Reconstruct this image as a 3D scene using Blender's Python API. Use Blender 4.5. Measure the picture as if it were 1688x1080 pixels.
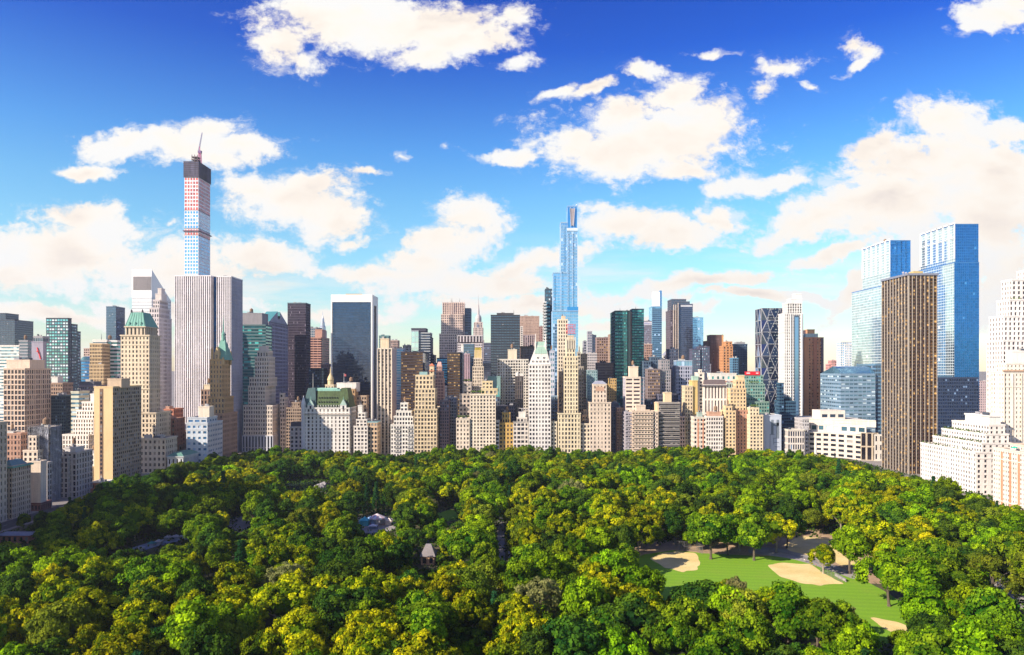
import bpy, math, random
import numpy as np
from mathutils import Vector
R = math.radians
scene = bpy.context.scene
for o in list(bpy.data.objects): bpy.data.objects.remove(o)

# ------------------------------------------------------------------ camera
# the photograph was taken about 100 m above the park, looking level across it, lens shifted so that verticals stay vertical
CX, HY, F, CAMZ = 844.0, 610.0, 1200.0, 100.0
cam = bpy.data.objects.new('camera', bpy.data.cameras.new('camera'))
scene.collection.objects.link(cam)
cam.location = (0, 0, CAMZ); cam.rotation_euler = (R(90), 0, 0)
cam.data.sensor_width = 36; cam.data.lens = 36 * F / 1688.0
cam.data.shift_y = 70 / 1688.0
cam.data.clip_start = 1; cam.data.clip_end = 80000
scene.camera = cam

# ------------------------------------------------------------------ sun, sky, exposure
SUN_AZ, SUN_EL = 58.0, 29.0                    # degrees left of straight behind the camera, degrees up
to_sun = Vector((-math.sin(R(SUN_AZ)) * math.cos(R(SUN_EL)), -math.cos(R(SUN_AZ)) * math.cos(R(SUN_EL)), math.sin(R(SUN_EL))))
sl = bpy.data.lights.new('sun', 'SUN'); sl.energy = 5.0; sl.angle = R(0.5); sl.color = (1, .865, .72)
sun = bpy.data.objects.new('sun', sl); scene.collection.objects.link(sun)
sun.rotation_euler = to_sun.to_track_quat('Z', 'Y').to_euler()
scene.view_settings.view_transform = 'Standard'; scene.view_settings.look = 'None'
scene.view_settings.exposure = 0.95; scene.view_settings.gamma = 1
scene.view_settings.use_curve_mapping = False
scene.cycles.max_bounces = 6; scene.cycles.diffuse_bounces = 3; scene.cycles.glossy_bounces = 3
scene.cycles.transmission_bounces = 3; scene.cycles.volume_bounces = 0; scene.cycles.use_denoising = True
scene.cycles.sample_clamp_indirect = 6

class NT:
    """small node-tree writer"""
    def __init__(s, nt): s.t = nt; s.n = nt.nodes; s.l = nt.links; s.n.clear()
    def node(s, typ, **kw):
        n = s.n.new(typ)
        for k, v in kw.items():
            if k[0] == 'i' and k[1:].isdigit(): s.put(n.inputs[int(k[1:])], v)
            elif k[0] == '_': s.put(n.inputs[k[1:].replace('_', ' ')], v)
            else: setattr(n, k, v)
        return n
    def put(s, sock, v):
        if isinstance(v, bpy.types.Node): v = v.outputs[0]
        if isinstance(v, bpy.types.NodeSocket): s.l.new(v, sock)
        else: sock.default_value = v
    def math(s, op, a, b=0.0, c=0.0, clamp=False): return s.node('ShaderNodeMath', operation=op, use_clamp=clamp, i0=a, i1=b, i2=c)
    def vmath(s, op, a, b=(0, 0, 0)): return s.node('ShaderNodeVectorMath', operation=op, i0=a, i1=b)
    def noise(s, vec, scale, detail=3, rough=.5): return s.node('ShaderNodeTexNoise', _Vector=vec, _Scale=scale, _Detail=detail, _Roughness=rough)
    def ramp(s, fac, stops, interp='LINEAR'):
        r = s.node('ShaderNodeValToRGB'); s.put(r.inputs[0], fac); e = r.color_ramp; e.interpolation = interp
        while len(e.elements) < len(stops): e.elements.new(.5)
        for el, (p, c) in zip(e.elements, stops): el.position = p; el.color = (*c, 1) if len(c) == 3 else c
        return r
    def mix(s, fac, a, b, blend='MIX'):
        m = s.node('ShaderNodeMix', data_type='RGBA', blend_type=blend)
        s.put(m.inputs[0], fac); s.put(m.inputs[6], c4(a)); s.put(m.inputs[7], c4(b)); return m.outputs[2]
    def mapr(s, v, a, b, c, d, interp='LINEAR'):
        return s.node('ShaderNodeMapRange', interpolation_type=interp, i0=v, i1=a, i2=b, i3=c, i4=d)
def c4(c):
    return (*c, 1.0) if isinstance(c, tuple) and len(c) == 3 else c

world = bpy.data.worlds.new('World'); scene.world = world; world.use_nodes = True
w = NT(world.node_tree)
sky = w.node('ShaderNodeTexSky', sky_type='NISHITA', sun_disc=False, sun_elevation=R(SUN_EL),
             sun_rotation=math.atan2(to_sun.x, to_sun.y), altitude=50, air_density=1.3, dust_density=.5, ozone_density=3.0)
tc = w.node('ShaderNodeTexCoord'); dirv = tc.outputs['Generated']
sep = w.node('ShaderNodeSeparateXYZ', i0=dirv)
dx, dy, dz = sep.outputs
ysafe = w.math('MAXIMUM', w.math('ABSOLUTE', dy), .05)
front = w.mapr(dy, .02, .12, 0, 1)
u = w.math('DIVIDE', dx, ysafe); v = w.math('DIVIDE', dz, ysafe)
uv = w.node('ShaderNodeCombineXYZ', i0=u, i1=v, i2=0.0)
CLOUDS = [  # photo pixels: centre, radii, tilt in degrees
 (650,42,215,50,0),(470,70,60,45,-35),(760,72,105,38,0),(850,22,38,30,0),(560,18,150,45,0),(700,98,60,26,0),(505,100,40,22,0),
 (300,242,150,36,0),(215,238,85,30,0),(405,248,68,30,0),(150,277,62,12,8),(360,212,60,24,0),(370,270,50,22,0),
 (110,405,165,64,0),(270,440,190,48,0),(420,415,85,28,0),(50,450,130,55,0),(140,350,80,30,0),(440,432,80,22,0),
 (470,335,118,44,0),(545,370,70,42,0),(420,318,60,26,0),(510,315,70,28,0),(580,405,36,14,0),
 (778,365,66,42,0),(735,410,75,40,0),(815,388,40,22,-20),(700,440,70,26,0),(760,345,48,26,0),
 (640,455,150,14,6),(770,470,200,26,0),(880,435,130,22,-12),(880,500,260,20,0),
 (1070,232,180,70,0),(985,255,125,42,10),(1140,200,95,66,0),(1020,190,90,34,-15),(950,225,60,22,0),(1120,285,70,20,0),(850,255,60,13,0),(1110,150,70,30,-20),
 (975,140,50,14,-25),(1065,112,42,16,0),(915,150,40,12,-20),(860,108,30,10,-20),(1180,170,40,28,0),
 (1020,372,72,34,0),(1110,392,95,30,0),(1185,365,52,30,0),(970,355,26,18,0),(985,350,40,18,0),
 (1268,105,32,17,0),(1258,130,17,26,20),(1300,108,26,15,0),(1400,78,22,20,0),(1425,95,26,18,20),(1412,115,30,9,-20),(1338,142,20,9,20),
 (1640,28,70,32,0),(1610,52,40,16,0),(1660,10,60,30,0),
 (1440,330,150,62,-15),(1555,285,170,88,0),(1480,350,150,75,0),(1650,340,120,110,0),(1640,300,110,90,0),(1600,410,190,90,0),(1350,360,110,44,-15),(1270,400,50,24,-20),(1240,298,50,20,0),(1190,310,38,24,0),
 (1560,205,85,42,0),(1655,215,75,26,0),(1640,480,120,70,0),(1370,420,90,14,-15),(1310,298,50,16,0),(1440,240,60,24,-20),(1500,255,70,40,-10),
 (1120,470,230,15,-6),(1280,488,200,13,0),(1060,520,180,12,-8),(1400,470,80,22,-50),(100,520,190,18,0),(560,520,120,18,0),(300,500,180,22,0),
 (730,240,17,11,0),(655,258,12,6,0),(270,372,12,7,0),(1180,75,30,8,0),(590,290,30,8,0),
]
nz0 = w.noise(uv, 5.5, 5, .6)
warp = w.vmath('SCALE', w.vmath('SUBTRACT', nz0.outputs['Color'], (.5, .5, .5))); w.put(warp.inputs['Scale'], .085)
uvw = w.vmath('ADD', uv, warp)
dens = None
for (cx, cy, rx, ry, tilt) in CLOUDS:
    # (each blob's input hangs on the blob before it, so that Cycles works through them one by one)
    src = uvw if dens is None else w.vmath('ADD', uvw, w.math('MULTIPLY', dens, 1e-9))
    mp = w.node('ShaderNodeMapping', vector_type='TEXTURE', _Vector=src, _Location=((cx - CX) / F, (HY - cy) / F, 0),
                _Rotation=(0, 0, R(-tilt)), _Scale=(rx * 1.08 / F, ry * 1.06 / F, 1000))
    ln = w.vmath('LENGTH', mp).outputs['Value']
    d = w.math('MULTIPLY', w.math('SUBTRACT', 1.0, ln), min(1.0, .25 + rx / 90.0))
    dens = d if dens is None else w.math('SMOOTH_MAX', dens, d, .12)
# behind the camera the sky carries ordinary scattered cloud
bn = w.noise(dirv, 2.6, 4, .55)
back = w.math('MULTIPLY', w.math('SUBTRACT', bn.outputs[0], .53), 5.0)
dens = w.math('ADD', w.math('MULTIPLY', dens, front), w.math('MULTIPLY', back, w.math('SUBTRACT', 1.0, front)))
dens = w.math('MAXIMUM', dens, -1.0)
fb = w.noise(w.vmath('MULTIPLY', uv, (1, 1.5, 1)), 15, 12, .62)
fb2 = w.noise(w.vmath('MULTIPLY', uv, (1, 1.3, 1)), 42, 8, .65)
fb3 = w.noise(w.vmath('MULTIPLY', uvw, (1, 1.4, 1)), 110, 6, .65)
tex = w.math('ADD', w.math('MULTIPLY', w.math('SUBTRACT', fb.outputs[0], .5), 1.7), w.math('ADD', w.math('MULTIPLY', w.math('SUBTRACT', fb2.outputs[0], .5), 1.0), w.math('MULTIPLY', w.math('SUBTRACT', fb3.outputs[0], .5), .55)))
sharp = w.math('ADD', dens, tex)
alpha = w.mapr(sharp, -.04, .46, 0, 1, 'SMOOTHSTEP')
# torn wisps trailing off the windward edges
wn = w.noise(w.vmath('MULTIPLY', uvw, (1, 1.9, 1)), 24, 9, .68)
wisp = w.mapr(w.math('ADD', w.math('ADD', dens, .02), w.math('MULTIPLY', w.math('SUBTRACT', wn.outputs[0], .5), 3.6)), 0, .9, 0, .62, 'SMOOTHSTEP')
alpha = w.math('MAXIMUM', alpha, wisp)
alpha = w.math('MULTIPLY', alpha, w.mapr(dz, -.01, .04, 0, 1))
# thin high veil low over the skyline
vn = w.noise(w.vmath('MULTIPLY', uv, (1, 7, 1)), 3.0, 6, .6)
veil = w.math("MULTIPLY", w.math("MULTIPLY", w.mapr(vn.outputs[0], .42, .68, 0, .85, "SMOOTHSTEP"), w.mapr(v, .10, .20, 1, 0, "SMOOTHSTEP")), w.mapr(dz, -.01, .02, 0, 1))
# colour of clear sky: Nishita, saturated the way a polarising filter does
grad = w.ramp(w.mapr(dz, 0, .5, 0, 1), [(0, (1.10, 1.06, 1.14)), (.12, (.78, .96, 1.05)), (.30, (.58, .92, 1.05)), (.46, (.43, .80, 1.05)), (.57, (.29, .66, 1.06)), (.80, (.06, .27, .90)), (1, (.02, .165, .74))])
clear = w.mix(1.0, sky.outputs[0], grad.outputs[0], 'MULTIPLY')
shade = w.noise(w.vmath('MULTIPLY', uvw, (1, 2.0, 1)), 7, 6, .55)
core = w.mapr(w.math('ADD', w.math('MULTIPLY', dens, .6), w.math('MULTIPLY', w.math('SUBTRACT', shade.outputs[0], .5), 3.4)), .05, 1.1, 0, 1)
ccol = w.ramp(core, [(0, (5.2, 5.15, 5.05)), (.35, (5.5, 5.15, 4.7)), (.65, (5.3, 4.8, 4.3)), (1, (4.6, 4.15, 3.85))])
a2 = w.math('MAXIMUM', alpha, veil)
skyc = w.mix(a2, clear, ccol.outputs[0])
bg = w.node('ShaderNodeBackground', i0=skyc, _Strength=.1)
w.node('ShaderNodeOutputWorld', i0=bg)
world.cycles.sampling_method = 'MANUAL'; world.cycles.sample_map_resolution = 1024

# ------------------------------------------------------------------ materials
MATS = {}
def newmat(key):
    m = bpy.data.materials.new(key); m.use_nodes = True; return m, NT(m.node_tree)
def wall_mat(col, rough=.85, var=.20, metal=0.0, key=None):
    if col[0] > .5 and col[0] - col[2] > .12: col = (col[0], col[1] * .99, col[2] * 1.0)
    if min(col) > .3 or col[0] > .5: col = tuple(v_ * .87 for v_ in col)
    k = ('wall', col, rough, var, metal)
    if k in MATS: return MATS[k]
    m, n = newmat('masonry'); g = n.node('ShaderNodeNewGeometry'); p = g.outputs['Position']
    a = n.noise(p, .035, 3, .6); b = n.noise(n.vmath('MULTIPLY', p, (.7, .7, .05)), 1.0, 4, .65); c = n.noise(p, 1.3, 3, .6)
    s = n.math('ADD', n.math('MULTIPLY', a.outputs[0], .35), n.math('ADD', n.math('MULTIPLY', b.outputs[0], .4), n.math('MULTIPLY', c.outputs[0], .25)))
    f = n.mapr(s, .36, .62, 1 - var * 1.5, 1 + var * .45)
    vc = n.vmath('SCALE', col); n.put(vc.inputs['Scale'], f)
    bs = n.node('ShaderNodeBsdfPrincipled', _Base_Color=vc, _Roughness=rough, _Metallic=metal)
    n.node('ShaderNodeOutputMaterial', i0=bs); MATS[k] = m; return m
GL = {  # colour, metallic, roughness, share of panes with blinds drawn, blind colour
 'dark': ((.014, .018, .034), .0, .08, .12, (.34, .32, .30)), 'warm': ((.022, .02, .026), .0, .12, .16, (.36, .30, .24)),
 'black': ((.012, .014, .022), .0, .06, .06, (.2, .2, .2)), 'slate': ((.10, .15, .22), .75, .07, .02, (.3, .3, .32)),
 'blue': ((.26, .52, .80), .85, .06, .06, (.45, .60, .8)), 'deep': ((.028, .19, .50), .8, .06, .006, (.05, .25, .55)),
 'pale': ((.60, .78, .82), .93, .08, .004, (.75, .8, .8)), 'teal': ((.03, .20, .22), .6, .08, .22, (.10, .55, .50)),
 'bronze': ((.22, .13, .06), .75, .10, .20, (.55, .36, .14)), 'sea': ((.14, .30, .42), .7, .08, .22, (.62, .74, .78)),
 'navy': ((.02, .045, .11), .5, .08, .08, (.20, .32, .5)), 'plum': ((.045, .03, .055), .3, .12, .08, (.3, .25, .3)),
 'mirror': ((.07, .10, .185), .9, .05, .003, (.25, .3, .36)), 'mottle': ((.03, .035, .045), .1, .1, .42, (.36, .38, .40)), 'red': ((.55, .07, .06), .0, .4, .25, (.7, .2, .15)),
 'sky': ((.05, .28, .62), .6, .08, .12, (.55, .7, .85)), 'cyan': ((.20, .48, .55), .8, .06, .35, (.75, .85, .85)),
 'gold': ((.10, .055, .022), .6, .12, .22, (.70, .42, .13)),
}
def glass_mat(key):
    k = ('glass', key)
    if k in MATS: return MATS[k]
    col, metal, rough, pb, bc = GL[key]
    m, n = newmat('window_glass')
    at = n.node('ShaderNodeAttribute', attribute_name='rnd'); oi = n.node('ShaderNodeObjectInfo')
    r = n.math('FRACT', n.math('ADD', at.outputs['Fac'], oi.outputs['Random']))
    g = n.node('ShaderNodeNewGeometry')
    isb = n.math('GREATER_THAN', r, 1 - pb)
    r2 = n.math('FRACT', n.math('MULTIPLY', r, 17.3)); flat = key in ('mirror', 'pale', 'deep', 'blue', 'sky', 'slate')
    vc = n.vmath('SCALE', col); n.put(vc.inputs['Scale'], n.mapr(r2, 0, 1, .86 if flat else .5, 1.12 if flat else 1.3))
    base = n.mix(n.math('MULTIPLY', isb, n.mapr(r2, 0, 1, .5, 1)), vc, bc)
    met = n.math('MULTIPLY', n.math('SUBTRACT', 1.0, isb), metal)
    wob = n.noise(g.outputs['Position'], .22, 2, .5)
    tilt = n.vmath('SUBTRACT', n.node('ShaderNodeTexWhiteNoise', noise_dimensions='1D', _W=r).outputs['Color'], (.5, .5, .5))
    w2 = n.vmath('SUBTRACT', wob.outputs['Color'], (.5, .5, .5))
    t1 = n.vmath('SCALE', tilt); t1.inputs['Scale'].default_value = .006 if flat else .02
    t2 = n.vmath('SCALE', w2); t2.inputs['Scale'].default_value = .03 if flat else .05
    nn = n.vmath('NORMALIZE', n.vmath('ADD', g.outputs['Normal'], n.vmath('ADD', t1, t2)))
    bs = n.node('ShaderNodeBsdfPrincipled', _Base_Color=base, _Roughness=rough, _Metallic=met, _Normal=nn)
    bs.inputs['Specular IOR Level'].default_value = .7
    n.node('ShaderNodeOutputMaterial', i0=bs); MATS[k] = m; return m
def M(x): return glass_mat(x) if isinstance(x, str) else wall_mat(x) if isinstance(x, tuple) else x
ROOF = wall_mat((.20, .19, .18), .95, .4); DARK = wall_mat((.05, .05, .06), .6)
# stone, brick, metal colours
CREAM = (.72, .58, .39); WHITE = (.80, .76, .69); TAN = (.60, .44, .25); PINK = (.58, .43, .36); BROWN = (.22, .13, .09)
BRICK = (.46, .22, .12); GREY = (.36, .36, .38); LIME = (.66, .55, .40); PURE = (.86, .85, .83); STEEL = (.06, .075, .10)
COPPER = (.16, .36, .29); OCHRE = (.68, .46, .16); GRAN = (.42, .36, .36)

# ------------------------------------------------------------------ mesh buffer
class Buf:
    def __init__(s): s.q = []; s.m = []; s.r = []; s.mats = []
    def mi(s, mat):
        mat = M(mat)
        if mat not in s.mats: s.mats.append(mat)
        return s.mats.index(mat)
    def quads(s, A, mat, r=None):
        A = np.asarray(A, dtype=np.float32).reshape(-1, 4, 3)
        if len(A) == 0: return
        s.q.append(A); s.m.append(np.full(len(A), s.mi(mat), np.int32))
        s.r.append(np.asarray(r, np.float32) if r is not None else np.zeros(len(A), np.float32))
    def hexa(s, b, t, mat, bottom=False):
        """b, t: four corners each, anticlockwise seen from above"""
        b = [Vector(p) for p in b]; t = [Vector(p) for p in t]; q = []
        for i in range(4):
            j = (i + 1) % 4; q.append((b[i], b[j], t[j], t[i]))
        q.append(tuple(t))
        if bottom: q.append(tuple(b[::-1]))
        s.quads(q, mat)
    def box(s, x0, x1, y0, y1, z0, z1, mat):
        s.hexa([(x0, y0, z0), (x1, y0, z0), (x1, y1, z0), (x0, y1, z0)], [(x0, y0, z1), (x1, y0, z1), (x1, y1, z1), (x0, y1, z1)], mat, True)
    def frus(s, x0, x1, y0, y1, z0, a0, a1, b0, b1, z1, mat):
        s.hexa([(x0, y0, z0), (x1, y0, z0), (x1, y1, z0), (x0, y1, z0)], [(a0, b0, z1), (a1, b0, z1), (a1, b1, z1), (a0, b1, z1)], mat)
    def bar(s, p, q, r, mat):
        p = Vector(p); q = Vector(q); d = (q - p).normalized()
        a = d.cross(Vector((0, 0, 1))) if abs(d.z) < .95 else d.cross(Vector((1, 0, 0)))
        a.normalize(); b = d.cross(a) * r; a = a * r
        c = [p - a - b, p + a - b, p + a + b, p - a + b]; e = [v + (q - p) for v in c]
        qs = [(c[i], c[(i + 1) % 4], e[(i + 1) % 4], e[i]) for i in range(4)] + [tuple(c[::-1]), tuple(e)]
        s.quads(qs, mat)
    def lathe(s, cx, cy, prof, mat, n=12):
        """prof: (radius, z) from bottom to top"""
        an = [2 * math.pi * i / n for i in range(n)]; q = []
        for (r0, z0), (r1, z1) in zip(prof, prof[1:]):
            for i in range(n):
                a, b = an[i], an[(i + 1) % n]
                q.append(((cx + r0 * math.cos(a), cy + r0 * math.sin(a), z0), (cx + r0 * math.cos(b), cy + r0 * math.sin(b), z0),
                          (cx + r1 * math.cos(b), cy + r1 * math.sin(b), z1), (cx + r1 * math.cos(a), cy + r1 * math.sin(a), z1)))
        s.quads(q, mat)
    def mesh(s, name, off=(0, 0, 0)):
        A = np.concatenate(s.q) - np.asarray(off, np.float32); n = len(A)
        me = bpy.data.meshes.new(name)
        me.vertices.add(n * 4); me.vertices.foreach_set('co', A.reshape(-1))
        me.loops.add(n * 4); me.loops.foreach_set('vertex_index', np.arange(n * 4, dtype=np.int32))
        me.polygons.add(n); me.polygons.foreach_set('loop_start', np.arange(0, n * 4, 4, dtype=np.int32))
        me.polygons.foreach_set('material_index', np.concatenate(s.m))
        for m in s.mats: me.materials.append(m)
        a = me.attributes.new('rnd', 'FLOAT', 'FACE'); a.data.foreach_set('value', np.concatenate(s.r))
        me.update(calc_edges=True); return me
    def obj(s, name, parent=None, off=None):
        if not s.q: return None
        if off is None: off = tuple(parent.location) if parent else (0, 0, 0)
        o = bpy.data.objects.new(name, s.mesh(name, off)); scene.collection.objects.link(o)
        if parent: o.parent = parent
        else: o.location = off
        return o
def thing(name, label, cat, loc, group=None):
    o = bpy.data.objects.new(name, None); scene.collection.objects.link(o); o.location = loc; o.empty_display_size = 1
    o['label'] = label; o['category'] = cat
    if group: o['group'] = group
    return o
def tag(o, label, cat, group=None):
    o['label'] = label; o['category'] = cat
    if group: o['group'] = group
    return o

rng = np.random.default_rng(7); random.seed(5)
def WX(px, Y): return (px - CX) * Y / F
def WZ(py, Y): return CAMZ + (HY - py) * Y / F

# ------------------------------------------------------------------ facades
def S(wall, glass, bw, fh, wf, hf, rec=.45, sp=0.0, panel=None, bal=0, band=0):
    """facade style; bw and fh are bay width and storey height in photo pixels"""
    return dict(wall=wall, glass=glass, bw=bw, fh=fh, wf=wf, hf=hf, rec=rec, sp=sp, panel=panel, bal=bal, band=band)
def facade(buf, gbuf, o, ud, nd, W, z0, z1, st, Y, wins=None, rot=0.0):
    k = Y / F; H = z1 - z0
    nx = max(1, round(W / (st['bw'] * k))); nz = max(1, round(H / (st['fh'] * k)))
    o = np.array([o[0], o[1], 0.0]); ud = np.array([*ud, 0.0]); nd = np.array([*nd, 0.0]); Zv = np.array([0, 0, 1.0])
    def P(uu, zz, d):
        uu = np.asarray(uu, float)[..., None]; zz = np.asarray(zz, float)[..., None]
        return o + uu * ud + zz * Zv - np.asarray(d, float)[..., None] * nd
    def rect(u0, u1, a, b, d0, d1=None, d2=None, d3=None):
        d1 = d0 if d1 is None else d1; d2 = d1 if d2 is None else d2; d3 = d0 if d3 is None else d3
        u0, u1, a, b = np.broadcast_arrays(u0, u1, a, b)
        f = lambda d: np.full(u0.shape, float(d))
        return np.stack([P(u0, a, f(d0)), P(u1, a, f(d1)), P(u1, b, f(d2)), P(u0, b, f(d3))], -2).reshape(-1, 4, 3)
    cw, ch = W / nx, H / nz; wf, hf, rec = st['wf'], st['hf'], st['rec']
    wall = st['wall']; i = np.arange(nx); j = np.arange(nz)
    punched = wf < .7 and hf < .75 and nx > 3 and nz > 5
    if wf < .6 and hf < .75: wf, hf = min(.68, wf * 1.3), min(.74, hf * 1.2)
    mx = cw * (1 - wf) / 2; mz = ch * (1 - hf) / 2
    U0 = i * cw + mx; U1 = (i + 1) * cw - mx
    if punched:          # bays of different width, mirrored about the middle
        pr_ = random.Random(int(W * 10) + int(z1)); half = [pr_.choice((1, 1, 1, .62, .8, 1.15)) for _ in range((nx + 1) // 2)]; sc_ = np.array(half + half[::-1][nx % 2:]) ; sc_ = np.minimum(sc_, .92 / wf)
        m_ = (U0 + U1) / 2; h_ = (U1 - U0) / 2 * sc_; U0, U1 = m_ - h_, m_ + h_
        for f_ in ((.10, .86) if H > 40 else (.84,)):
            zc = z0 + ch * round(nz * f_); buf.quads(rect(0, W, zc - .35, zc + .35, -.28), wall); buf.quads(rect(0, W, zc + .35, zc + .35, -.28, -.28, 0, 0), wall); buf.quads(rect(0, W, zc - .35, zc - .35, 0, 0, -.28, -.28), wall)
    A0 = z0 + j * ch + mz; A1 = z0 + (j + 1) * ch - mz
    if hf < 1:
        e0 = np.concatenate([[z0], A1]); e1 = np.concatenate([A0, [z1]])
        pf = -st['band'] if st['band'] else 0
        buf.quads(rect(0, W, e0, e1, pf), wall)
        if pf:
            buf.quads(rect(0, W, e1, e1, pf, pf, 0, 0), wall)
    if wf < 1:
        p0 = np.concatenate([[0], U1]); p1 = np.concatenate([U0, [W]])
        if hf < 1:
            a, b = np.meshgrid(p0, A0); c, d = np.meshgrid(p1, A1); buf.quads(rect(a, c, b, d, 0), wall)
        else: buf.quads(rect(p0, p1, z0, z1, 0), wall)
    # reveals
    if wf < 1:
        a, b = np.meshgrid(U0, A0); c, d = np.meshgrid(U1, A1)
        buf.quads(rect(a, a, b, d, 0, rec, rec, 0), wall); buf.quads(rect(c, c, b, d, rec, 0, 0, rec), wall)
    if hf < 1:
        if wf < 1:
            a, b = np.meshgrid(U0, A0); c, d = np.meshgrid(U1, A1)
            buf.quads(rect(a, c, b, b, 0, 0, rec, rec), wall); buf.quads(rect(a, c, d, d, rec, rec, 0, 0), wall)
        else:
            buf.quads(rect(0, W, A0, A0, 0, 0, rec, rec), wall); buf.quads(rect(0, W, A1, A1, rec, rec, 0, 0), wall)
    a, b = np.meshgrid(U0, A0); c, d = np.meshgrid(U1, A1)
    if st['sp']:
        m = b + (d - b) * st['sp']
        gbuf.quads(rect(a, c, b, m, rec), st['panel'] or st['wall'], rng.random(a.size)); b = m
    if wins is not None and not st['sp']:
        for x_, x2, z_, z2 in zip(a.ravel(), c.ravel(), b.ravel(), d.ravel()):
            p = P((x_ + x2) / 2, (z_ + z2) / 2, rec); wins.append((tuple(p), x2 - x_, z2 - z_, rot))
        # their panes are placed as window objects by the caller
    else:
        gbuf.quads(rect(a, c, b, d, rec), st['glass'], rng.random(a.size))
    if st['bal']:
        bd = st['bal']
        for z in A0:
            buf.quads(rect(W * .03, W * .97, z - .35, z + .75, -bd), wall)
            buf.quads(rect(W * .03, W * .97, z + .75, z + .75, -bd, -bd, -bd + .12, -bd + .12), wall)
            buf.quads(rect(W * .03, W * .97, z - .35, z - .35, 0, 0, -bd, -bd), wall)
            for uu in (W * .03, W * .97): buf.quads(rect(uu, uu, z - .35, z + .75, 0, -bd, -bd, 0), wall)
            buf.quads(rect(W * .03, W * .97, z - .1, z - .1, -bd, -bd, 0, 0), wall)

# one window: sash frame and pane, unit size, seen from -y
def window_mesh(glass, framecol):
    k = ('win', glass, framecol)
    if k in MATS: return MATS[k]
    b = Buf(); f = .05; q = lambda x0, x1, z0, z1, y: ((x0, y, z0), (x1, y, z0), (x1, y, z1), (x0, y, z1))
    b.quads([q(-.5, .5, -.5, .5, 0)], glass, [0.0])
    b.quads([q(-.5, -.5 + f, -.5, .5, -.05), q(.5 - f, .5, -.5, .5, -.05), q(-.5, .5, -.5, -.5 + f, -.06), q(-.5, .5, .5 - f, .5, -.06), q(-.5, .5, -.03, .03, -.04)], framecol)  # sash bars
    MATS[k] = b.mesh('window'); return MATS[k]

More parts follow.
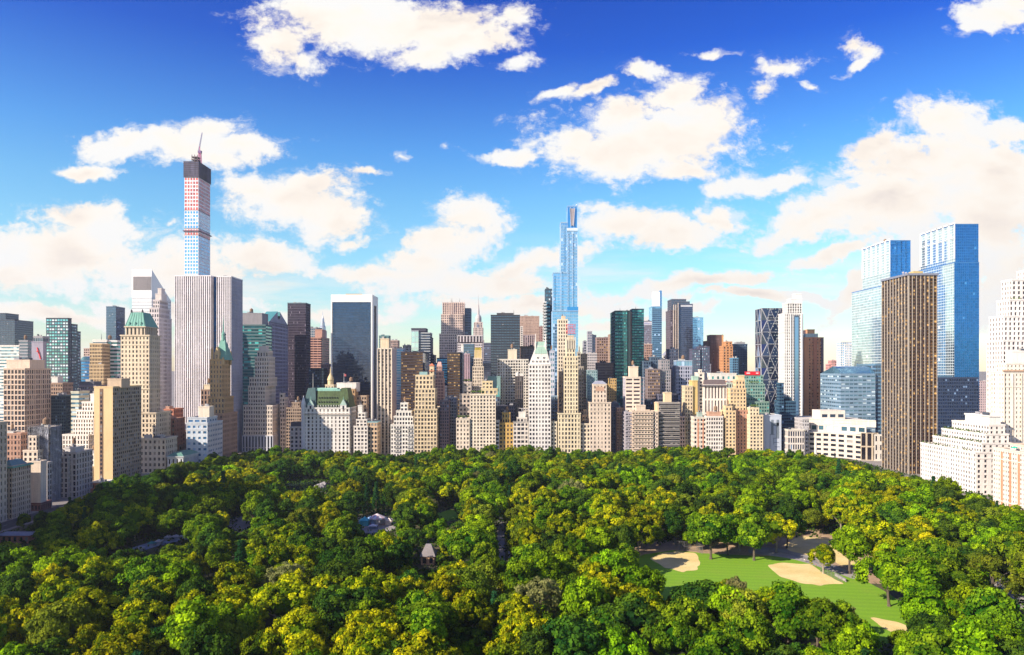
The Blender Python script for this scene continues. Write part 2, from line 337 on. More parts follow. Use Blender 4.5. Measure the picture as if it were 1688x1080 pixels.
NB = [0]
def bld(name, label, Y, st, tiers, dep=26, hero=0, ex=None, cat='building', clutter=1, cor=.25, roof=None, group=None):
    """a building of box tiers. tier: (px0, px1, py_top, {dy, dep, st, g: from the ground, zb: bottom py, part, cor, sides})"""
    NB[0] += 1
    t0 = tiers[0]; xm = WX((t0[0] + t0[1]) / 2, Y)
    root = thing(name, label, cat, (xm, Y, 0), group)
    parts = {}; gb = Buf(); roofs = []; wins = [] if hero else None; zprev = 0.0; info = []
    for t in tiers:
        o = t[3] if len(t) > 3 else {}
        Yf = Y + o.get('dy', 0); x0, x1 = WX(t[0], Yf), WX(t[1], Yf); zt = WZ(t[2], Yf)
        z0 = 0.0 if o.get('g') else (WZ(o['zb'], Yf) if 'zb' in o else zprev)
        if z0 > zt - 1: z0 = 0.0
        d = o.get('dep', dep); s_ = o.get('st', st); pn = o.get('part', 'wall'); c = o.get('cor', cor)
        b = parts.setdefault(pn, Buf()); ph = min(1.2, (zt - z0) * .3); zw = zt - ph; y1 = Yf + d; pc = (t[0] + t[1]) / 2
        sides = o.get('sides', 'R' if pc < 724 else 'L' if pc > 964 else 'LR')
        if s_ is None or 'plain' in s_:
            if 'sst' in o:
                b.quads([((x0, Yf, z0), (x1, Yf, z0), (x1, Yf, zw), (x0, Yf, zw)), ((x0, y1, z0), (x0, Yf, z0), (x0, Yf, zw), (x0, y1, zw)), ((x1, y1, z0), (x0, y1, z0), (x0, y1, zw), (x1, y1, zw))], s_['plain'])
                facade(b, gb, (x1, Yf), (0, 1), (1, 0), d, z0, zw, o['sst'], Yf)
            else: b.box(x0, x1, Yf, y1, z0 - .5 if z0 > 0 else 0, zw, s_['plain'] if s_ else st['wall'])
            wc = s_['plain'] if s_ else st['wall']
        else:
            wc = s_['wall']
            facade(b, gb, (x0, Yf), (1, 0), (0, -1), x1 - x0, z0, zw, s_, Yf, wins, 0.0)
            ss = o.get('sst', s_)
            if 'R' in sides: facade(b, gb, (x1, Yf), (0, 1), (1, 0), d, z0, zw, ss, Yf, wins, math.pi / 2)
            else: b.quads([((x1, Yf, z0), (x1, y1, z0), (x1, y1, zw), (x1, Yf, zw))], wc)
            if 'L' in sides: facade(b, gb, (x0, y1), (0, -1), (-1, 0), d, z0, zw, ss, Yf, wins, -math.pi / 2)
            else: b.quads([((x0, y1, z0), (x0, Yf, z0), (x0, Yf, zw), (x0, y1, zw))], wc)
            b.quads([((x1, y1, z0), (x0, y1, z0), (x0, y1, zw), (x1, y1, zw))], wc)
        # parapet and roof deck
        pr = roof if roof else wc; rb = Buf()
        tk = .45
        for (a0, a1, b0, b1) in ((x0 - c, x1 + c, Yf - c, Yf + tk), (x0 - c, x1 + c, y1 - tk, y1 + c), (x0 - c, x0 + tk, Yf + tk, y1 - tk), (x1 - tk, x1 + c, Yf + tk, y1 - tk)):
            rb.box(a0, a1, b0, b1, zw, zt, o.get('pc', pr if not isinstance(pr, str) else STEEL))
        rb.quads([((x0 + tk, Yf + tk, zw + .15), (x1 - tk, Yf + tk, zw + .15), (x1 - tk, y1 - tk, zw + .15), (x0 + tk, y1 - tk, zw + .15))], ROOF); roofs.append(rb)
        info.append((x0, x1, Yf, y1, z0, zt)); zprev = zt - .9
    for pn, b in parts.items(): b.obj(pn, root)
    ro = [r_.obj('roof', root) for r_ in roofs][-1]
    if clutter == 1 and NB[0] % 3 == 0 and len(tiers) > 1 and Y < 1000: clutter = 2
    if clutter:
        x0, x1, y0, y1, _, zt = info[-1]; wd, dp = x1 - x0, y1 - y0; rr = random.Random(NB[0])
        for _ in range(3):
            bx = x0 + wd * rr.uniform(.08, .7); by = y0 + dp * rr.uniform(.1, .6); bw_, bd_, bh = wd * rr.uniform(.08, .22), dp * rr.uniform(.1, .25), rr.uniform(1.2, 3.2)
            cb = Buf(); cb.box(bx, bx + bw_, by, by + bd_, zt - 1.0, zt - .6 + bh, rr.choice([GREY, (.5, .48, .45), STEEL])); co_ = cb.obj('roof_plant', None, (0, 0, 0)); co_.parent = ro; co_.location = tuple(-v_ for v_ in root.location)
        if clutter == 2:
            tx, ty, r_ = x0 + wd * rr.uniform(.3, .7), y0 + dp * .4, min(2.2, wd * .15)
            tb = Buf(); tb.lathe(tx, ty, [(r_, zt + 2), (r_, zt + 5.5), (0.01, zt + 7.3)], (.24, .15, .09))
            for sx in (-1, 1):
                for sy in (-1, 1): tb.bar((tx + sx * r_ * .6, ty + sy * r_ * .6, zt - 1), (tx + sx * r_ * .6, ty + sy * r_ * .6, zt + 2), .15, DARK)
            to_ = tb.obj('water_tank', None, (0, 0, 0)); to_.parent = ro; to_.location = tuple(-v_ for v_ in root.location)
    if ex:
        for pn, b in ex(info).items():
            if isinstance(b, Buf): b.obj(pn.split('#')[0], root)
            else: b.parent = root
    if wins:
        g = hero if isinstance(hero, str) else 'dark'
        me = window_mesh(st['glass'], (.16, .15, .15)); wins.sort(key=lambda q: (q[3] != 0.0 and abs(q[0][0]) < 150, q[0][2] < 22, -q[0][2] + random.uniform(0, 6)))
        for (p, ww, hh, rot) in wins[:100]:
            wo = bpy.data.objects.new('window', me); scene.collection.objects.link(wo); wo.parent = root
            wo.location = (p[0] - root.location.x, p[1] - root.location.y, p[2]); wo.rotation_euler = (0, 0, rot); wo.scale = (ww, 1, hh)
        for (p, ww, hh, rot) in wins[100:]:
            c_, s2 = math.cos(rot) * ww / 2, math.sin(rot) * ww / 2; x, y, z = p; h2 = hh / 2; nx_, ny_ = math.sin(rot) * .05, -math.cos(rot) * .05
            gb.quads([((x - c_, y - s2, z - h2), (x + c_, y + s2, z - h2), (x + c_, y + s2, z + h2), (x - c_, y - s2, z + h2))], st['glass'], [random.random()])
            gb.quads([((x - c_ + nx_, y - s2 + ny_, z - .05 * hh), (x + c_ + nx_, y + s2 + ny_, z - .05 * hh), (x + c_ + nx_, y + s2 + ny_, z + .03 * hh), (x - c_ + nx_, y - s2 + ny_, z + .03 * hh))], (.16, .15, .15))
    g_ = gb.obj('glazing', root)
    if g_: g_['kind'] = 'stuff'
    return root, info
# ------------------------------------------------------------------ the city
def sd(c, b, Y): return Y * ((c - CX) / (b - CX) - 1)      # depth that makes a side wall run from pixel c to pixel b
def mast(x, y, z0, z1, r, mat=DARK):
    b = Buf(); n = 4; b.lathe(x, y, [(r, z0), (r * .6, z0 + (z1 - z0) * .5), (r * .25, z1)], mat, 6); return b

def boxy(t, a, c, h, col=WHITE):
    x0, x1, y0, y1, _, z = t; b = Buf(); b.box(x0 + (x1 - x0) * a, x0 + (x1 - x0) * c, y0 + 2, y0 + 6, z - .5, z + h, col); return b
def garden(px0, px1, py, Y, n=7, seed=1):
    b = Buf(); r_ = random.Random(seed); gm = wall_mat((.09, .15, .02), .9, .5)
    for k in range(n * 14):
        x, z, y = WX(r_.uniform(px0, px1), Y), WZ(py, Y) + r_.uniform(0, 1.8), Y + r_.uniform(.6, 3.0); a = r_.uniform(0, 3.1); s_ = r_.uniform(.35, .8); c_, d_ = math.cos(a) * s_, math.sin(a) * s_; t = r_.uniform(-.5, .5)
        b.quads([((x - c_, y - d_, z - s_ * .7 + t), (x + c_, y + d_, z - s_ * .7), (x + c_, y + d_, z + s_ * .7 + t * .5), (x - c_, y - d_, z + s_ * .7))], gm)
    return b
def pyr(t, h, col):
    x0, x1, y0, y1, _, z = t; b = Buf(); b.frus(x0, x1, y0, y1, z, (x0 + x1) / 2, (x0 + x1) / 2, (y0 + y1) / 2, (y0 + y1) / 2, z + h, col); return b
def stripes(t, pxs, col):
    x0, x1, y0, y1, _, z = t; b = Buf()
    for a, c in pxs: b.box(WX(a, y0), WX(c, y0), y0 - .12, y0 - .02, 0, z - 3, col)
    return b
def tank(t, f):
    x0, x1, y0, y1, _, z = t; b = Buf(); b.lathe(x0 + (x1 - x0) * f, y0 + 4, [(1.9, z - .8), (1.9, z + 3.6), (.1, z + 5.4)], (.76, .72, .66), 10); return b
def balc(t, pa, pb, fh=6.4):
    x0, x1, y0, y1, z0, z = t; b = Buf(); k = y0 / F; zz = 6
    while zz < z - 3:
        b.box(WX(pa, y0), WX(pb, y0), y0 - 1.3, y0 - .02, zz - .2, zz, (.5, .48, .45)); b.box(WX(pa, y0), WX(pb, y0), y0 - 1.3, y0 - 1.2, zz, zz + .9, (.28, .27, .27)); zz += fh * k
    return b
# --- left edge, east of the park -------------------------------------------------
bld('office_tower', 'dark blue-grey office tower with lower penthouse at the far left edge of the skyline', 1250,
    S(STEEL, 'slate', 2.6, 3.6, .8, .62, .3), [(-60, 24, 527, dict(dep=sd(24, 55, 1250))), (-60, 9, 516, dict(dep=sd(9, 31, 1250), dy=6))])
bld('glass_tower', 'dark glass tower with rows of bright cyan windows and a stepped right shoulder', 1050,
    S((.05, .07, .09), 'cyan', 4.6, 5.0, .86, .58, .4), [(76, 112, 524, dict(dep=sd(112, 118, 1050), sst=S((.05, .06, .08), 'navy', 4, 5, .86, .58, .4))),
     (100, 119, 534, dict(dy=10, dep=sd(119, 128, 1050), g=1, st=S((.05, .06, .08), 'sea', 4, 5, .86, .55, .4))), (112, 126, 546, dict(dy=22, dep=sd(126, 133, 1072), g=1, st=S((.06, .06, .09), 'sea', 4, 5, .86, .55, .4)))])
bld('office_building', 'low white office block with green bands, behind the pinkish tan block', 900,
    S(WHITE, 'sea', 5, 5.2, 1, .45, .4), [(-3, 32, 569, dict(dep=18)), (31, 46, 561, dict(g=1, dep=16, st=S(GREY, 'slate', 5, 5, 1, .5, .4)))])
def neon(i):
    x0, x1, y0, y1, _, z = i[0]; b = Buf(); Y = y0 - .5
    X_ = lambda p: WX(p, Y); Z_ = lambda p: WZ(p, Y)
    rd = wall_mat((.75, .04, .05), .5)
    b.bar((X_(61), Y, Z_(573)), (X_(64), Y, Z_(583)), .5, rd); b.bar((X_(63.2), Y, Z_(579)), (X_(66.8), Y, Z_(592)), .5, rd); b.bar((X_(60.5), Y, Z_(580)), (X_(63), Y, Z_(577)), .4, rd)
    return {'sign': b}
bld('slab_building', 'blank grey-violet slab building with a small red sign on its wall', 880,
    S((.30, .28, .34), 'slate', 4, 5, .5, .5), [(52, 71, 563, dict(st=dict(plain=(.30, .28, .34)), dep=sd(71, 76, 880))), (55, 70, 554, dict(dy=4, dep=14, st=S(GREY, 'slate', 4, 6, .8, .6)))], ex=neon)
bld('apartment_building', 'pinkish tan block with six columns of large square windows', 750,
    S((.68, .52, .39), 'dark', 5.7, 8.4, .52, .6, .6), [(6, 41, 607, dict(dep=sd(41, 84, 750), part='wall')), (11, 49, 593, dict(dy=9, dep=24, st=dict(plain=(.72, .57, .43)), part='penthouse'))], hero=1)
bld('brick_building', 'brown brick building with white rooftop cabins below the tan block with square windows', 640,
    S((.40, .23, .16), 'dark', 6, 9, .42, .5), [(-6, 34, 714, dict(dep=sd(34, 46, 640))), (8, 22, 711, dict(dy=8, dep=10, st=dict(plain=WHITE)))])
def cornice_green(i):
    x0, x1, y0, y1, _, z = i[0]; b = Buf()
    b.box(x0 - 1.2, x1 + 1.2, y0 - 1.2, y1 + 1.2, z - 1.6, z - .4, COPPER)
    p = Buf(); p.frus(x1 - 9, x1 - 1, y0 + 1, y1 - 2, z - .4, x1 - 7, x1 - 4, y0 + 3, y1 - 4, z + 3.0, (.16, .27, .28))
    return {'cornice': b, 'roof_pavilion': p}
bld('apartment_building', 'stone apartment house with a green copper cornice in the lower left corner of the skyline', 488,
    S((.66, .52, .38), 'warm', 5.4, 8.6, .40, .52, .4), [(-40, 20, 768, dict(dep=sd(20, 51, 488)))], hero=1, ex=cornice_green, clutter=2)
bld('town_house', 'plain cream party wall above dark red brick, beside the green-corniced apartment house', 516,
    S((.66, .54, .44), 'dark', 6, 9, .45, .55), [(51, 67, 829, dict(dep=12, st=S((.22, .10, .09), 'dark', 5, 8.5, .4, .5), pc=(.22, .10, .09))), (51, 67, 760, dict(st=dict(plain=(.78, .66, .52)), dep=sd(67, 77, 516), sides='R'))])
bld('apartment_building', 'narrow grey stone house between the cream party wall and the netted tower', 530, S((.48, .44, .42), 'dark', 6, 8.6, .42, .55), [(67, 78, 762, dict(dep=sd(78, 86, 530)))], hero=1)
def netting(i):
    x0, x1, y0, y1, z0, z = i[0]; b = Buf(); net = wall_mat((.40, .41, .45), .95, .9); sc = (.22, .22, .25)
    n = 10
    for k in range(n + 1):
        x = x0 + (x1 - x0) * k / n; b.bar((x, y0 - 1.1, 0), (x, y0 - 1.1, z + 1.8), .09, sc)
    for k in range(14):
        y = y0 + (y1 - y0) * k / 13; b.bar((x1 + 1.1, y, 0), (x1 + 1.1, y, z + 1.6), .09, sc)
    zz = 4
    while zz < z + 1:
        b.bar((x0, y0 - 1.1, zz), (x1 + 1.1, y0 - 1.1, zz), .08, sc); b.bar((x1 + 1.1, y0 - 1.1, zz), (x1 + 1.1, y1, zz), .08, sc); zz += 3.2
    nb = Buf()   # debris netting, slightly billowing
    K, L = 26, 26
    P = lambda a, zz: (x1 + .8 + .35 * math.sin(a * 7 + zz * .9) + .2 * math.sin(zz * 2.1), y0 + (y1 - y0) * a, zz)
    Q = lambda a, zz: (x0 + (x1 - x0) * a, y0 - .8 - .35 * math.sin(a * 6 + zz * .8), zz)
    qs = []
    for fn in (P, Q):
        for a in range(K):
            for l in range(L):
                qs.append((fn(a / K, z * l / L), fn((a + 1) / K, z * l / L), fn((a + 1) / K, z * (l + 1) / L), fn(a / K, z * (l + 1) / L)))
    nb.quads(qs, net)
    return {'scaffold': b, 'netting': nb}
bld('scaffolded_building', 'tower wrapped in grey scaffold netting beside the park, left of the tan slab', 552,
    S((.62, .54, .44), 'dark', 6, 9, .42, .55), [(47, 81, 704, dict(dep=sd(81, 99, 552)))], ex=netting, clutter=2)
bld('apartment_building', 'cream stepped wing beneath the netted tower, with rooftop planting', 545, S((.74, .62, .48), 'dark', 7, 9, .4, .5), [(38, 62, 742, dict(dep=8)), (47, 60, 718, dict(dy=2, dep=6))], clutter=0)
bld('apartment_building', 'grey limestone apartment house with small terraces between netted tower and tan slab', 568,
    S((.50, .46, .44), 'dark', 7.2, 8.8, .40, .58, .5), [(98, 112, 752, dict(dep=sd(112, 134, 568) * .9)), (104, 126, 745, dict(g=1, dy=3, dep=22)), (107, 124, 737, dict(dy=8, dep=12, st=dict(plain=(.62, .6, .58)), part='penthouse'))], hero=1)
bld('low_building', 'low brick club building with a roof terrace at the foot of the tan slab', 590, S((.48, .18, .10), 'dark', 7, 10, .4, .5), [(128, 150, 806, dict(dep=20)), (150, 176, 794, dict(g=1, dy=6, dep=12, pc=WHITE))])
wt = S((.84, .78, .70), 'warm', 4.4, 6.6, .40, .55, .5)
bld('terraced_building', 'white terraced building stepping up with planted ledges, left of the tan slab', 660, wt,
    [(103, 146, 716, dict(dep=sd(146, 158, 660) + 8, st=S((.84, .78, .70), 'warm', 5, 7.4, .42, .62, .5))), (120, 154, 689, dict(dy=3)), (126, 156, 676, dict(dy=7)), (135, 158, 662, dict(dy=10)), (149, 158, 649, dict(dy=13, dep=12, st=dict(plain=WHITE)))], hero=1)
bld('terraced_building', 'lower white block with dark window pairs wedged beside the tan slab', 625, S(WHITE, 'warm', 7, 8, .35, .62, .5), [(134, 147, 770, dict(dep=14)), (134, 156, 748, dict(g=1, dy=6, dep=16))])
bld('office_building', 'narrow green-banded office building above the white terraces', 720, S((.62, .60, .46), 'sea', 6, 7.2, 1, .45, .4), [(117, 130, 645, dict(dep=18))])
bld('office_building', 'dark flat-roofed office building right behind the white terraces', 800, S((.16, .14, .18), 'navy', 3, 6, .8, .5), [(130, 158, 635, dict(dep=22)), (131, 155, 629, dict(dy=4, dep=14, st=dict(plain=(.10, .10, .13))))])
bld('dark_tower', 'dark teal shaded slab between tan square-windowed block and white terraces', 800, S((.05, .09, .12), 'navy', 3.4, 5, .8, .6), [(84, 108, 652, dict(dep=24))])
bld('brick_building', 'small brown brick block with a white roof house below the cyan glass tower', 830, S((.36, .24, .17), 'dark', 4, 6, .45, .5), [(84, 103, 631, dict(dep=20)), (85, 95, 621, dict(dy=4, dep=10, st=dict(plain=WHITE)))])
bld('office_building', 'tan office tower of small windows beside its teal banded wing', 900, S((.58, .42, .23), 'warm', 2.5, 5.6, .55, .5, .4), [(148, 168, 566, dict(dep=20)), (147, 171, 600, dict(dy=-3, dep=3, g=1))])
bld('office_building', 'dark-and-white banded office tower with an antenna, left of the green-roofed stone tower', 915, S((.74, .74, .72), 'teal', 5, 6.2, 1, .5, .4),
    [(153, 176, 560, dict(dep=16, st=S(WHITE, 'slate', 5, 6.2, 1, .3))), (167, 193, 561, dict(g=1, dy=3, dep=20))], ex=lambda i: {'antenna': mast(i[0][0] + 8, i[0][2] + 5, i[0][5], i[0][5] + 8, .5)})
bld('slab_tower', 'tall plain blue-grey slab tower behind the banded office tower', 1300, S((.09, .15, .22), 'slate', 2.2, 2.6, .9, .7, .2), [(175, 191, 505, dict(dep=sd(191, 206, 1300), sst=S((.07, .10, .18), 'navy', 2.2, 2.6, .9, .7, .2)))])
def vault(i):
    x0, x1, y0, y1, _, z = i[0]; b = Buf(); cx, r = (x0 + x1) / 2, (x1 - x0) / 2; n = 10; q = []
    for k in range(n):
        a, c = math.pi * k / n, math.pi * (k + 1) / n
        A, B = (cx - r * math.cos(a), z - .5 + r * .9 * math.sin(a)), (cx - r * math.cos(c), z - .5 + r * .9 * math.sin(c))
        q.append(((A[0], y0, A[1]), (B[0], y0, B[1]), (B[0], y1, B[1]), (A[0], y1, A[1])))
        q.append(((cx, y0, z - .5), (B[0], y0, B[1]), (A[0], y0, A[1]), (cx, y0, z - .5)))
    b.quads(q, 'sea'); return {'vaulted_roof': b}
bld('office_building', 'blue glass building with a rounded vault roof seen above the dark flat roof', 1000, S((.10, .15, .22), 'sky', 3, 5, 1, .6), [(133, 149, 594, dict(dep=40))], ex=vault, clutter=0)
bld('office_building', 'pale pinkish block just visible left of the tan office tower', 1400, S(PINK, 'warm', 3, 4, .7, .5), [(138, 150, 574, dict(dep=20))])
# the tan slab
sl_shaded_side = S((.38, .30, .22), 'mottle', 6.2, 6.6, .74, .62, .5)  # side brick coloured darker than the sunlit front, as shade
def slot(i):
    x0, x1, y0, y1, _, z = i[0]; b = Buf(); Y = y0 - .06
    b.box(WX(164.5, Y), WX(169.5, Y), Y - .25, Y + .05, 0, z - 2, (.20, .12, .08))
    g = Buf(); zz = 6
    while zz < z - 4: g.quads([((WX(165.6, Y), Y - .32, zz), (WX(168.4, Y), Y - .32, zz), (WX(168.4, Y), Y - .32, zz + 2), (WX(165.6, Y), Y - .32, zz + 2))], 'dark', [random.random()]); zz += 3.5
    return {'window_slot': b, 'slot_glazing': g}
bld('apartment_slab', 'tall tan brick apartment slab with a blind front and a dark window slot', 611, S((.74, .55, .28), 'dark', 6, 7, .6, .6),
    [(155, 186, 637, dict(st=dict(plain=wall_mat((.76, .56, .29), .85, .1)), sst=sl_shaded_side, dep=sd(186, 233, 611))), (177, 200, 624, dict(dy=9, dep=14, st=dict(plain=(.66, .50, .34)), part='penthouse'))], ex=slot)
# Pierre: stone tower with a copper mansard
def pierre_top(i):
    x0, x1, y0, y1, _, z = i[2]; r = Buf(); Y = y0 + 3; k = Y / F
    a0, a1 = WX(207, Y), WX(239, Y); z1 = WZ(515, Y + 6); b0, b1 = Y, Y + 26
    up = Buf(); ug = Buf(); facade(up, ug, (a0, b0), (1, 0), (0, -1), a1 - a0, z - 1, WZ(538, Y), S(LIME, 'warm', 6.4, 14, .36, .72, .8), Y)
    facade(up, ug, (a1, b0), (0, 1), (1, 0), b1 - b0, z - 1, WZ(538, Y), S(LIME, 'warm', 6.4, 14, .36, .72, .8), Y)
    up.quads([((a0, b1, z - 1), (a0, b0, z - 1), (a0, b0, WZ(538, Y)), (a0, b1, WZ(538, Y)))], LIME)
    zb = WZ(538, Y); r.frus(a0 - .6, a1 + .6, b0 - .6, b1 + .6, zb, WX(216, Y + 6), WX(236, Y + 6), b0 + 6, b1 - 5, z1, COPPER)
    r.box(a0 - 1.2, a1 + 1.2, b0 - 1.2, b1 + 1.2, zb - 1.0, zb, LIME)
    for kx in range(7):   # standing seams
        f = kx / 6; r.bar((a0 + (a1 - a0) * f, b0 - .7, zb), (WX(216, Y + 6) + (WX(236, Y + 6) - WX(216, Y + 6)) * f, b0 + 5.9, z1), .12, (.07, .2, .17))
    d = Buf()
    for f in (.2, .5, .8):
        xx = a0 + (a1 - a0) * f; d.frus(xx - 1.1, xx + 1.1, b0 - .2, b0 + 3, zb, xx - .2, xx + .2, b0 - .2, b0 + 3, zb + 4.2, (.07, .2, .17))
    f1 = Buf()
    for xx, yy in ((WX(217, Y + 6), b0 + 6), (WX(235, Y + 6), b0 + 6)): f1.lathe(xx, yy, [(.9, z1), (.9, z1 + 1.8), (.1, z1 + 3.4)], DARK, 8)
    return {'crown_storey': up, 'crown_glazing': ug, 'copper_roof': r, 'dormer': d, 'finial': f1}
pst = S((.74, .62, .44), 'warm', 6.1, 7.6, .36, .5, .5)
bld('stone_tower', 'cream stone hotel tower with a green copper mansard roof', 735, pst,
    [(222, 257, 680, dict(dy=-14, dep=31)), (199, 246, 640, dict(g=1, dep=sd(246, 264, 735))), (199, 246, 552, dict(dep=sd(246, 264, 735), st=S((.74, .62, .44), 'warm', 6.1, 7.4, .36, .48, .5)))], hero=1, ex=pierre_top, clutter=0, cor=.7)
bld('stone_tower', 'lower cream stone wing with shaded side below the copper-roofed tower', 704, S((.66, .57, .45), 'warm', 7, 9, .36, .45, .5),
    [(215, 273, 722, dict(dep=sd(273, 292, 704)))], hero=1, cor=.6)
# white stepped tower right of the copper roof
fst = S((.62, .56, .56), 'dark', 4.2, 6.4, .44, .52, .5)
bld('stepped_tower', 'slim pale stepped tower with a notched crown between copper roof and striped slab', 900, fst,
    [(243, 262, 523, dict(dep=sd(262, 283, 900))), (246, 262, 507, dict(dy=2, dep=28)), (252, 263, 494, dict(dy=4, dep=22)), (256, 266, 484, dict(dy=5, dep=14, st=dict(plain=(.66, .6, .56)))), (260, 266, 475, dict(dy=6, dep=9, st=dict(plain=(.66, .6, .56))))], clutter=0)
def wedge(i):
    x0, x1, y0, y1, _, z = i[0]; zt = WZ(444, y0); yb = y0 + 60; b = Buf()
    b.quads([((x0, y0, z - 1), (x1, y0, z - 1), (x1, y0, zt), (x0, y0, zt)), ((x1, y0, z - 1), (x1, y1, z - 1), (x1, y1, z - .9), (x1, y0, zt)),
             ((x0, y0, zt), (x1, y0, zt), (x1, y1, z - .9), (x0, y1, z - .9)), ((x0, y1, z - 1), (x0, y0, z - 1), (x0, y0, zt), (x0, y1, z - .9))], wall_mat((.84, .84, .83), .4, .05))
    l = Buf(); X_ = lambda p: WX(p, y0); L0, L1, T, B_ = X_(219.5), X_(249), WZ(456, y0), WZ(478, y0)
    l.box(L0, L1, y0 - .4, y0 - .1, B_, T, (.34, .31, .33)); n = 22
    for k in range(n): x = L0 + (L1 - L0) * (k + .5) / n; l.box(x - .22, x + .22, y0 - .9, y0 - .4, B_, T, (.6, .55, .52))
    return {'wedge_roof': b, 'louvre': l}
bld('wedge_tower', 'bright white tower with a slanted wedge top and a square louvred opening', 1350, S((.84, .84, .83), 'slate', 30, 5.0, 1, .22, .3),
    [(217.5, 250, 489, dict(dep=sd(250, 282, 1350), st=S((.84, .84, .83), 'slate', 30, 5.4, 1, .14, .3)))], ex=wedge, clutter=0)
# supertall under construction
def super_top(i):
    x0, x1, y0, y1, _, z = i[-1]; Y = y0; b = Buf(); net = wall_mat((.09, .09, .14), .9, .9)
    zt = WZ(264, Y); zb = WZ(292, Y); e = .9
    b.box(x0 - e, x1 + e, y0 - e, y1 + e, zb, zt - 2, net)
    for k in range(9): zz = zb + (zt - zb) * k / 9; b.box(x0 - e - .4, x1 + e + .4, y0 - e - .4, y1 + e + .4, zz, zz + .5, (.10, .07, .08))
    c = Buf(); xa, xb = WX(313, Y), WX(323, Y)
    for zz in (0, 4, 8): c.box(xa, xb, y0 + 5, y0 + 16, zt - 2 + zz, zt - .8 + zz, (.16, .12, .12))
    for xx in (xa + .5, (xa + xb) / 2, xb - .5): c.bar((xx, y0 + 6, zt - 2), (xx, y0 + 6, zt + 10), .4, (.2, .15, .15)); c.bar((xx, y0 + 15, zt - 2), (xx, y0 + 15, zt + 10), .4, (.2, .15, .15))
    l = Buf(); zl = WZ(381, Y); l.box(x0 - 1.8, x1 + 1.8, y0 - 1.8, y1 + 1.8, zl - .5, zl + .9, (.16, .10, .14))
    return {'netting': b, 'core_frame': c, 'safety_deck': l}
sg = lambda gl: S((.88, .86, .90), gl, 4.6, 5.82, .72, .70, .25)
SY = 1100; sdep = sd(327, 346.5, SY)
bld('unfinished_skyscraper', 'very tall slender white-gridded skyscraper under construction, dark netting around its top', SY, sg('blue'),
    [(304, 327, 387, dict(dep=sdep, cor=0)), (304, 327, 376, dict(dep=sdep, cor=0, st=sg('red'))), (304, 327, 346, dict(dep=sdep, cor=0, st=sg('blue'))), (304, 327, 291, dict(dep=sdep, cor=0, st=sg('red')))], ex=super_top, clutter=0, cor=0)
tcx, tcy = WX(329.5, SY + 22), SY + 22; tcz = WZ(266, SY)
cr = thing('tower_crane', 'violet tower crane with raised jib on top of the unfinished skyscraper', 'crane', (tcx, tcy, tcz - 6))
cb = Buf(); cz1 = WZ(240, SY); violet = wall_mat((.42, .10, .24), .5)
for sx in (-1, 1):
    for sy in (-1, 1): cb.bar((tcx + sx * 2.2, tcy + sy * 2.2, tcz - 6), (tcx + sx * 1.3, tcy + sy * 1.3, cz1 - 3), .4, violet)
for k in range(8):
    z_ = tcz - 6 + (cz1 - tcz + 3) * k / 8; h_ = (cz1 - tcz + 3) / 8; r_ = 2.1 - .9 * k / 8
    cb.bar((tcx - r_, tcy - r_, z_), (tcx + r_, tcy - r_, z_ + h_), .28, violet); cb.bar((tcx - r_, tcy + r_, z_ + h_), (tcx + r_, tcy + r_, z_), .28, violet)
cb.obj('mast', cr)
jb = Buf(); J1 = (WX(323, SY), tcy, WZ(211, SY)); jm = wall_mat((.22, .22, .34), .5)
for s_ in (-.9, .9): jb.bar((tcx - 2 + s_, tcy, cz1 - 3), (J1[0] + s_ * .4, tcy, J1[2]), .32, jm)
for k in range(12):
    f0, f1 = k / 12, (k + 1) / 12; lerp = lambda f, s: (tcx - 2 + s * (1 - f * .6) + (J1[0] - tcx + 2) * f, tcy, cz1 - 3 + (J1[2] - cz1 + 3) * f)
    jb.bar(lerp(f0, -.9), lerp(f1, .9), .15, jm)
jb.obj('jib', cr)
kb = Buf(); kb.box(tcx - 2.5, tcx + 2.5, tcy - 2, tcy + 2, cz1 - 5, cz1 - 1.5, (.20, .12, .26)); kb.bar((tcx, tcy, cz1 - 1.5), (tcx - .5, tcy, cz1 + 5), .5, violet); kb.obj('cab', cr)
# the striped white slab (front bay, dark recess, second bay, long side darkened blue-grey for shade)
vst = S((.90, .85, .86), 'plum', 3.5, 5.2, .50, 1.0, .3, .42, wall_mat((.09, .06, .10), .3))
bld('office_slab', 'huge white office slab with fine vertical stripes and a dark vertical recess', 868, vst,
    [(288, 347.5, 454, dict(dep=30, sides='R')), (347, 357, 456, dict(g=1, dy=9, dep=20, st=S((.06, .08, .13), 'deep', 5, 5, .8, .9, .2))), (357, 381, 455, dict(g=1, dep=sd(381, 400, 868), sst=S((.55, .55, .66), 'navy', 3.6, 5.2, .5, 1.0, .3, .42, wall_mat((.07, .08, .13), .3))))])
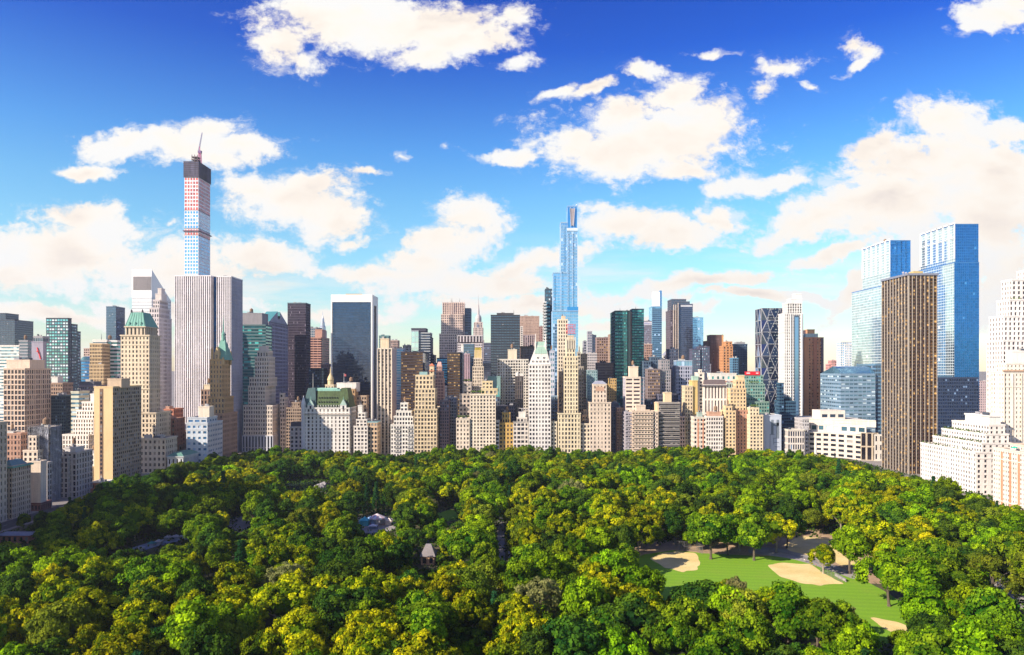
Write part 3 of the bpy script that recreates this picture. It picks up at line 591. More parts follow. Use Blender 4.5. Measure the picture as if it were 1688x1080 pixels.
# Sherry: ornate tower, copper spire
def spire(i):
    x0, x1, y0, y1, _, z = i[-1]; Y = y0; r = Buf(); X_ = lambda p: WX(p, Y); Z_ = lambda p: WZ(p, Y)
    r.frus(X_(352), X_(372), y0 + 2, y1 - 2, z - 1, X_(359), X_(366), y0 + 8, y0 + 11, Z_(560), COPPER)
    r.lathe(X_(362.6), y0 + 9.5, [(2.3, Z_(561)), (1.9, Z_(552)), (2.3, Z_(551)), (.9, Z_(545)), (.5, Z_(533)), (.05, Z_(519))], COPPER, 8)
    t = []
    for n_, (px, yy, top) in enumerate(((348.5, y0 + 1.5, 572), (367, y0 + 1.5, 588), (367.5, y1 - 3, 577))):
        b = Buf(); b.lathe(X_(px), yy, [(1.5, z - 6), (1.5, Z_(top + 5)), (1.7, Z_(top + 5)), (.1, Z_(top))], (.62, .44, .22), 8); t.append((f'turret#{n_}', b))
    d = Buf(); xm = X_(357.5); d.box(xm - 2.6, xm + 2.6, y0 - .2, y0 + 6, z - 1, Z_(583), (.62, .44, .22)); d.frus(xm - 2.9, xm + 2.9, y0 - .5, y0 + 6, Z_(583), xm - .1, xm + .1, y0 - .5, y0 + 6, Z_(572), (.62, .44, .22))
    d.box(xm - 1.0, xm + 1.0, y0 - .3, y0 - .1, z + .5, Z_(585), 'dark')
    return {'copper_spire': r, 'dormer': d, **dict(t)}
sh = S((.56, .36, .17), 'warm', 5.2, 8.0, .34, .48, .45)
bld('brick_tower', 'slender ochre brick tower topped by a green copper spire and turrets', 790, sh,
    [(346, 367, 682, dict(dy=-8, dep=42, st=S((.42, .26, .18), 'warm', 5.2, 7.6, .34, .46))), (343, 370, 654, dict(dep=26)), (346, 366, 592, dict(dep=sd(366, 379, 790) + 2, cor=.5))], hero=1, ex=spire, clutter=0, cor=.5)
bld('brick_tower', 'dark brick rear wing with arches beside the spired tower', 800, S((.28, .18, .13), 'dark', 5, 8, .4, .6), [(331, 347, 642, dict(dep=14)), (336, 348, 634, dict(dy=4, dep=8, st=dict(plain=(.7, .6, .42))))], clutter=2)
bld('office_building', 'white mid-rise with dark window bands and cream lift tower, left of the spired tower', 735, S((.62, .68, .74), 'sky', 8, 9.6, .6, .42, .5),  # front's blue tint stands for the shadow it lies in
    [(307, 342, 697, dict(dep=sd(342, 367, 735), sst=S((.70, .68, .68), 'dark', 7.2, 8.2, .6, .42, .5))), (309, 341, 688, dict(dy=3, dep=26, st=S((.62, .68, .74), 'dark', 12, 9, .7, .4))), (327, 345, 670, dict(dy=9, dep=12, st=dict(plain=(.80, .70, .55)), part='lift_tower'))], hero=1)
def copper_low(i):
    x0, x1, y0, y1, _, z = i[0]; b = Buf(); b.frus(x0 - 1, x1 + 1, y0 - 1, y1 + 1, z - .4, x0 + 4, x1 - 4, y0 + 5, y1 - 5, z + 3.0, (.10, .24, .20)); return {'copper_roof': b}
bld('club_house', 'low white club house with a shallow green copper roof by the park wall', 700, S((.66, .68, .70), 'dark', 6, 12, .3, .5), [(276, 302, 752, dict(dep=sd(302, 327, 700)))], ex=copper_low, clutter=0, cor=.8)
for a in (('brown brick apartment block behind the low club house', 760, (.32, .16, .11), 272, 288, 690), ('reddish brick rooftop building with orange awnings near the pale stepped tower', 800, (.50, .20, .12), 270, 286, 674),
          ('small brown brick block with a white bulkhead left of the banded mid-rise', 780, (.36, .18, .13), 288, 305, 712), ('dark grey low block right below the pale stepped tower', 770, (.22, .17, .18), 286, 300, 733)):
    bld('brick_building', a[0], a[1], S(a[2], 'dark', 5, 7, .4, .5), [(a[3], a[4], a[5], dict(dep=24)), (a[3] + 3, a[3] + 9, a[5] - 4, dict(dy=5, dep=8, st=dict(plain=(.6, .35, .25))))])
# stepped white tower between the striped slab and the gabled tower
cs = S((.76, .68, .58), 'dark', 4.0, 6.8, .42, .5, .5)
def colbase(i):
    x0, x1, y0, y1, z0, z = i[0]; b = Buf(); g = Buf(); zt = WZ(718, y0)
    facade(b, g, (x0 - 1.2, y0 - 1.2), (1, 0), (0, -1), x1 - x0 + 2.4, 0, zt, S((.55, .58, .66), 'navy', 5.2, 40, .5, .9, 1.0), y0)
    facade(b, g, (x1 + 1.2, y0 - 1.2), (0, 1), (1, 0), y1 - y0 + 1.2, 0, zt, S((.62, .60, .62), 'navy', 5.2, 40, .5, .9, 1.0), y0)
    b.quads([((x0 - 1.2, y0 - 1.2, zt), (x1 + 1.2, y0 - 1.2, zt), (x1 + 1.2, y1, zt), (x0 - 1.2, y1, zt))], (.55, .56, .6))
    return {'column_base': b, 'column_glazing': g}
bld('stepped_tower', 'white stepped tower with a narrow shaft, between striped slab and gabled tower', 890, cs,
    [(401, 449, 668, dict(dep=sd(449, 466, 890))), (409, 437, 636, dict(dy=4, dep=40, g=1)), (411, 443, 622, dict(dy=8, dep=32)), (420, 443, 588, dict(dy=12, dep=24)), (424, 442, 578, dict(dy=15, dep=18)), (427, 439, 570, dict(dy=18, dep=10, st=dict(plain=(.78, .70, .62))))], hero=1, ex=colbase, clutter=0)
bld('stepped_tower', 'small white stepped block clinging to the right of the white stepped tower', 905, cs, [(462, 474, 688, dict(dep=14)), (461, 469, 655, dict(dy=5, dep=14)), (461, 467, 648, dict(dy=8, dep=8))])
bld('office_building', 'teal-banded office block with a grey stone top behind the striped slab', 960, S((.10, .17, .18), 'teal', 6, 5.2, 1, .55, .4), [(390, 438, 535, dict(dep=26)), (390, 432, 516, dict(st=dict(plain=(.27, .26, .28)), dep=24))])
def gable(i):
    x0, x1, y0, y1, _, z = i[-1]; b = Buf(); g = Buf(); ym = (y0 + y1) / 2; zp = z + 20; st_ = wall_mat((.42, .40, .48), .7); rf = wall_mat((.07, .26, .28), .6)
    r = 5.2; N = 14                      # gable wall with the round notch at its peak
    pts = [(y0, z - .8)] + [(ym - r, z - .8 + (zp - z) * (1 - r / (ym - y0)))] + [(ym + r * math.cos(math.pi + math.pi * k / N), zp - 9 + r * math.sin(math.pi + math.pi * k / N)) for k in range(N + 1)] + [(ym + r, z - .8 + (zp - z) * (1 - r / (ym - y0)))] + [(y1, z - .8)]
    for s_, xx in ((1, x1), (-1, x0)):
        for p, q in zip(pts, pts[1:]):
            qd = ((xx, p[0], z - 1), (xx, q[0], z - 1), (xx, q[0], max(q[1], z - .9)), (xx, p[0], max(p[1], z - .9)))
            b.quads([qd if s_ > 0 else qd[::-1]], st_)
    zn = z - .8 + (zp - z) * (1 - r / (ym - y0))
    g.quads([((x0, y0, z - .8), (x1, y0, z - .8), (x1, ym - r, zn), (x0, ym - r, zn)), ((x1, y1, z - .8), (x0, y1, z - .8), (x0, ym + r, zn), (x1, ym + r, zn)), ((x0, ym - r, zn), (x1, ym - r, zn), (x1, ym - r, zp - 9), (x0, ym - r, zp - 9)),
             ((x0, ym + r, zp - 9), (x1, ym + r, zp - 9), (x1, ym + r, zn), (x0, ym + r, zn))], rf)
    g.quads([((x0, ym - r, zp - 13), (x1, ym - r, zp - 13), (x1, ym + r, zp - 13), (x0, ym + r, zp - 13))], DARK)
    return {'gable': b, 'green_roof': g}
gs = S((.44, .40, .46), 'plum', 4.2, 6.2, .55, .5, .5)
bld('gabled_tower', 'grey granite tower tinted violet for shade, with broken pediment and green ridge roof', 1000, gs, [(424, 443, 530, dict(dep=sd(443, 475, 1000), sst=S((.44, .40, .50), 'navy', 4.0, 6.2, .55, .52, .5)))], ex=gable, clutter=0, cor=0)  # violet in the stone stands for shade, strongest on the side
bld('dark_tower', 'plain dark purple-brown office slab immediately right of the gabled tower', 1100, S((.075, .06, .085), 'plum', 1.9, 4.2, .75, .7, .25), [(474, 504, 499, dict(dep=sd(504, 509, 1100) + 10, pc=(.12, .18, .20)))])
bld('office_building', 'reddish granite office tower with ribbon windows in front of the needle-spired tower', 1150, S((.50, .28, .22), 'plum', 8, 4.0, .92, .5, .4),
    [(509, 531, 556, dict(dep=sd(531, 543, 1150))), (519, 531, 543, dict(dy=4, dep=22, st=dict(plain=(.5, .28, .22))))])
bld('office_building', 'small grey flat-topped tower peeking over the reddish granite tower', 1350, S(GREY, 'slate', 3, 4, .8, .6), [(507, 526, 540, dict(dep=20))])
bld('dark_tower', 'dark teal glass block under the reddish granite tower', 1000, S((.03, .06, .08), 'navy', 3.4, 4.4, .8, .6), [(509, 533, 607, dict(dep=20)), (529, 545, 600, dict(g=1, dy=30, dep=20, st=S((.30, .20, .20), 'plum', 3, 4, .6, .5)))])
def needle(i):
    x0, x1, y0, y1, _, z = i[0]; b = Buf(); cx, cy = (x0 + x1) / 2, (y0 + y1) / 2; Z_ = lambda p: WZ(p, y0); st_ = wall_mat((.55, .58, .62), .3, .1, .6)
    r = (x1 - x0) / 2; b.lathe(cx, cy, [(r, Z_(545)), (r * .95, Z_(539)), (r * .7, Z_(537)), (r * .66, Z_(532)), (r * .48, Z_(530)), (r * .42, Z_(526)), (r * .26, Z_(524)), (r * .10, Z_(520)), (.2, Z_(512))], st_, 4 * 4)
    return {'spire': b}
bld('spired_skyscraper', 'distant art deco skyscraper tapering to a silver needle spire', 2200, S((.5, .46, .46), 'dark', 2.4, 2.6, .5, .5), [(525, 536, 545, dict(dep=20))], ex=needle, clutter=0)
# the marble framed dark glass slab
def framed(i):
    x0, x1, y0, y1, _, z = i[0]; b = Buf(); g = Buf(); Y = y0 - 1.6; X_ = lambda p: WX(p, Y); Z_ = lambda p: WZ(p, Y); m = wall_mat((.88, .85, .80), .5, .06)
    for (a, c) in ((x0 - .1, X_(547.5)), (X_(611.5), x1 + .9)): b.box(a, c, Y, y0 + .5, 0, z + .1, m)
    b.box(X_(547.5), X_(611.5), Y, y0 + .5, Z_(498), z + .1, m)
    b.box(x0 - .1, x1 + .9, y0 + .5, y1 + .1, z - 3, z + .1, m)
    # side wall: marble with a tall dark slot
    ya, yb = y0 + (y1 - y0) * .30, y0 + (y1 - y0) * .72; zs = Z_(502)
    b.box(x1 - 1, x1 + .8, y0 + .5, ya, 0, z - 3, m); b.box(x1 - 1, x1 + .8, yb, y1, 0, z - 3, m); b.box(x1 - 1, x1 + .8, ya, yb, zs, z - 3, m)
    r = Buf()
    for k in range(9): r.box(X_(568 + k * 3.0), X_(570.4 + k * 3.0), y0 + 6, y0 + 7, z, z + 1.9, (.55, .33, .16))
    return {'marble_frame': b, 'roof_rig': r}
bld('glass_slab', 'broad dark blue glass slab inside a white marble frame', 960, S((.035, .05, .075), 'mirror', 2.4, 4.6, .94, .90, .15), [(546, 613, 486, dict(dep=sd(614, 623, 960), cor=0))], ex=framed, clutter=0)
# the chateau hotel
def chateau(i):
    x0, x1, y0, y1, _, z = i[0]; Y = y0; X_ = lambda p, dy=0: WX(p, Y + dy); Z_ = lambda p: WZ(p, Y); gr = wall_mat((.07, .115, .035), .8, .5); dg = wall_mat((.035, .09, .09), .7, .3)
    r = Buf(); r.frus(X_(521), X_(557), y0 + 1.5, y1 - 2, z - .8, X_(523, 8), X_(563, 8), y0 + 9, y1 - 9, Z_(645), gr)
    h = Buf(); h.frus(X_(557), X_(576), y0 + .8, y1 - 2, z - .8, X_(562, 6), X_(572, 6), y0 + 8, y1 - 9, Z_(640), gr)
    l = Buf(); l.frus(X_(498), X_(521), y0 + .8, y1 - 2, z - .8, X_(507, 6), X_(519, 6), y0 + 8, y1 - 9, Z_(640), dg)
    lg = Buf(); lg.box(X_(521, 9), X_(561, 9), y0 + 9, y1 - 9, Z_(645), Z_(642), (.25, .5, .42)); lg.box(X_(523, 12), X_(556, 12), y0 + 12, y1 - 12, Z_(642), Z_(640), (.35, .6, .5))
    cr_ = Buf(); cr_.box(x0 - 1, x1 + 1, y0 - 1.3, y0, Z_(683) - .5, Z_(681.5), (.55, .50, .44)); cr_.box(x1, x1 + 1, y0, y1, Z_(683) - .5, Z_(681.5), (.55, .5, .44))
    out = {'mansard_roof#1': r, 'mansard_roof#2': h, 'mansard_roof#3': l, 'copper_ridge': lg, 'cornice': cr_}
    for n_, px in enumerate((512, 566)):
        g = Buf(); a, c = X_(px - 5), X_(px + 5); g.box(a, c, y0 - .4, y0 + 4, z - .8, Z_(668), (.82, .79, .74)); g.frus(a - .4, c + .4, y0 - .6, y0 + 4, Z_(668), (a + c) / 2 - .5, (a + c) / 2 + .5, y0 - .6, y0 + 4, Z_(659), (.45, .62, .54))
        g.box((a + c) / 2 - 1, (a + c) / 2 + 1, y0 - .55, y0 - .35, Z_(674), Z_(669), 'dark'); g.lathe((a + c) / 2, y0 + 1, [(.5, Z_(660)), (.05, Z_(653))], COPPER, 6); out[f'gable#{n_}'] = g
    for k in range(9):
        d = Buf(); xx = X_(524 + k * 4.3); d.frus(xx - 1, xx + 1, y0 + .4, y0 + 4, z - .6, xx - .1, xx + .1, y0 + .4, y0 + 4, z + 3.2, (.66, .66, .60)); d.box(xx - .5, xx + .5, y0 + .25, y0 + .4, z - .4, z + 1.3, 'dark'); out[f'dormer#{k}'] = d
    for row, zz in ((0, 664), (1, 657)):
        for k in range(8):
            d = Buf(); xx = X_(526 + k * 4.2, 5); f = (674 - zz) / 30; yy = y0 + 1.5 + f * 7.5; d.box(xx - .45, xx + .45, yy - .9, yy + 1, Z_(zz), Z_(zz) + 1.5, (.03, .035, .03)); out[f'roof_window#{row}{k}'] = d
    fl = Buf(); fl.lathe(X_(567, 12), y0 + 12, [(.22, Z_(641)), (.12, Z_(615))], (.8, .8, .8), 6); out['flagpole#1'] = fl
    fb_ = Buf(); fx = X_(567.3, 12); fb_.quads([((fx, y0 + 12, Z_(620.5)), (fx + 2.2, y0 + 12.6, Z_(620.8)), (fx + 2.3, y0 + 12.6, Z_(617)), (fx, y0 + 12, Z_(616.5)))], (.7, .15, .15)); out['flag'] = fb_
    f2 = Buf(); f2.lathe(X_(516, 12), y0 + 12, [(.22, Z_(641)), (.12, Z_(616))], (.8, .8, .8), 6); out['flagpole#2'] = f2
    tb_ = Buf(); tb_.lathe(x0 + .6, y0 + 1.2, [(2.6, 0), (2.6, Z_(668)), (3.0, Z_(667)), (.1, Z_(652))], (.66, .66, .66), 14); out['corner_turret'] = tb_
    return out
bld('chateau_hotel', 'white chateau-like hotel with a moss green mansard roof, gables and flagpoles', 835, S((.84, .80, .74), 'warm', 6.2, 6.25, .40, .56, .4),
    [(499, 576, 672, dict(dep=sd(576, 584, 835) + 10, sides='R'))], hero=1, ex=chateau, clutter=0, cor=.5)
bld('brick_tower', 'tan brick building with a big white roof box directly behind the moss green mansard', 900, S((.56, .36, .18), 'warm', 4, 7, .36, .5),
    [(560, 585, 641, dict(dep=20)), (584, 604, 652, dict(g=1, dy=4, dep=16, st=S((.52, .40, .28), 'dark', 4, 6.6, .5, .5))), (555, 589, 631, dict(dy=8, dep=16, zb=645, st=dict(plain=(.86, .82, .76)), part='roof_box'))], clutter=1)
def dome(i):
    x0, x1, y0, y1, _, z = i[-1]; b = Buf(); b.lathe((x0 + x1) / 2, (y0 + y1) / 2, [(3.6, z - 1), (3.6, z + 5), (4.2, z + 5.4), (3.2, z + 9), (1.6, z + 12), (.8, z + 14), (.7, z + 18), (.1, z + 22)], (.74, .60, .34), 12); return {'cupola': b}
bld('stepped_tower', 'cream building ending in a domed cupola left of the white roof box', 880, S((.74, .62, .42), 'dark', 5, 7, .4, .5), [(527, 550, 642, dict(dep=20)), (536, 550, 634, dict(dy=4, dep=12))], ex=dome, clutter=0)
bld('stepped_tower', 'small white stepped apartment house between chateau hotel and tan flat-topped block', 835, S((.82, .77, .68), 'dark', 5.6, 6.6, .5, .5, .4),
    [(583, 606, 702, dict(dep=20)), (587, 605, 691, dict(dy=3, dep=16)), (590, 602, 680, dict(dy=5, dep=12)), (590, 597, 668, dict(dy=7, dep=8, st=dict(plain=WHITE)))], hero=1)
bld('apartment_building', 'tan block with a blue-green cornice at the foot of the slender striped tower', 838, S((.66, .48, .30), 'dark', 6, 7.0, .5, .5, .5), [(606, 622, 695, dict(dep=20, pc=(.24, .42, .44)))], hero=1)
def strip_ex(i): 
    x0, x1, y0, y1, _, z = i[0]; b = Buf()
    for k in range(5):
        x = x0 + (x1 - x0) * k / 4; b.box(x - .45 if k else x - .2, x + .45 if k < 4 else x + .2, y0 - .5, y0, 0, z, (.80, .70, .56))
    return {'pilasters': b}
bld('striped_tower', 'slender cream tower with four dark vertical window strips, right of the marble-framed slab', 868, S((.80, .70, .56), 'warm', 6, 5.0, .52, 1, .5, .35, wall_mat((.30, .24, .18), .7)),
    [(622, 646, 574, dict(dep=sd(646, 653, 868) + 4, sst=dict(plain=(.5, .42, .42)) if 0 else S((.56, .46, .42), 'plum', 20, 5, .1, .3))), (627, 641, 558, dict(dy=5, dep=12, st=dict(plain=(.76, .62, .42)), part='penthouse'))], ex=strip_ex)
bld('office_building', 'white office tower with thin horizontal bands between striped tower and bronze block', 1000, S((.80, .80, .80), 'sky', 20, 4.2, 1, .35, .4), [(645, 664, 574, dict(dep=20))])
bld('dark_tower', 'dark bronze office block with a smooth blue-grey side, behind the red-turreted hotel', 980, S((.045, .032, .035), 'bronze', 3.4, 4.8, .84, .42, .3), [(661, 697, 580, dict(dep=sd(697, 707, 980) + 8, sst=S((.10, .15, .24), 'slate', 20, 30, .9, .96, .1)))])
bld('glass_tower', 'glass tower with a pale blue left panel and dark balconied steps to its right', 1100, S((.06, .07, .09), 'navy', 5, 4.6, 1, .5, .5),
    [(689, 709, 548, dict(dep=30, st=S((.45, .48, .5), 'navy', 6, 4.2, 1, .62, .8))), (678, 690, 545, dict(g=1, dy=-2, dep=26, st=S((.5, .55, .6), 'pale', 6, 9, .9, .9, .2))), (678, 702, 541, dict(zb=546, dy=0, dep=26, st=dict(plain=(.06, .06, .09)))), (701, 711, 556, dict(g=1, dy=12, dep=26)), (709, 716, 585, dict(g=1, dy=8, dep=26))])
for a in (('teal-roofed block half hidden behind the slender striped tower', 1400, (.12, .26, .26), 625, 641, 553), ('brown penthouse block just right of the slender striped tower', 1350, (.42, .30, .26), 640, 656, 561),
          ('grey ribbed block between the bronze block and the pale glass panel', 1300, (.42, .38, .36), 664, 680, 569)):
    bld('office_building', a[0], a[1], S(a[2], 'dark', 2.4, 4, .5, .6), [(a[3], a[4], a[5], dict(dep=20))])
# red-turreted stepped hotel
def redtop(i):
    x0, x1, y0, y1, _, z = i[-1]; b = Buf(); b.frus(x0 - .8, x1 + .8, y0 - .8, y1 + .8, z, x0 + 3, x1 - 3, y0 + 2, y1 - 2, z + 3.4, (.62, .20, .10)); b2 = Buf(); b2.box(x0 - .6, x1 + .6, y0 - .6, y1 + .6, z - 6.4, z - 5.4, (.66, .24, .12))
    t = Buf(); q = i[1]; Y = q[2]; t.frus(WX(689, Y), WX(704, Y), Y + 5, Y + 20, q[5] - .5, WX(690, Y), WX(703, Y), Y + 8, Y + 18, WZ(613, Y), (.20, .34, .34)); return {'tiled_roof': b, 'tiled_band': b2, 'copper_roof': t}
rs = S((.74, .60, .38), 'warm', 5.6, 6.5, .46, .52, .5)
bld('stepped_hotel', 'large tan stepped hotel crowned by a small turret with a red tiled roof', 835, rs,
    [(683, 720, 674, dict(dep=sd(720, 728, 835) + 6, cor=.5)), (684, 717, 640, dict(dy=2.5, dep=26)), (685, 714, 618, dict(dy=5, dep=22)), (708, 715, 603, dict(dy=5, dep=9, cor=.1, st=S((.74, .6, .38), 'warm', 6, 14, .3, .4)))], hero=1, ex=redtop, clutter=0)
bs_ = S((.82, .78, .70), 'dark', 4.8, 6.4, .5, .5, .5)
bld('balcony_hotel', 'white stepped apartment hotel with stacked balconies left of the red-turreted hotel', 835, bs_,
    [(644, 682, 700, dict(dep=22)), (649, 681, 686, dict(dy=3, dep=20)), (653, 678, 677, dict(dy=5, dep=16)), (660, 672, 664, dict(dy=8, dep=9))], hero=1,
    ex=lambda i: {f'balconies#{n}': balc(i[0], a, c) for n, (a, c) in enumerate(((650, 659), (671, 679)))})
# --- middle of the skyline, far layer ------------------------------------------------
rk = S((.74, .58, .48), 'plum', 3.1, 4.2, .42, .55, .5)
def rock_ex(i):
    x0, x1, y0, y1, _, z = i[-1]; b = Buf(); n = 10
    for k in range(n + 1):
        x = x0 + (x1 - x0) * k / n; b.box(x - .8, x + .8, y0 - 1.2, y0, WZ(690, y0), z + 1.5, (.74, .58, .50))
    a = Buf()
    for px in (743, 744.5, 757): a.lathe(WX(px, y0), y0 + 10, [(.5, z), (.1, z + 9)], DARK, 5)
    return {'pier': b, 'antenna': a}
bld('ribbed_skyscraper', 'pinkish limestone ribbed skyscraper with a ragged flat top, left of the mast-topped one', 1350, rk,
    [(724, 762, 550, dict(dep=40)), (727, 763, 518, dict(dy=3, dep=36)), (730, 765, 499, dict(dy=6, dep=30)), (763, 776, 508, dict(g=1, dy=12, dep=26, st=S((.10, .13, .2), 'navy', 4, 4.2, .9, .6, .3)))], ex=lambda i: rock_ex([i[2]]), clutter=0)
def esb(i):
    x0, x1, y0, y1, _, z = i[-1]; Y = y0; Z_ = lambda p: WZ(p, Y); cx, cy = WX(788.3, Y), (y0 + y1) / 2; b = Buf(); m = (.70, .58, .52)
    b.lathe(cx, cy, [(8.5, z - 1), (8.5, Z_(524)), (7.2, Z_(521)), (4.8, Z_(519)), (3.0, Z_(518)), (2.7, Z_(510)), (1.8, Z_(506)), (1.6, Z_(503)), (.7, Z_(500)), (.5, Z_(492)), (.15, Z_(485))], wall_mat((.50, .45, .44), .5), 10)
    r = Buf()
    for k in range(5): x = x0 + (x1 - x0) * k / 4; r.box(x - 1, x + 1, y0 - 1.5, y0, Z_(600), z - 2, m)
    d = Buf(); d.box(WX(786, Y), WX(789, Y), y0 - 1.9, y0 - .5, Z_(600), Z_(535), (.2, .22, .3))
    return {'mooring_mast': b, 'pier': r, 'window_strip': d}
es = S((.70, .58, .52), 'plum', 2.4, 3, .5, .6, .5)
bld('mast_skyscraper', 'distant art deco skyscraper with stepped shoulders and a tall needle mast', 2000, es,
    [(779, 797, 560, dict(dep=50)), (780, 796, 540, dict(dy=4, dep=40)), (781.5, 795, 531, dict(dy=8, dep=30))], ex=esb, clutter=0)
bld('office_building', 'white-ribbed dark office block with a pale band, in front of the mast-topped skyscraper', 1200, S((.72, .66, .66), 'plum', 5.4, 4.4, .62, 1, .6, .2, wall_mat((.12, .08, .10), .5)), [(754, 795, 566, dict(dep=36, st=S((.68, .62, .62), 'plum', 3, 4, .5, .4))), (754, 795, 553, dict(zb=564, dep=36))])
bld('glass_tower', 'blue glass block with a white side fin in front of the pinkish ribbed skyscraper', 1050, S((.10, .18, .26), 'slate', 3, 4.4, .9, .7, .2), [(764, 781, 567, dict(dep=26)), (760, 764, 568, dict(g=1, dep=20, st=dict(plain=WHITE)))])
bld('dark_tower', 'dark blue-violet office block right of the mast-topped skyscraper', 1300, S((.16, .17, .22), 'navy', 3, 3.2, 1, .5, .3), [(797, 812, 565, dict(dep=30)), (792, 810, 597, dict(g=1, dep=20, st=S((.08, .10, .16), 'navy', 3, 3, .8, .6)))])
bld('dark_tower', 'dark bronze grid office block with ragged lit ribbons, below the pinkish ribbed skyscraper', 1000, S((.045, .035, .035), 'bronze', 3.6, 4.6, .84, .46, .3), [(737, 758, 581, dict(dep=sd(758, 767, 1000) + 10, sst=S((.03, .03, .05), 'navy', 4, 5, .7, .6)))])
def postmod(i):
    x0, x1, y0, y1, _, z = i[-1]; b = Buf(); b.frus(x0, x1, y0, y1, z - .6, (x0 + x1) / 2 - 2, (x0 + x1) / 2 + 2, y0 + 4, y1 - 4, z + 5, (.62, .36, .30)); return {'pointed_roof': b}
bld('stepped_tower', 'salmon pink stepped office tower with a pointed crown right of the red-turreted hotel', 920, S((.62, .38, .30), 'plum', 2.6, 5, .55, .8, .4),
    [(716, 731, 624, dict(dep=18)), (718, 730, 612, dict(dy=2, dep=14)), (720, 728, 603, dict(dy=4, dep=10))], ex=postmod, clutter=0)
bld('dark_tower', 'dark royal blue stepped block directly behind the salmon pink tower', 1050, S((.03, .05, .14), 'deep', 3, 4, .8, .6), [(716, 738, 598, dict(dep=20)), (720, 737, 590, dict(dy=4, dep=14))])
bld('office_building', 'pink and dark vertically striped office tower below the blue glass block', 960, S((.60, .42, .46), 'plum', 3.0, 5, .45, 1, .5, .3, wall_mat((.08, .06, .1), .5)), [(765, 774, 583, dict(dep=20))])
bld('black_tower', 'big black steel and glass office box with a square blue-grey grid', 1050, S((.035, .045, .06), 'slate', 4.4, 4.3, .80, .72, .35, .45, wall_mat((.02, .025, .04), .4)), [(809, 857, 519, dict(dep=30)), (819, 846, 516, dict(zb=520, dy=8, dep=14, st=dict(plain=DARK)))], ex=lambda i: {'antenna': mast(WX(847, 1060), 1062, i[0][5], WZ(511, 1060), .5)})
bld('office_building', 'plain tan-brown slab with a dark crown band beside the black box tower', 1250, S((.52, .36, .28), 'warm', 2.2, 2.5, .35, .4, .2), [(856, 889, 521, dict(dep=20))])
bld('office_building', 'narrow reddish brown slab at the right of the plain tan-brown slab', 1300, S((.38, .22, .20), 'warm', 3, 3, .4, .4), [(888, 895, 538, dict(dep=20))])
bld('office_building', 'violet-brown ribbed block with white corner in front of the plain tan-brown slab', 1150, S((.46, .36, .36), 'plum', 4, 4, .55, 1, .5, .3, wall_mat((.2, .14, .14))), [(862, 884, 552, dict(dep=20)), (858, 862, 538, dict(g=1, dep=16, st=S(WHITE, 'plum', 4, 3, .5, .5)))])
bld('office_building', 'dark ribbed office block with a deep overhanging roof slab, right of the black box tower', 1080, S((.22, .20, .24), 'plum', 2.4, 4, .5, .8, .4), [(858, 883, 571, dict(dep=22, pc=(.10, .08, .08), cor=2.0))])
bld('hotel_slab', 'pale wide hotel slab with square lift tower on top, partly in blue shade', 905, S((.76, .72, .62), 'dark', 4.3, 4.6, .52, .55, .5), [(820, 871, 592, dict(dep=18)), (837, 852, 576, dict(dy=4, dep=10, st=dict(plain=(.76, .68, .5)), part='lift_tower'))], hero=0)
bld('brick_tower', 'slim black-windowed tower with a white water tank in front of the pale hotel slab', 870, S((.12, .10, .10), 'black', 3.2, 7, .6, .9, .4), [(849, 863, 620, dict(dep=12))], clutter=0,
    ex=lambda i: {'water_tank': tank(i[-1], .3), 'lift_house': boxy(i[-1], .55, .95, 3)})
bld('office_building', 'plain blank sea-green slab behind the gold-crowned tower', 890, S((.20, .33, .31), 'teal', 4, 5, .5, .5), [(804, 825, 620, dict(dep=16, st=dict(plain=(.20, .33, .31))))])
def cupola(i):
    x0, x1, y0, y1, _, z = i[-1]; b = Buf(); cx, cy = (x0 + x1) / 2, (y0 + y1) / 2; b.frus(x0, x1, y0, y1, z, x0 + 2, x1 - 2, y0 + 3, y1 - 3, z + 6, (.06, .26, .25)); b.lathe(cx, cy, [(1.4, z + 6), (1.4, z + 9), (.1, z + 14)], (.2, .45, .4), 8); return {'copper_cupola': b}
bld('brick_tower', 'narrow dark tower with a teal copper roof and tiny cupola beside the ochre apartment house', 870, S((.10, .12, .15), 'navy', 4, 7, .5, .5), [(816, 824, 654, dict(dep=10))], ex=cupola, clutter=0)
# gold-crowned slender tower
def goldcrown(i):
    x0, x1, y0, y1, _, z = i[-1]; b = Buf(); n = 5
    for k in range(n + 1):
        x = x0 + (x1 - x0) * k / n; b.frus(x - .9, x + .9, y0 - .8, y0 + .8, WZ(640, y0), x - .5, x + .5, y0 - .4, y0 + .6, WZ(577, y0), (.74, .58, .34))
    g = Buf(); zt = WZ(573, y0); zb = WZ(592, y0)
    for k in range(n): x = x0 + (x1 - x0) * (k + .5) / n; g.frus(x - .7, x + .7, y0 - .5, y0 + 1, zb, x - .5, x + .5, y0 - .2, y0 + 1, zt, (.58, .46, .06))
    g.box(x0 + .5, x1 - .5, y0 + 1.2, y1 - 1, z - .5, zt, (.5, .42, .2)); return {'pier': b, 'gold_crown': g}
bld('gold_crowned_tower', 'slender cream tower with a fluted golden crown', 880, S((.78, .66, .50), 'warm', 3.0, 5.2, .46, .6, .4), [(779, 797, 604, dict(dep=18, sides='R')), (781, 795, 590, dict(dy=1.5, dep=14)), (782.5, 793.5, 578, dict(dy=2.5, dep=10))], ex=goldcrown, clutter=0)
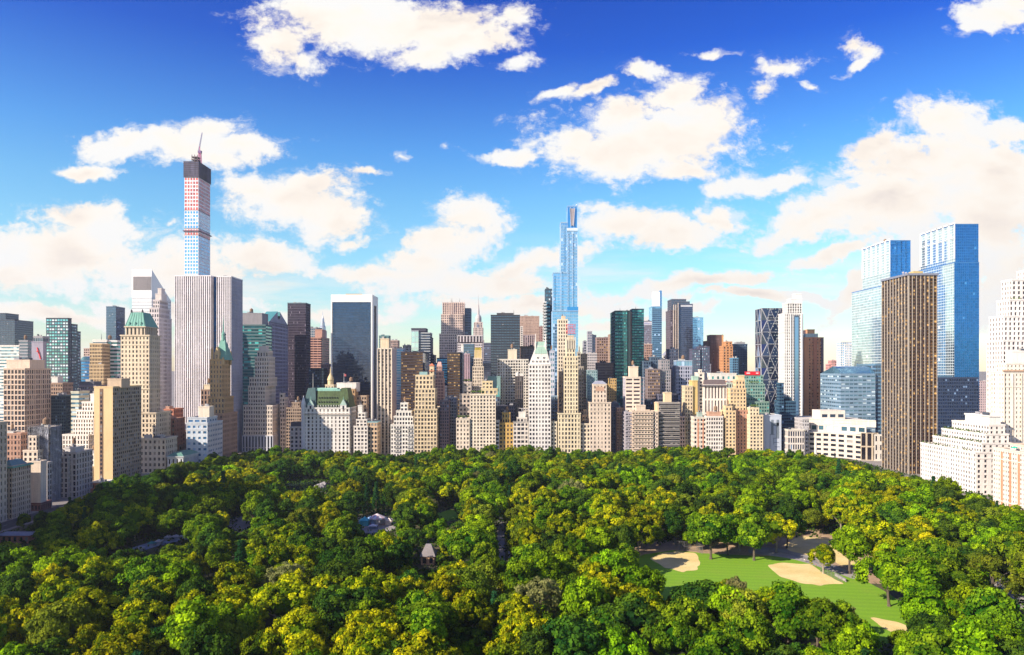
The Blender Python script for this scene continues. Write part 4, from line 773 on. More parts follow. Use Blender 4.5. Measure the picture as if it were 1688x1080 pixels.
# big cream apartment complex in front of it
cb_ = S((.80, .70, .54), 'dark', 5.2, 5.6, .46, .5, .5)
bld('apartment_complex', 'long cream stepped apartment block with roof gardens beneath the gold-crowned tower', 835, cb_,
    [(775, 817, 650, dict(dep=20, cor=.5)), (793, 820, 640, dict(dy=2, dep=14, st=S((.76, .62, .36), 'dark', 6, 6.5, .6, .5, .8))), (795, 812, 628, dict(dy=4, dep=10, st=S((.76, .62, .36), 'dark', 6, 6, .6, .5, .8)))], hero=1, clutter=1,
    ex=lambda i: {'roof_garden': garden(776, 800, 647, 836, 7, 3)})
bld('apartment_building', 'pink-cream lower block with square windows and planted roof, left of the long cream block', 833, S((.78, .675, .53), 'warm', 6.0, 7.0, .5, .46, .4), [(752, 774, 690, dict(dep=22))], hero=1, ex=lambda i: {'roof_garden': garden(754, 773, 688, 834, 5, 4)})
bld('stepped_tower', 'grey-beige stepped rear tower with bushes on its roof, left of the gold-crowned tower', 860, S((.58, .50, .42), 'dark', 6, 7.0, .45, .45, .5), [(757, 775, 649, dict(dep=14)), (764, 777, 630, dict(dy=3, dep=12))], ex=lambda i: {'roof_garden': garden(765, 776, 628, 864, 4, 5)})
bld('apartment_building', 'narrow white balconied sliver between the long cream block and the ochre house', 840, S(WHITE, 'dark', 9, 6.4, .8, .5, .7), [(815, 823, 693, dict(dep=16))])
bld('apartment_building', 'ochre-yellow brick apartment house with a stepped top', 842, S((.66, .42, .12), 'dark', 5.2, 6.6, .42, .5, .4), [(823, 846, 697, dict(dep=18)), (828, 841, 680, dict(dy=3, dep=12))], hero=1, clutter=2)
def beam(i):
    x0, x1, y0, y1, _, z = i[-1]; b = Buf(); b.bar((WX(855, y0), y0 + 2, WZ(673, y0)), (WX(873, y0), y0 + 2, WZ(675, y0)), .35, (.5, .48, .5)); b.bar((WX(866, y0), y0 + 2, WZ(674, y0)), (WX(870, y0), y0 + 2, WZ(692, y0)), .35, (.5, .48, .5)); b.bar((WX(860, y0), y0 + 2, WZ(674, y0)), (WX(861, y0), y0 + 2, z), .3, (.5, .48, .5)); return {'roof_hoist': b}
bld('apartment_building', 'off-white apartment house with a hoist beam over its roof, right of the ochre house', 842, S((.74, .68, .60), 'dark', 6, 6.6, .56, .5, .4), [(846, 871, 695, dict(dep=18, pc=(.3, .28, .26))), (852, 869, 688, dict(dy=2, dep=12)), (855, 866, 679, dict(dy=4, dep=8, st=dict(plain=WHITE)))], hero=1, ex=beam, clutter=0)
# white tower with steep pale green roof
def steep(i):
    x0, x1, y0, y1, _, z = i[0]; Y = y0; X_ = lambda p: WX(p, Y); Z_ = lambda p: WZ(p, Y); b = Buf(); wm = (.84, .80, .74)
    b.frus(x0 + .3, x1 - .3, y0 + .3, y1 - .5, z - 1, X_(884), X_(900), y0 + 4, y1 - 5, Z_(570), wm)
    g = Buf(); g.frus(X_(881.5), X_(902), y0 + 2.2, y1 - 3, Z_(583), X_(885), X_(899.5), y0 + 5, y1 - 6, Z_(563), (.42, .62, .50))
    out = {'steep_roof': b, 'copper_roof': g}
    for n_, px in enumerate((883, 900)):
        c = Buf(); c.lathe(X_(px), y0 + 4, [(1.1, Z_(590)), (1.0, Z_(566)), (.6, Z_(562)), (.25, Z_(550))], (.86, .80, .70), 6); out[f'chimney#{n_}'] = c
    for k, (px, py) in enumerate(((878, 594), (884, 594), (890, 594), (896, 594), (902, 594), (886, 588), (896, 588))):
        d = Buf(); f = (Z_(py) - z) / (Z_(570) - z); yy = y0 + .3 + 3.7 * f; d.box(X_(px) - 1, X_(px) + 1, yy - .9, yy + 2, Z_(py + 3), Z_(py), wm); d.box(X_(px) - .6, X_(px) + .6, yy - 1.0, yy - .9, Z_(py + 2.4), Z_(py + .7), 'dark'); out[f'dormer#{k}'] = d
    return out
bld('steep_roofed_tower', 'tall white hotel tower with dark square windows and a steep pale green roof', 835, S((.84, .80, .75), 'dark', 5.1, 6.9, .46, .46, .5), [(872, 908, 600, dict(dep=20))], hero=1, ex=steep, clutter=0)
# tall blue glass supertall
OY = 960
def fins(i):
    x0, x1, y0, y1, _, z = i[4]; b = Buf(); Y = y0; X_ = lambda p: WX(p, Y); Z_ = lambda p: WZ(p, Y)
    b.quads([((X_(939.5), Y - .8, Z_(344)), (X_(947.5), Y - .8, Z_(344)), (X_(945.2), Y - 1.0, Z_(372)), (X_(941.2), Y - 1.0, Z_(372)))], wall_mat((.40, .36, .38), .4))
    b.bar((X_(939.5), Y - 1, Z_(343)), (X_(941.2), Y - 1, Z_(373)), .35, (.5, .5, .56)); b.bar((X_(947.5), Y - 1, Z_(343)), (X_(945.2), Y - 1, Z_(373)), .35, (.5, .5, .56))
    b.bar((X_(944), Y + 3, Z_(346)), (X_(951), Y + 3, Z_(336)), .5, (.85, .85, .88))
    m = Buf()
    for px in (911.5, 924.3, 936.3, 944, 951.5):
        m.bar((X_(px), Y - 1.2, 60), (X_(px), Y - 1.2, Z_({911.5: 452, 924.3: 368}.get(px, 385))), .3, (.42, .58, .76))
    bn = Buf(); bn.box(x0 - .4, x1 + .4, y0 - .5, y1, Z_(381), Z_(376), (.70, .80, .88)); bn.box(WX(935, Y), WX(953, Y), Y - 1.9, Y + 1, Z_(515), Z_(506), 'sky')
    return {'crown_scoop': b, 'mullion': m, 'service_band': bn}
og = lambda g: S((.34, .52, .70), g, 3.4, 5.0, .92, .84, .15)
bld('glass_skyscraper', 'slender light blue glass skyscraper with stepped shoulders and scooped top', OY, og('blue'),
    [(911, 953, 512, dict(dep=30, dy=-1.5)), (912, 937, 449, dict(g=1, dy=1, dep=26, st=og('blue'))), (924.5, 938, 366, dict(g=1, dy=3, dep=24, st=og('blue'))), (935, 952, 380, dict(g=1, dy=0, dep=28, st=og('blue'))), (935.5, 951.5, 339, dict(dy=.5, dep=24, st=S((.2, .4, .7), 'sky', 5, 40, .8, .95, .3)))], ex=fins, clutter=0)
bld('glass_tower', 'dark glass tower with white window flecks on the left of the light blue glass skyscraper', 1000, S((.05, .08, .11), 'sea', 4.4, 6.3, .7, .5, .4), [(899, 912, 476, dict(dep=20))])
bld('apartment_slab', 'thin white balconied slab edge at the left of the dark flecked glass tower', 990, S((.7, .66, .62), 'dark', 6, 5, 1, .55, .6, bal=1.0), [(896.5, 900.5, 497, dict(dep=20))], clutter=0)
bld('office_building', 'pale blue-grey block squeezed between the steep-roofed tower and the narrow cream slab', 910, S((.20, .30, .42), 'slate', 4, 6, .8, .6), [(906, 922, 652, dict(dep=20)), (907, 914, 578, dict(g=1, dy=6, dep=14, st=S((.5, .54, .66), 'sea', 4, 9, .5, .4)))])
bld('apartment_slab', 'tall narrow cream slab with dark windows standing behind the rooftop sign', 900, S((.80, .70, .52), 'warm', 4.2, 6.0, .4, .52, .4), [(920, 936, 526, dict(dep=16)), (926, 932, 521, dict(dy=4, dep=8, st=dict(plain=CREAM)))])
bld('brick_tower', 'brown-shaded rear wall with balcony columns beside the tall narrow cream slab', 870, S((.50, .36, .24), 'warm', 4, 6.5, .6, .5, .6), [(921, 931, 612, dict(dep=14))])
# hotel with the red rooftop sign
eh = S((.80, .69, .46), 'dark', 5.0, 6.9, .44, .52, .5)
def crownfins(i):
    out = {}
    x0, x1, y0, y1, _, z = i[2]; b = Buf()
    for k in range(6): x = x0 + (x1 - x0) * k / 5; b.box(x - .5, x + .5, y0 - .8, y0, WZ(575, y0), z + 2 + (k % 2), (.80, .72, .55))
    d = Buf()
    for k in range(5): xa = x0 + (x1 - x0) * (k + .3) / 5; d.box(xa, xa + (x1 - x0) * .4 / 5, y0 - .3, y0 - .05, WZ(574, y0), z - 1.5, (.10, .09, .10))
    return {'crown_fins': b, 'crown_louvre': d}
bld('sign_hotel', 'tall stepped cream hotel tower carrying a red rooftop sign', 835, eh,
    [(920, 957, 681, dict(dep=24, cor=.5)), (930, 953, 587, dict(dy=3, dep=20)), (934, 948, 560, dict(dy=6, dep=12)), (936, 946, 553, dict(dy=8, dep=8, st=dict(plain=CREAM)))], hero=1, ex=crownfins, clutter=0)
ez = WZ(552, 845); sgn = thing('rooftop_sign', 'red two-line rooftop sign reading ESSEX HOUSE', 'sign', (WX(940, 845), 843, ez))
FONT = {'E': ['11111', '1', '1', '1111', '1', '1', '11111'], 'S': ['01111', '1', '1', '01110', '00001', '00001', '11110'], 'X': ['10001', '10001', '01010', '001', '01010', '10001', '10001'],
        'H': ['10001', '10001', '10001', '11111', '10001', '10001', '10001'], 'O': ['01110', '10001', '10001', '10001', '10001', '10001', '01110'], 'U': ['10001', '10001', '10001', '10001', '10001', '10001', '01110']}
def letters(txt, x, y, ztop, ch, cwid, gap, mat, parent, name='letter'):
    for k, c in enumerate(txt):
        b = Buf(); rows = FONT[c]; ph, pw = ch / 7, cwid / 5; xo = x + k * (cwid + gap)
        for r_, row in enumerate(rows):
            run = None
            for q_, p_ in enumerate(row + '0'):
                if p_ == '1' and run is None: run = q_
                if p_ != '1' and run is not None:
                    b.box(xo + run * pw, xo + q_ * pw, y - .2, y + .2, ztop - (r_ + 1) * ph, ztop - r_ * ph, mat); run = None
        b.obj(name, parent)
redl = wall_mat((.80, .02, .05), .5, .02)
letters('ESSEX', WX(933.2, 843), 843, WZ(534.5, 843), 4.9, 1.75, .5, redl, sgn); letters('HOUSE', WX(933.2, 843), 843, WZ(543.2, 843), 4.9, 1.75, .5, redl, sgn)
sf = Buf()
for px in (935, 940, 945): sf.bar((WX(px, 843), 843.5, ez - 3), (WX(px, 843), 843.5, WZ(536, 843)), .12, DARK)
sf.bar((WX(933, 843), 843.5, WZ(542, 843)), (WX(948, 843), 843.5, WZ(542, 843)), .12, DARK); sf.bar((WX(933, 843), 843.5, WZ(551, 843)), (WX(948, 843), 843.5, WZ(551, 843)), .14, DARK)
sf.obj('sign_frame', sgn)
bld('apartment_building', 'narrow cream block between the steep-roofed tower and the stepped sign hotel', 838, S((.78, .70, .52), 'dark', 5.4, 6.6, .4, .5, .4), [(908, 918, 695, dict(dep=18))], hero=1)
bld('apartment_building', 'cream block right of the stepped sign hotel', 838, S((.78, .68, .50), 'dark', 5.4, 7, .42, .5, .4), [(956, 973, 698, dict(dep=20))], hero=1)
bld('brick_tower', 'weathered beige tower top with dark stains right behind the stepped sign hotel', 880, S((.45, .40, .33), 'dark', 4, 6, .5, .5), [(951, 962, 604, dict(dep=14)), (952, 957, 580, dict(dy=3, dep=8))], clutter=2)
bld('apartment_building', 'small beige ornate turret block with a pole beside the pinkish limestone club', 850, S((.66, .50, .36), 'dark', 4, 6, .4, .5), [(960, 969, 684, dict(dep=10)), (962, 967, 675, dict(dy=2, dep=6))], ex=lambda i: {'pole': mast(WX(968, 850), 852, i[0][5] - 2, WZ(657, 850), .5, wall_mat(WHITE))}, clutter=0)
def cluboff(i):
    x0, x1, y0, y1, _, z = i[1]; b = Buf(); b.frus(x0 - .3, x1 + .3, y0 - .3, y1 + .3, z, x0 + 4, x1 - 4, y0 + 4, y1 - 4, z + 3.5, (.32, .34, .42))
    p = Buf(); xm = (x0 + x1) / 2; p.box(xm - 5, xm + 5, y0 - .12, y0 - .02, WZ(645, y0), WZ(637.5, y0), (.62, .40, .28)); return {'hipped_roof': b, 'brick_panel': p}
bld('stone_tower', 'pinkish limestone clubhouse tower with tall dark mid windows, right of the cream sign hotel', 835, S((.76, .635, .50), 'dark', 6, 6.7, .3, .46, .4),
    [(972, 1007, 663, dict(dep=24, cor=.4)), (978, 1000, 633, dict(dy=3, dep=16, sides='L'))], hero=1, ex=cluboff, clutter=0)
# cluster behind
for a in ((1500, (.40, .38, .42), 'slate', ((969, 976, 546), (975, 983, 552, )), 'distant grey office towers with spiky white fins, right of the light blue skyscraper'),
          (1150, (.28, .20, .18), 'bronze', ((984, 1006, 556),), 'brown gridded office block with bright corner fins left of the twin green towers'),
          (1120, (.34, .24, .18), 'bronze', ((1005, 1015, 551),), 'narrow brown tower with a lit tan edge touching the left green tower'),
          (1300, (.30, .30, .34), 'slate', ((962, 967, 562),), 'thin grey far tower right of the light blue skyscraper'),
          (1050, (.66, .50, .34), 'warm', ((957, 968, 583),), 'tan slab with balconies behind the stepped sign hotel'),
          (1100, (.66, .62, .62), 'navy', ((968, 984, 582),), 'white-gridded dark office block below the spiky grey towers'),
          (950, (.26, .38, .40), 'sea', ((969, 985, 610),), 'small blue-green glass block above the pinkish limestone clubhouse'),
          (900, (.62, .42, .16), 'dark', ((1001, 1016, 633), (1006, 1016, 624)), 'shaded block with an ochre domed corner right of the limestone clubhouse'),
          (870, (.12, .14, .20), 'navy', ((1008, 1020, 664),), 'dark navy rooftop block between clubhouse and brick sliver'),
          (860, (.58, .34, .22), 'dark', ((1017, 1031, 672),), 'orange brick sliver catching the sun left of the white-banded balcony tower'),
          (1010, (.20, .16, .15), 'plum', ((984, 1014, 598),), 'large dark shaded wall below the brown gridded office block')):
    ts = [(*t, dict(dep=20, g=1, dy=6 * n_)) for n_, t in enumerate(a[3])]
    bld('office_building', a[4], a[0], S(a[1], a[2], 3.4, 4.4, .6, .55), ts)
tg = lambda g: S((.035, .10, .10), g, 3.0, 5.6, .84, .5, .35)
def twin_ex(px, py):
    return lambda i: {'antenna': mast(WX(px, i[0][2] + 8), i[0][2] + 8, i[0][5], WZ(py, i[0][2] + 8), .35)}
bld('green_tower', 'left of two green glass office towers, darker green with a plain dark side', 1000, tg('teal'), [(1014, 1034, 512, dict(dep=sd(1034, 1029, 1000) + 22)), (1034, 1039, 512, dict(g=1, dep=18, dy=1, st=dict(plain=(.025, .05, .055))))], ex=twin_ex(1022, 508))
bld('green_tower', 'right of two green glass office towers, with bright turquoise window bands', 1015, S((.02, .07, .10), 'teal', 4.0, 4.4, .94, .55, .3), [(1042, 1061.5, 509, dict(dep=20)), (1037.5, 1042, 514, dict(g=1, dep=18, dy=2, st=dict(plain=(.40, .32, .28))))], ex=twin_ex(1048, 505))
def alz(i):
    x0, x1, y0, y1, _, z = i[0]; b = Buf(); Y = y0 - .4; b.box(x0, x1, Y, y0 - .05, WZ(536, y0), WZ(531, y0), (.80, .80, .84))
    cu = bpy.data.curves.new('sign_text', 'FONT'); cu.body = 'Allianz'; cu.size = 4.6; cu.extrude = .05; cu.align_x = 'CENTER'; cu.align_y = 'CENTER'
    to = bpy.data.objects.new('tmp', cu); scene.collection.objects.link(to); dg = bpy.context.evaluated_depsgraph_get(); me = bpy.data.meshes.new_from_object(to.evaluated_get(dg)); bpy.data.objects.remove(to)
    me.materials.clear(); me.materials.append(wall_mat((.05, .08, .35), .5, .02)); t = bpy.data.objects.new('sign_lettering', me); scene.collection.objects.link(t)
    t.rotation_euler = (R(90), 0, 0); t.location = ((x0 + x1) / 2 - i[0][0] * 0 - WX((1061 + 1074.5) / 2, 1200), Y - .1 - 1200, WZ(533.5, y0)); return {'sign_band': b, 'sign_lettering': t}
bld('office_building', 'grey office tower with a white name band on top, between green and slim blue towers', 1200, S((.30, .28, .34), 'navy', 1.8, 3, .6, .8, .2), [(1061, 1074.5, 529, dict(dep=20))], ex=alz)
bld('office_building', 'brown stone block with a light frame below the white-banded grey tower', 1100, S((.44, .28, .22), 'plum', 3, 4, .5, .5), [(1059, 1075, 567, dict(dep=20, pc=(.6, .44, .38)))])
def fin2(i):
    x0, x1, y0, y1, _, z = i[0]; Y = y0 + 4; b = Buf(); b.box(WX(1077, Y), WX(1088, Y), Y, Y + 12, z - 1, WZ(481, Y), wall_mat((.82, .84, .84), .4, .05)); c = Buf(); c.box(WX(1088, Y) + .05, WX(1091, Y), Y + .5, Y + 10, z - 1, WZ(479, Y), 'sky')
    for k in range(5): c.box(WX(1088.2, Y), WX(1091.4, Y), Y + .2, Y + .6, z + k * 5, z + k * 5 + .8, (.1, .2, .35))
    return {'white_fin': b, 'blue_fin': c}
bld('glass_tower', 'slim blue glass tower topped by a bright white fin', 1250, S((.16, .34, .5), 'blue', 3, 3.4, .9, .75, .2), [(1075, 1091, 505, dict(dep=30, sst=S((.2, .4, .55), 'pale', 3, 3.4, .9, .8, .2)))], ex=fin2, clutter=0)
bld('low_building', 'small white pyramid-roofed rooftop seen between the slim blue and stepped navy towers', 1300, S(WHITE, 'slate', 4, 4, .5, .5), [(1093, 1106, 586, dict(dep=20))], ex=lambda i: {'pyramid_roof': pyr(i[0], 9, (.34, .36, .42))}, clutter=0)
def vlines(i):
    x0, x1, y0, y1, _, z = i[0]; b = Buf()
    for px in (1109, 1112.5, 1116.3): b.box(WX(px, y0) - .5, WX(px, y0) + .5, y0 - 6.9, y0 - 5.8, WZ(600, y0), WZ(503 if px < 1115 else 500, y0), (.66, .56, .46))
    w_ = Buf(); q = i[2]; w_.box(WX(1121.5, q[2]), WX(1141, q[2]), q[2] - .3, q[2] - .05, WZ(506, q[2]), WZ(503, q[2]), (.55, .56, .6)); return {'stone_rib': b, 'pale_band': w_}
bld('stepped_tower', 'big navy glass tower with stepped top and pale stone ribs on its left', 1150, S((.10, .11, .15), 'slate', 2.2, 3.4, .84, .7, .25),
    [(1107, 1131, 493, dict(dep=30)), (1112, 1137, 497, dict(g=1, dy=-2, dep=30)), (1118, 1142, 501, dict(g=1, dy=-4, dep=30, st=S((.08, .10, .16), 'mirror', 2.4, 3.3, .9, .8, .2))), (1105, 1118, 511, dict(g=1, dy=-6, dep=34, st=S((.12, .10, .12), 'plum', 3, 3.6, .6, .7, .3)))],
    ex=lambda i: {**vlines(i), 'roof_tree': garden(1124, 1129, 497, 1152, 5, 9)})
bld('glass_tower', 'light sky-blue glass tower just right of the stepped navy tower', 1300, S((.25, .48, .66), 'blue', 3, 4, .9, .8, .2), [(1141, 1159.5, 523, dict(dep=20))])
bld('dark_tower', 'dark speckled apartment tower in front of the light sky-blue glass tower', 1000, S((.08, .08, .13), 'sea', 3.6, 4.4, .42, .5), [(1141, 1154, 575, dict(dep=16)), (1153, 1170, 571, dict(g=1, dy=2, dep=16))])
bld('dark_tower', 'plain dark brown slab with a right edge coloured orange for sunlight', 1100, S((.16, .095, .085), 'plum', 2, 2.4, .4, .45, .2), [(1171, 1192, 552, dict(dep=20)), (1164, 1173, 562, dict(g=1, dy=3, dep=18)), (1190.5, 1192.6, 553, dict(g=1, dy=-1.5, dep=4, st=dict(plain=(.75, .40, .16)), part='edge_strip'))])  # orange strip colours in the sunlight on the slab's right edge
bld('brick_tower', 'sunlit orange brick tower right of the plain dark brown slab', 1080, S((.62, .30, .13), 'warm', 5.4, 4.4, .36, .5), [(1192, 1208, 570, dict(dep=20)), (1196, 1207, 563, dict(dy=3, dep=14))])
bld('dark_tower', 'dark blue office box speckled with lit windows, right of the orange brick tower', 1150, S((.05, .09, .14), 'navy', 2.6, 3.0, .55, .5), [(1208, 1232, 567, dict(dep=20)), (1214, 1228, 564, dict(zb=568, dy=4, dep=12, st=dict(plain=GREY)))])
bld('glass_tower', 'small blue glass annex leaning against the dark speckled blue box', 1060, S((.12, .28, .42), 'slate', 3, 4, .9, .8), [(1208, 1217, 590, dict(dep=16))])
bld('office_building', 'white-gridded office block with blue glass attic below the stepped navy tower', 950, S((.44, .46, .56), 'navy', 3.7, 6.0, .62, .66, .5), [(1114, 1141, 603, dict(dep=20)), (1115, 1141, 594, dict(dy=2, dep=16, st=S((.4, .5, .6), 'blue', 4, 9, .9, .9, .2)))])
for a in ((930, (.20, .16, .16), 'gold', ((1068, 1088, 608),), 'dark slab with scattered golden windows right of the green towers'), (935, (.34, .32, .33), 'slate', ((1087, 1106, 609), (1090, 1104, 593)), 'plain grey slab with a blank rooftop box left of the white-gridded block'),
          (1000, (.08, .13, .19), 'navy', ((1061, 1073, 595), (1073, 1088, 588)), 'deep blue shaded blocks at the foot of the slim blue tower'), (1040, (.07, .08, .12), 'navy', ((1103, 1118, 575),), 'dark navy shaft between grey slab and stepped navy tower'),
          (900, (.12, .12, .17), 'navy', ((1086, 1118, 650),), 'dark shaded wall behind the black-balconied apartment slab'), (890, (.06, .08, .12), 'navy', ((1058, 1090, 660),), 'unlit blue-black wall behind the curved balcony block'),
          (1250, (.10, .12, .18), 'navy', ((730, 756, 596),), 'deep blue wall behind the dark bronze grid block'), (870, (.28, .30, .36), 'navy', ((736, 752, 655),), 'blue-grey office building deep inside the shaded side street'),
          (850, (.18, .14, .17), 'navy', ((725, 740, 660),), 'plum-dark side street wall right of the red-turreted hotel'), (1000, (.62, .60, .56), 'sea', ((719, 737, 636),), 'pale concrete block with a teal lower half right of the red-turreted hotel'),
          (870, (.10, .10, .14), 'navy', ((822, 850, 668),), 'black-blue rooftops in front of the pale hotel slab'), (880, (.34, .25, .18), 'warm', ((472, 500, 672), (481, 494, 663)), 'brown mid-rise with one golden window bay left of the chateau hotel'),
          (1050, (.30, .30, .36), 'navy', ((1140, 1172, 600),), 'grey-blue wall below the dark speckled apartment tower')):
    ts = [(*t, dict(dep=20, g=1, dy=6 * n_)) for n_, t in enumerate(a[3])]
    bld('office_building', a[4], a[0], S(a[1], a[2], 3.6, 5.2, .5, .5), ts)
bld('apartment_building', 'grey stone house with a dark mansard and scalloped cornice left of the chateau hotel', 845, S((.62, .55, .50), 'dark', 6.6, 6.8, .42, .5, .4), [(478, 499, 703, dict(dep=18, cor=.5)), (479, 498, 696, dict(dy=1.5, dep=14, st=dict(plain=(.07, .07, .09)), cor=0))], hero=1, clutter=0)
# --- apartment houses along the park's southern edge, right half --------------------------
bld('balcony_tower', 'cream tower with white horizontal balcony bands and a square lift tower on top', 852, S((.82, .70, .56), 'plum', 12, 6.5, .8, .42, .9), [(1031, 1056, 621, dict(dep=20, sst=S((.5, .46, .5), 'sea', 6, 6.5, .6, .5))), (1055, 1062, 622, dict(g=1, dy=2, dep=16, st=S((.45, .42, .46), 'sea', 6, 6.5, .6, .5))), (1038, 1052, 604, dict(zb=622, dy=5, dep=10, st=dict(plain=(.80, .66, .50)), part='lift_tower'))])
bld('balcony_block', 'beige apartment block with curved wraparound balconies in front of the cream balcony tower', 832, S((.74, .60, .46), 'dark', 5, 6.1, .7, .45, .5, bal=1.4), [(1042, 1077, 677, dict(dep=22)), (1077, 1085, 678, dict(g=1, dy=1, dep=20, st=S((.78, .64, .50), 'dark', 4, 6.1, .42, .5))), (1049, 1064, 668, dict(zb=680, dy=5, dep=9, st=dict(plain=(.76, .62, .48)), part='penthouse')),
    (1031, 1042, 679, dict(g=1, dy=3, dep=20, st=S((.48, .44, .48), 'dark', 5, 6.1, .8, .5, bal=1.0)))], clutter=1)  # left wing's grey-violet walls have that side's shade in their colour
bld('balcony_block', 'dark-windowed apartment slab with grey balcony bands and a tan lift tower', 838, S((.38, .34, .31), 'dark', 4, 6.3, 1, .5, .8, bal=1.2), [(1086, 1121, 663, dict(dep=20)), (1083.5, 1086, 664, dict(g=1, dep=18, st=dict(plain=(.76, .58, .36)))), (1095.5, 1107, 647, dict(zb=664, dy=5, dep=9, st=dict(plain=(.80, .64, .40)), part='lift_tower'))])
bld('apartment_building', 'narrow pink-beige house between grey balcony slab and yellow-edged shaded tower', 850, S((.62, .48, .42), 'dark', 4, 6.2, .45, .5), [(1121, 1129, 686, dict(dep=16))])
bld('brick_tower', 'yellow brick tower with a shaded lower half and pale copper corner roof', 856, S((.76, .62, .40), 'warm', 4.4, 6.4, .38, .5, .4), [(1129, 1142, 636, dict(dep=16)), (1141, 1150, 627, dict(g=1, dy=2, dep=16, st=dict(plain=(.74, .54, .20)))), (1142, 1151, 620, dict(dy=4, dep=8, st=dict(plain=(.42, .60, .50)), part='copper_roof'))], clutter=0)
bld('brick_tower', 'tall narrow white brick tower with a zigzag window column, left of the dark-corniced block', 862, S((.84, .76, .64), 'dark', 8, 5.8, .3, .42, .4), [(1150, 1161, 614, dict(dep=14)), (1153, 1157, 609, dict(dy=3, dep=6))], clutter=0)
def darkcor(i):
    x0, x1, y0, y1, _, z = i[0]; b = Buf(); b.box(x0 - 1.6, x1 + 1.6, y0 - 1.8, y1 + 1, z - 2.0, z - .6, (.09, .08, .10)); m = Buf(); m.frus(x0, x1, y0 + 1, y1 - 1, z - .6, x0 + 1, x1 - 1, y0 + 4, y1 - 4, z + 5.5, (.13, .10, .10))
    return {'cornice': b, 'dark_roof': m}
bld('pier_building', 'white stone block with tall dark window shafts under a dark projecting cornice', 855, S((.83, .76, .66), 'plum', 5.2, 22, .44, .86, .8), [(1161, 1198, 634, dict(dep=24, sides='L'))], ex=darkcor, clutter=0)
bld('office_building', 'low white attic block with orange brick below, behind the dark-corniced stone block', 950, S((.62, .30, .18), 'plum', 3, 5, .5, .5), [(1170, 1215, 628, dict(dep=24)), (1171, 1214, 615, dict(dy=2, dep=20, st=S((.80, .76, .68), 'teal', 9, 9, .3, .3)))])
bld('office_building', 'small pale green ornate attic block between dark-corniced block and tan stepped tower', 900, S((.52, .60, .50), 'dark', 4, 7, .5, .6), [(1198, 1214, 631, dict(dep=16))])
bld('apartment_building', 'cream house with orange brick window strips on the park edge, below the zigzag tower', 832, S((.80, .71, .58), 'dark', 5, 7.0, .5, .42, .4), [(1144, 1164, 687, dict(dep=20)), (1151, 1158, 680, dict(dy=4, dep=8, st=dict(plain=(.40, .50, .44))))], hero=1,
    ex=lambda i: {'brick_strip': stripes(i[0], ((1149.5, 1152), (1158, 1160)), (.62, .28, .16))})
bld('apartment_building', 'bright white gridded apartment house with a busy roof terrace, below the dark cornice', 830, S((.83, .77, .68), 'dark', 4.2, 6.6, .48, .48, .4), [(1164, 1192, 686, dict(dep=20)), (1168, 1188, 679, dict(dy=5, dep=9, st=dict(plain=(.60, .36, .24))))], hero=1, clutter=2)
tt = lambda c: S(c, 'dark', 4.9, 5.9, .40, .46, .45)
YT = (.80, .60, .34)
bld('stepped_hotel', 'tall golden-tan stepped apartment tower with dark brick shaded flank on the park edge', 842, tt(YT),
    [(1205, 1235, 676, dict(dep=20, st=tt((.46, .25, .17)))), (1204, 1230, 640, dict(dy=2, dep=18, st=tt(YT))), (1213, 1228, 626, dict(dy=4, dep=12)), (1216, 1227, 619, dict(dy=5, dep=8, st=dict(plain=YT)))], hero=1, clutter=0)  # lower tier's dark brick tone includes the shade on the flank
bld('stepped_hotel', 'short golden-tan wing left of the brick-flanked tan tower', 832, tt(YT), [(1196, 1213, 677, dict(dep=20)), (1196, 1207, 669, dict(dy=3, dep=10))], hero=1)
bld('stepped_hotel', 'pale golden wing with planted roof right of the brick-flanked tan tower', 832, tt((.84, .70, .46)), [(1236, 1258, 684, dict(dep=20)), (1236, 1251, 672, dict(dy=3, dep=12))], hero=1, ex=lambda i: {'roof_garden': garden(1238, 1250, 670, 836, 4, 11)})
def redbill(i):
    x0, x1, y0, y1, _, z = i[0]; b = Buf(); Y = y0 - .3; b.box(WX(1228, Y), WX(1252.5, Y), Y - .5, Y + .8, WZ(618.5, Y), WZ(612.5, Y), wall_mat((.72, .01, .02), .5, .03)); t = Buf()
    for a, c in ((1230.5, 1236.5), (1246, 1250)):
        n = 5
        for k in range(n): xa = WX(a + (c - a) * k / n, Y); t.box(xa, xa + (WX(c, Y) - WX(a, Y)) / n * .7, Y - .62, Y - .5, WZ(616.4, Y), WZ(614.2, Y), (.85, .8, .8))
    return {'billboard': b, 'lettering': t, 'roof_garden': garden(1236, 1252, 631, 925, 4, 12)}
bld('office_building', 'sea-green glass terraced office building carrying a red billboard strip', 930, S((.22, .34, .28), 'teal', 4.2, 5.4, .72, .56, .4),
    [(1226, 1258, 618, dict(dep=24)), (1229, 1261, 633, dict(g=1, dy=-6, dep=24)), (1231, 1268, 662, dict(g=1, dy=-12, dep=24))], ex=redbill)
def brs(t, f):
    x0, x1, y0, y1, _, z = t; b = Buf(); ya = y0 + (y1 - y0) * f; b.box(x0 - .14, x0 - .02, ya, ya + 2.2, 0, z - 2.5, (.62, .30, .16)); return b
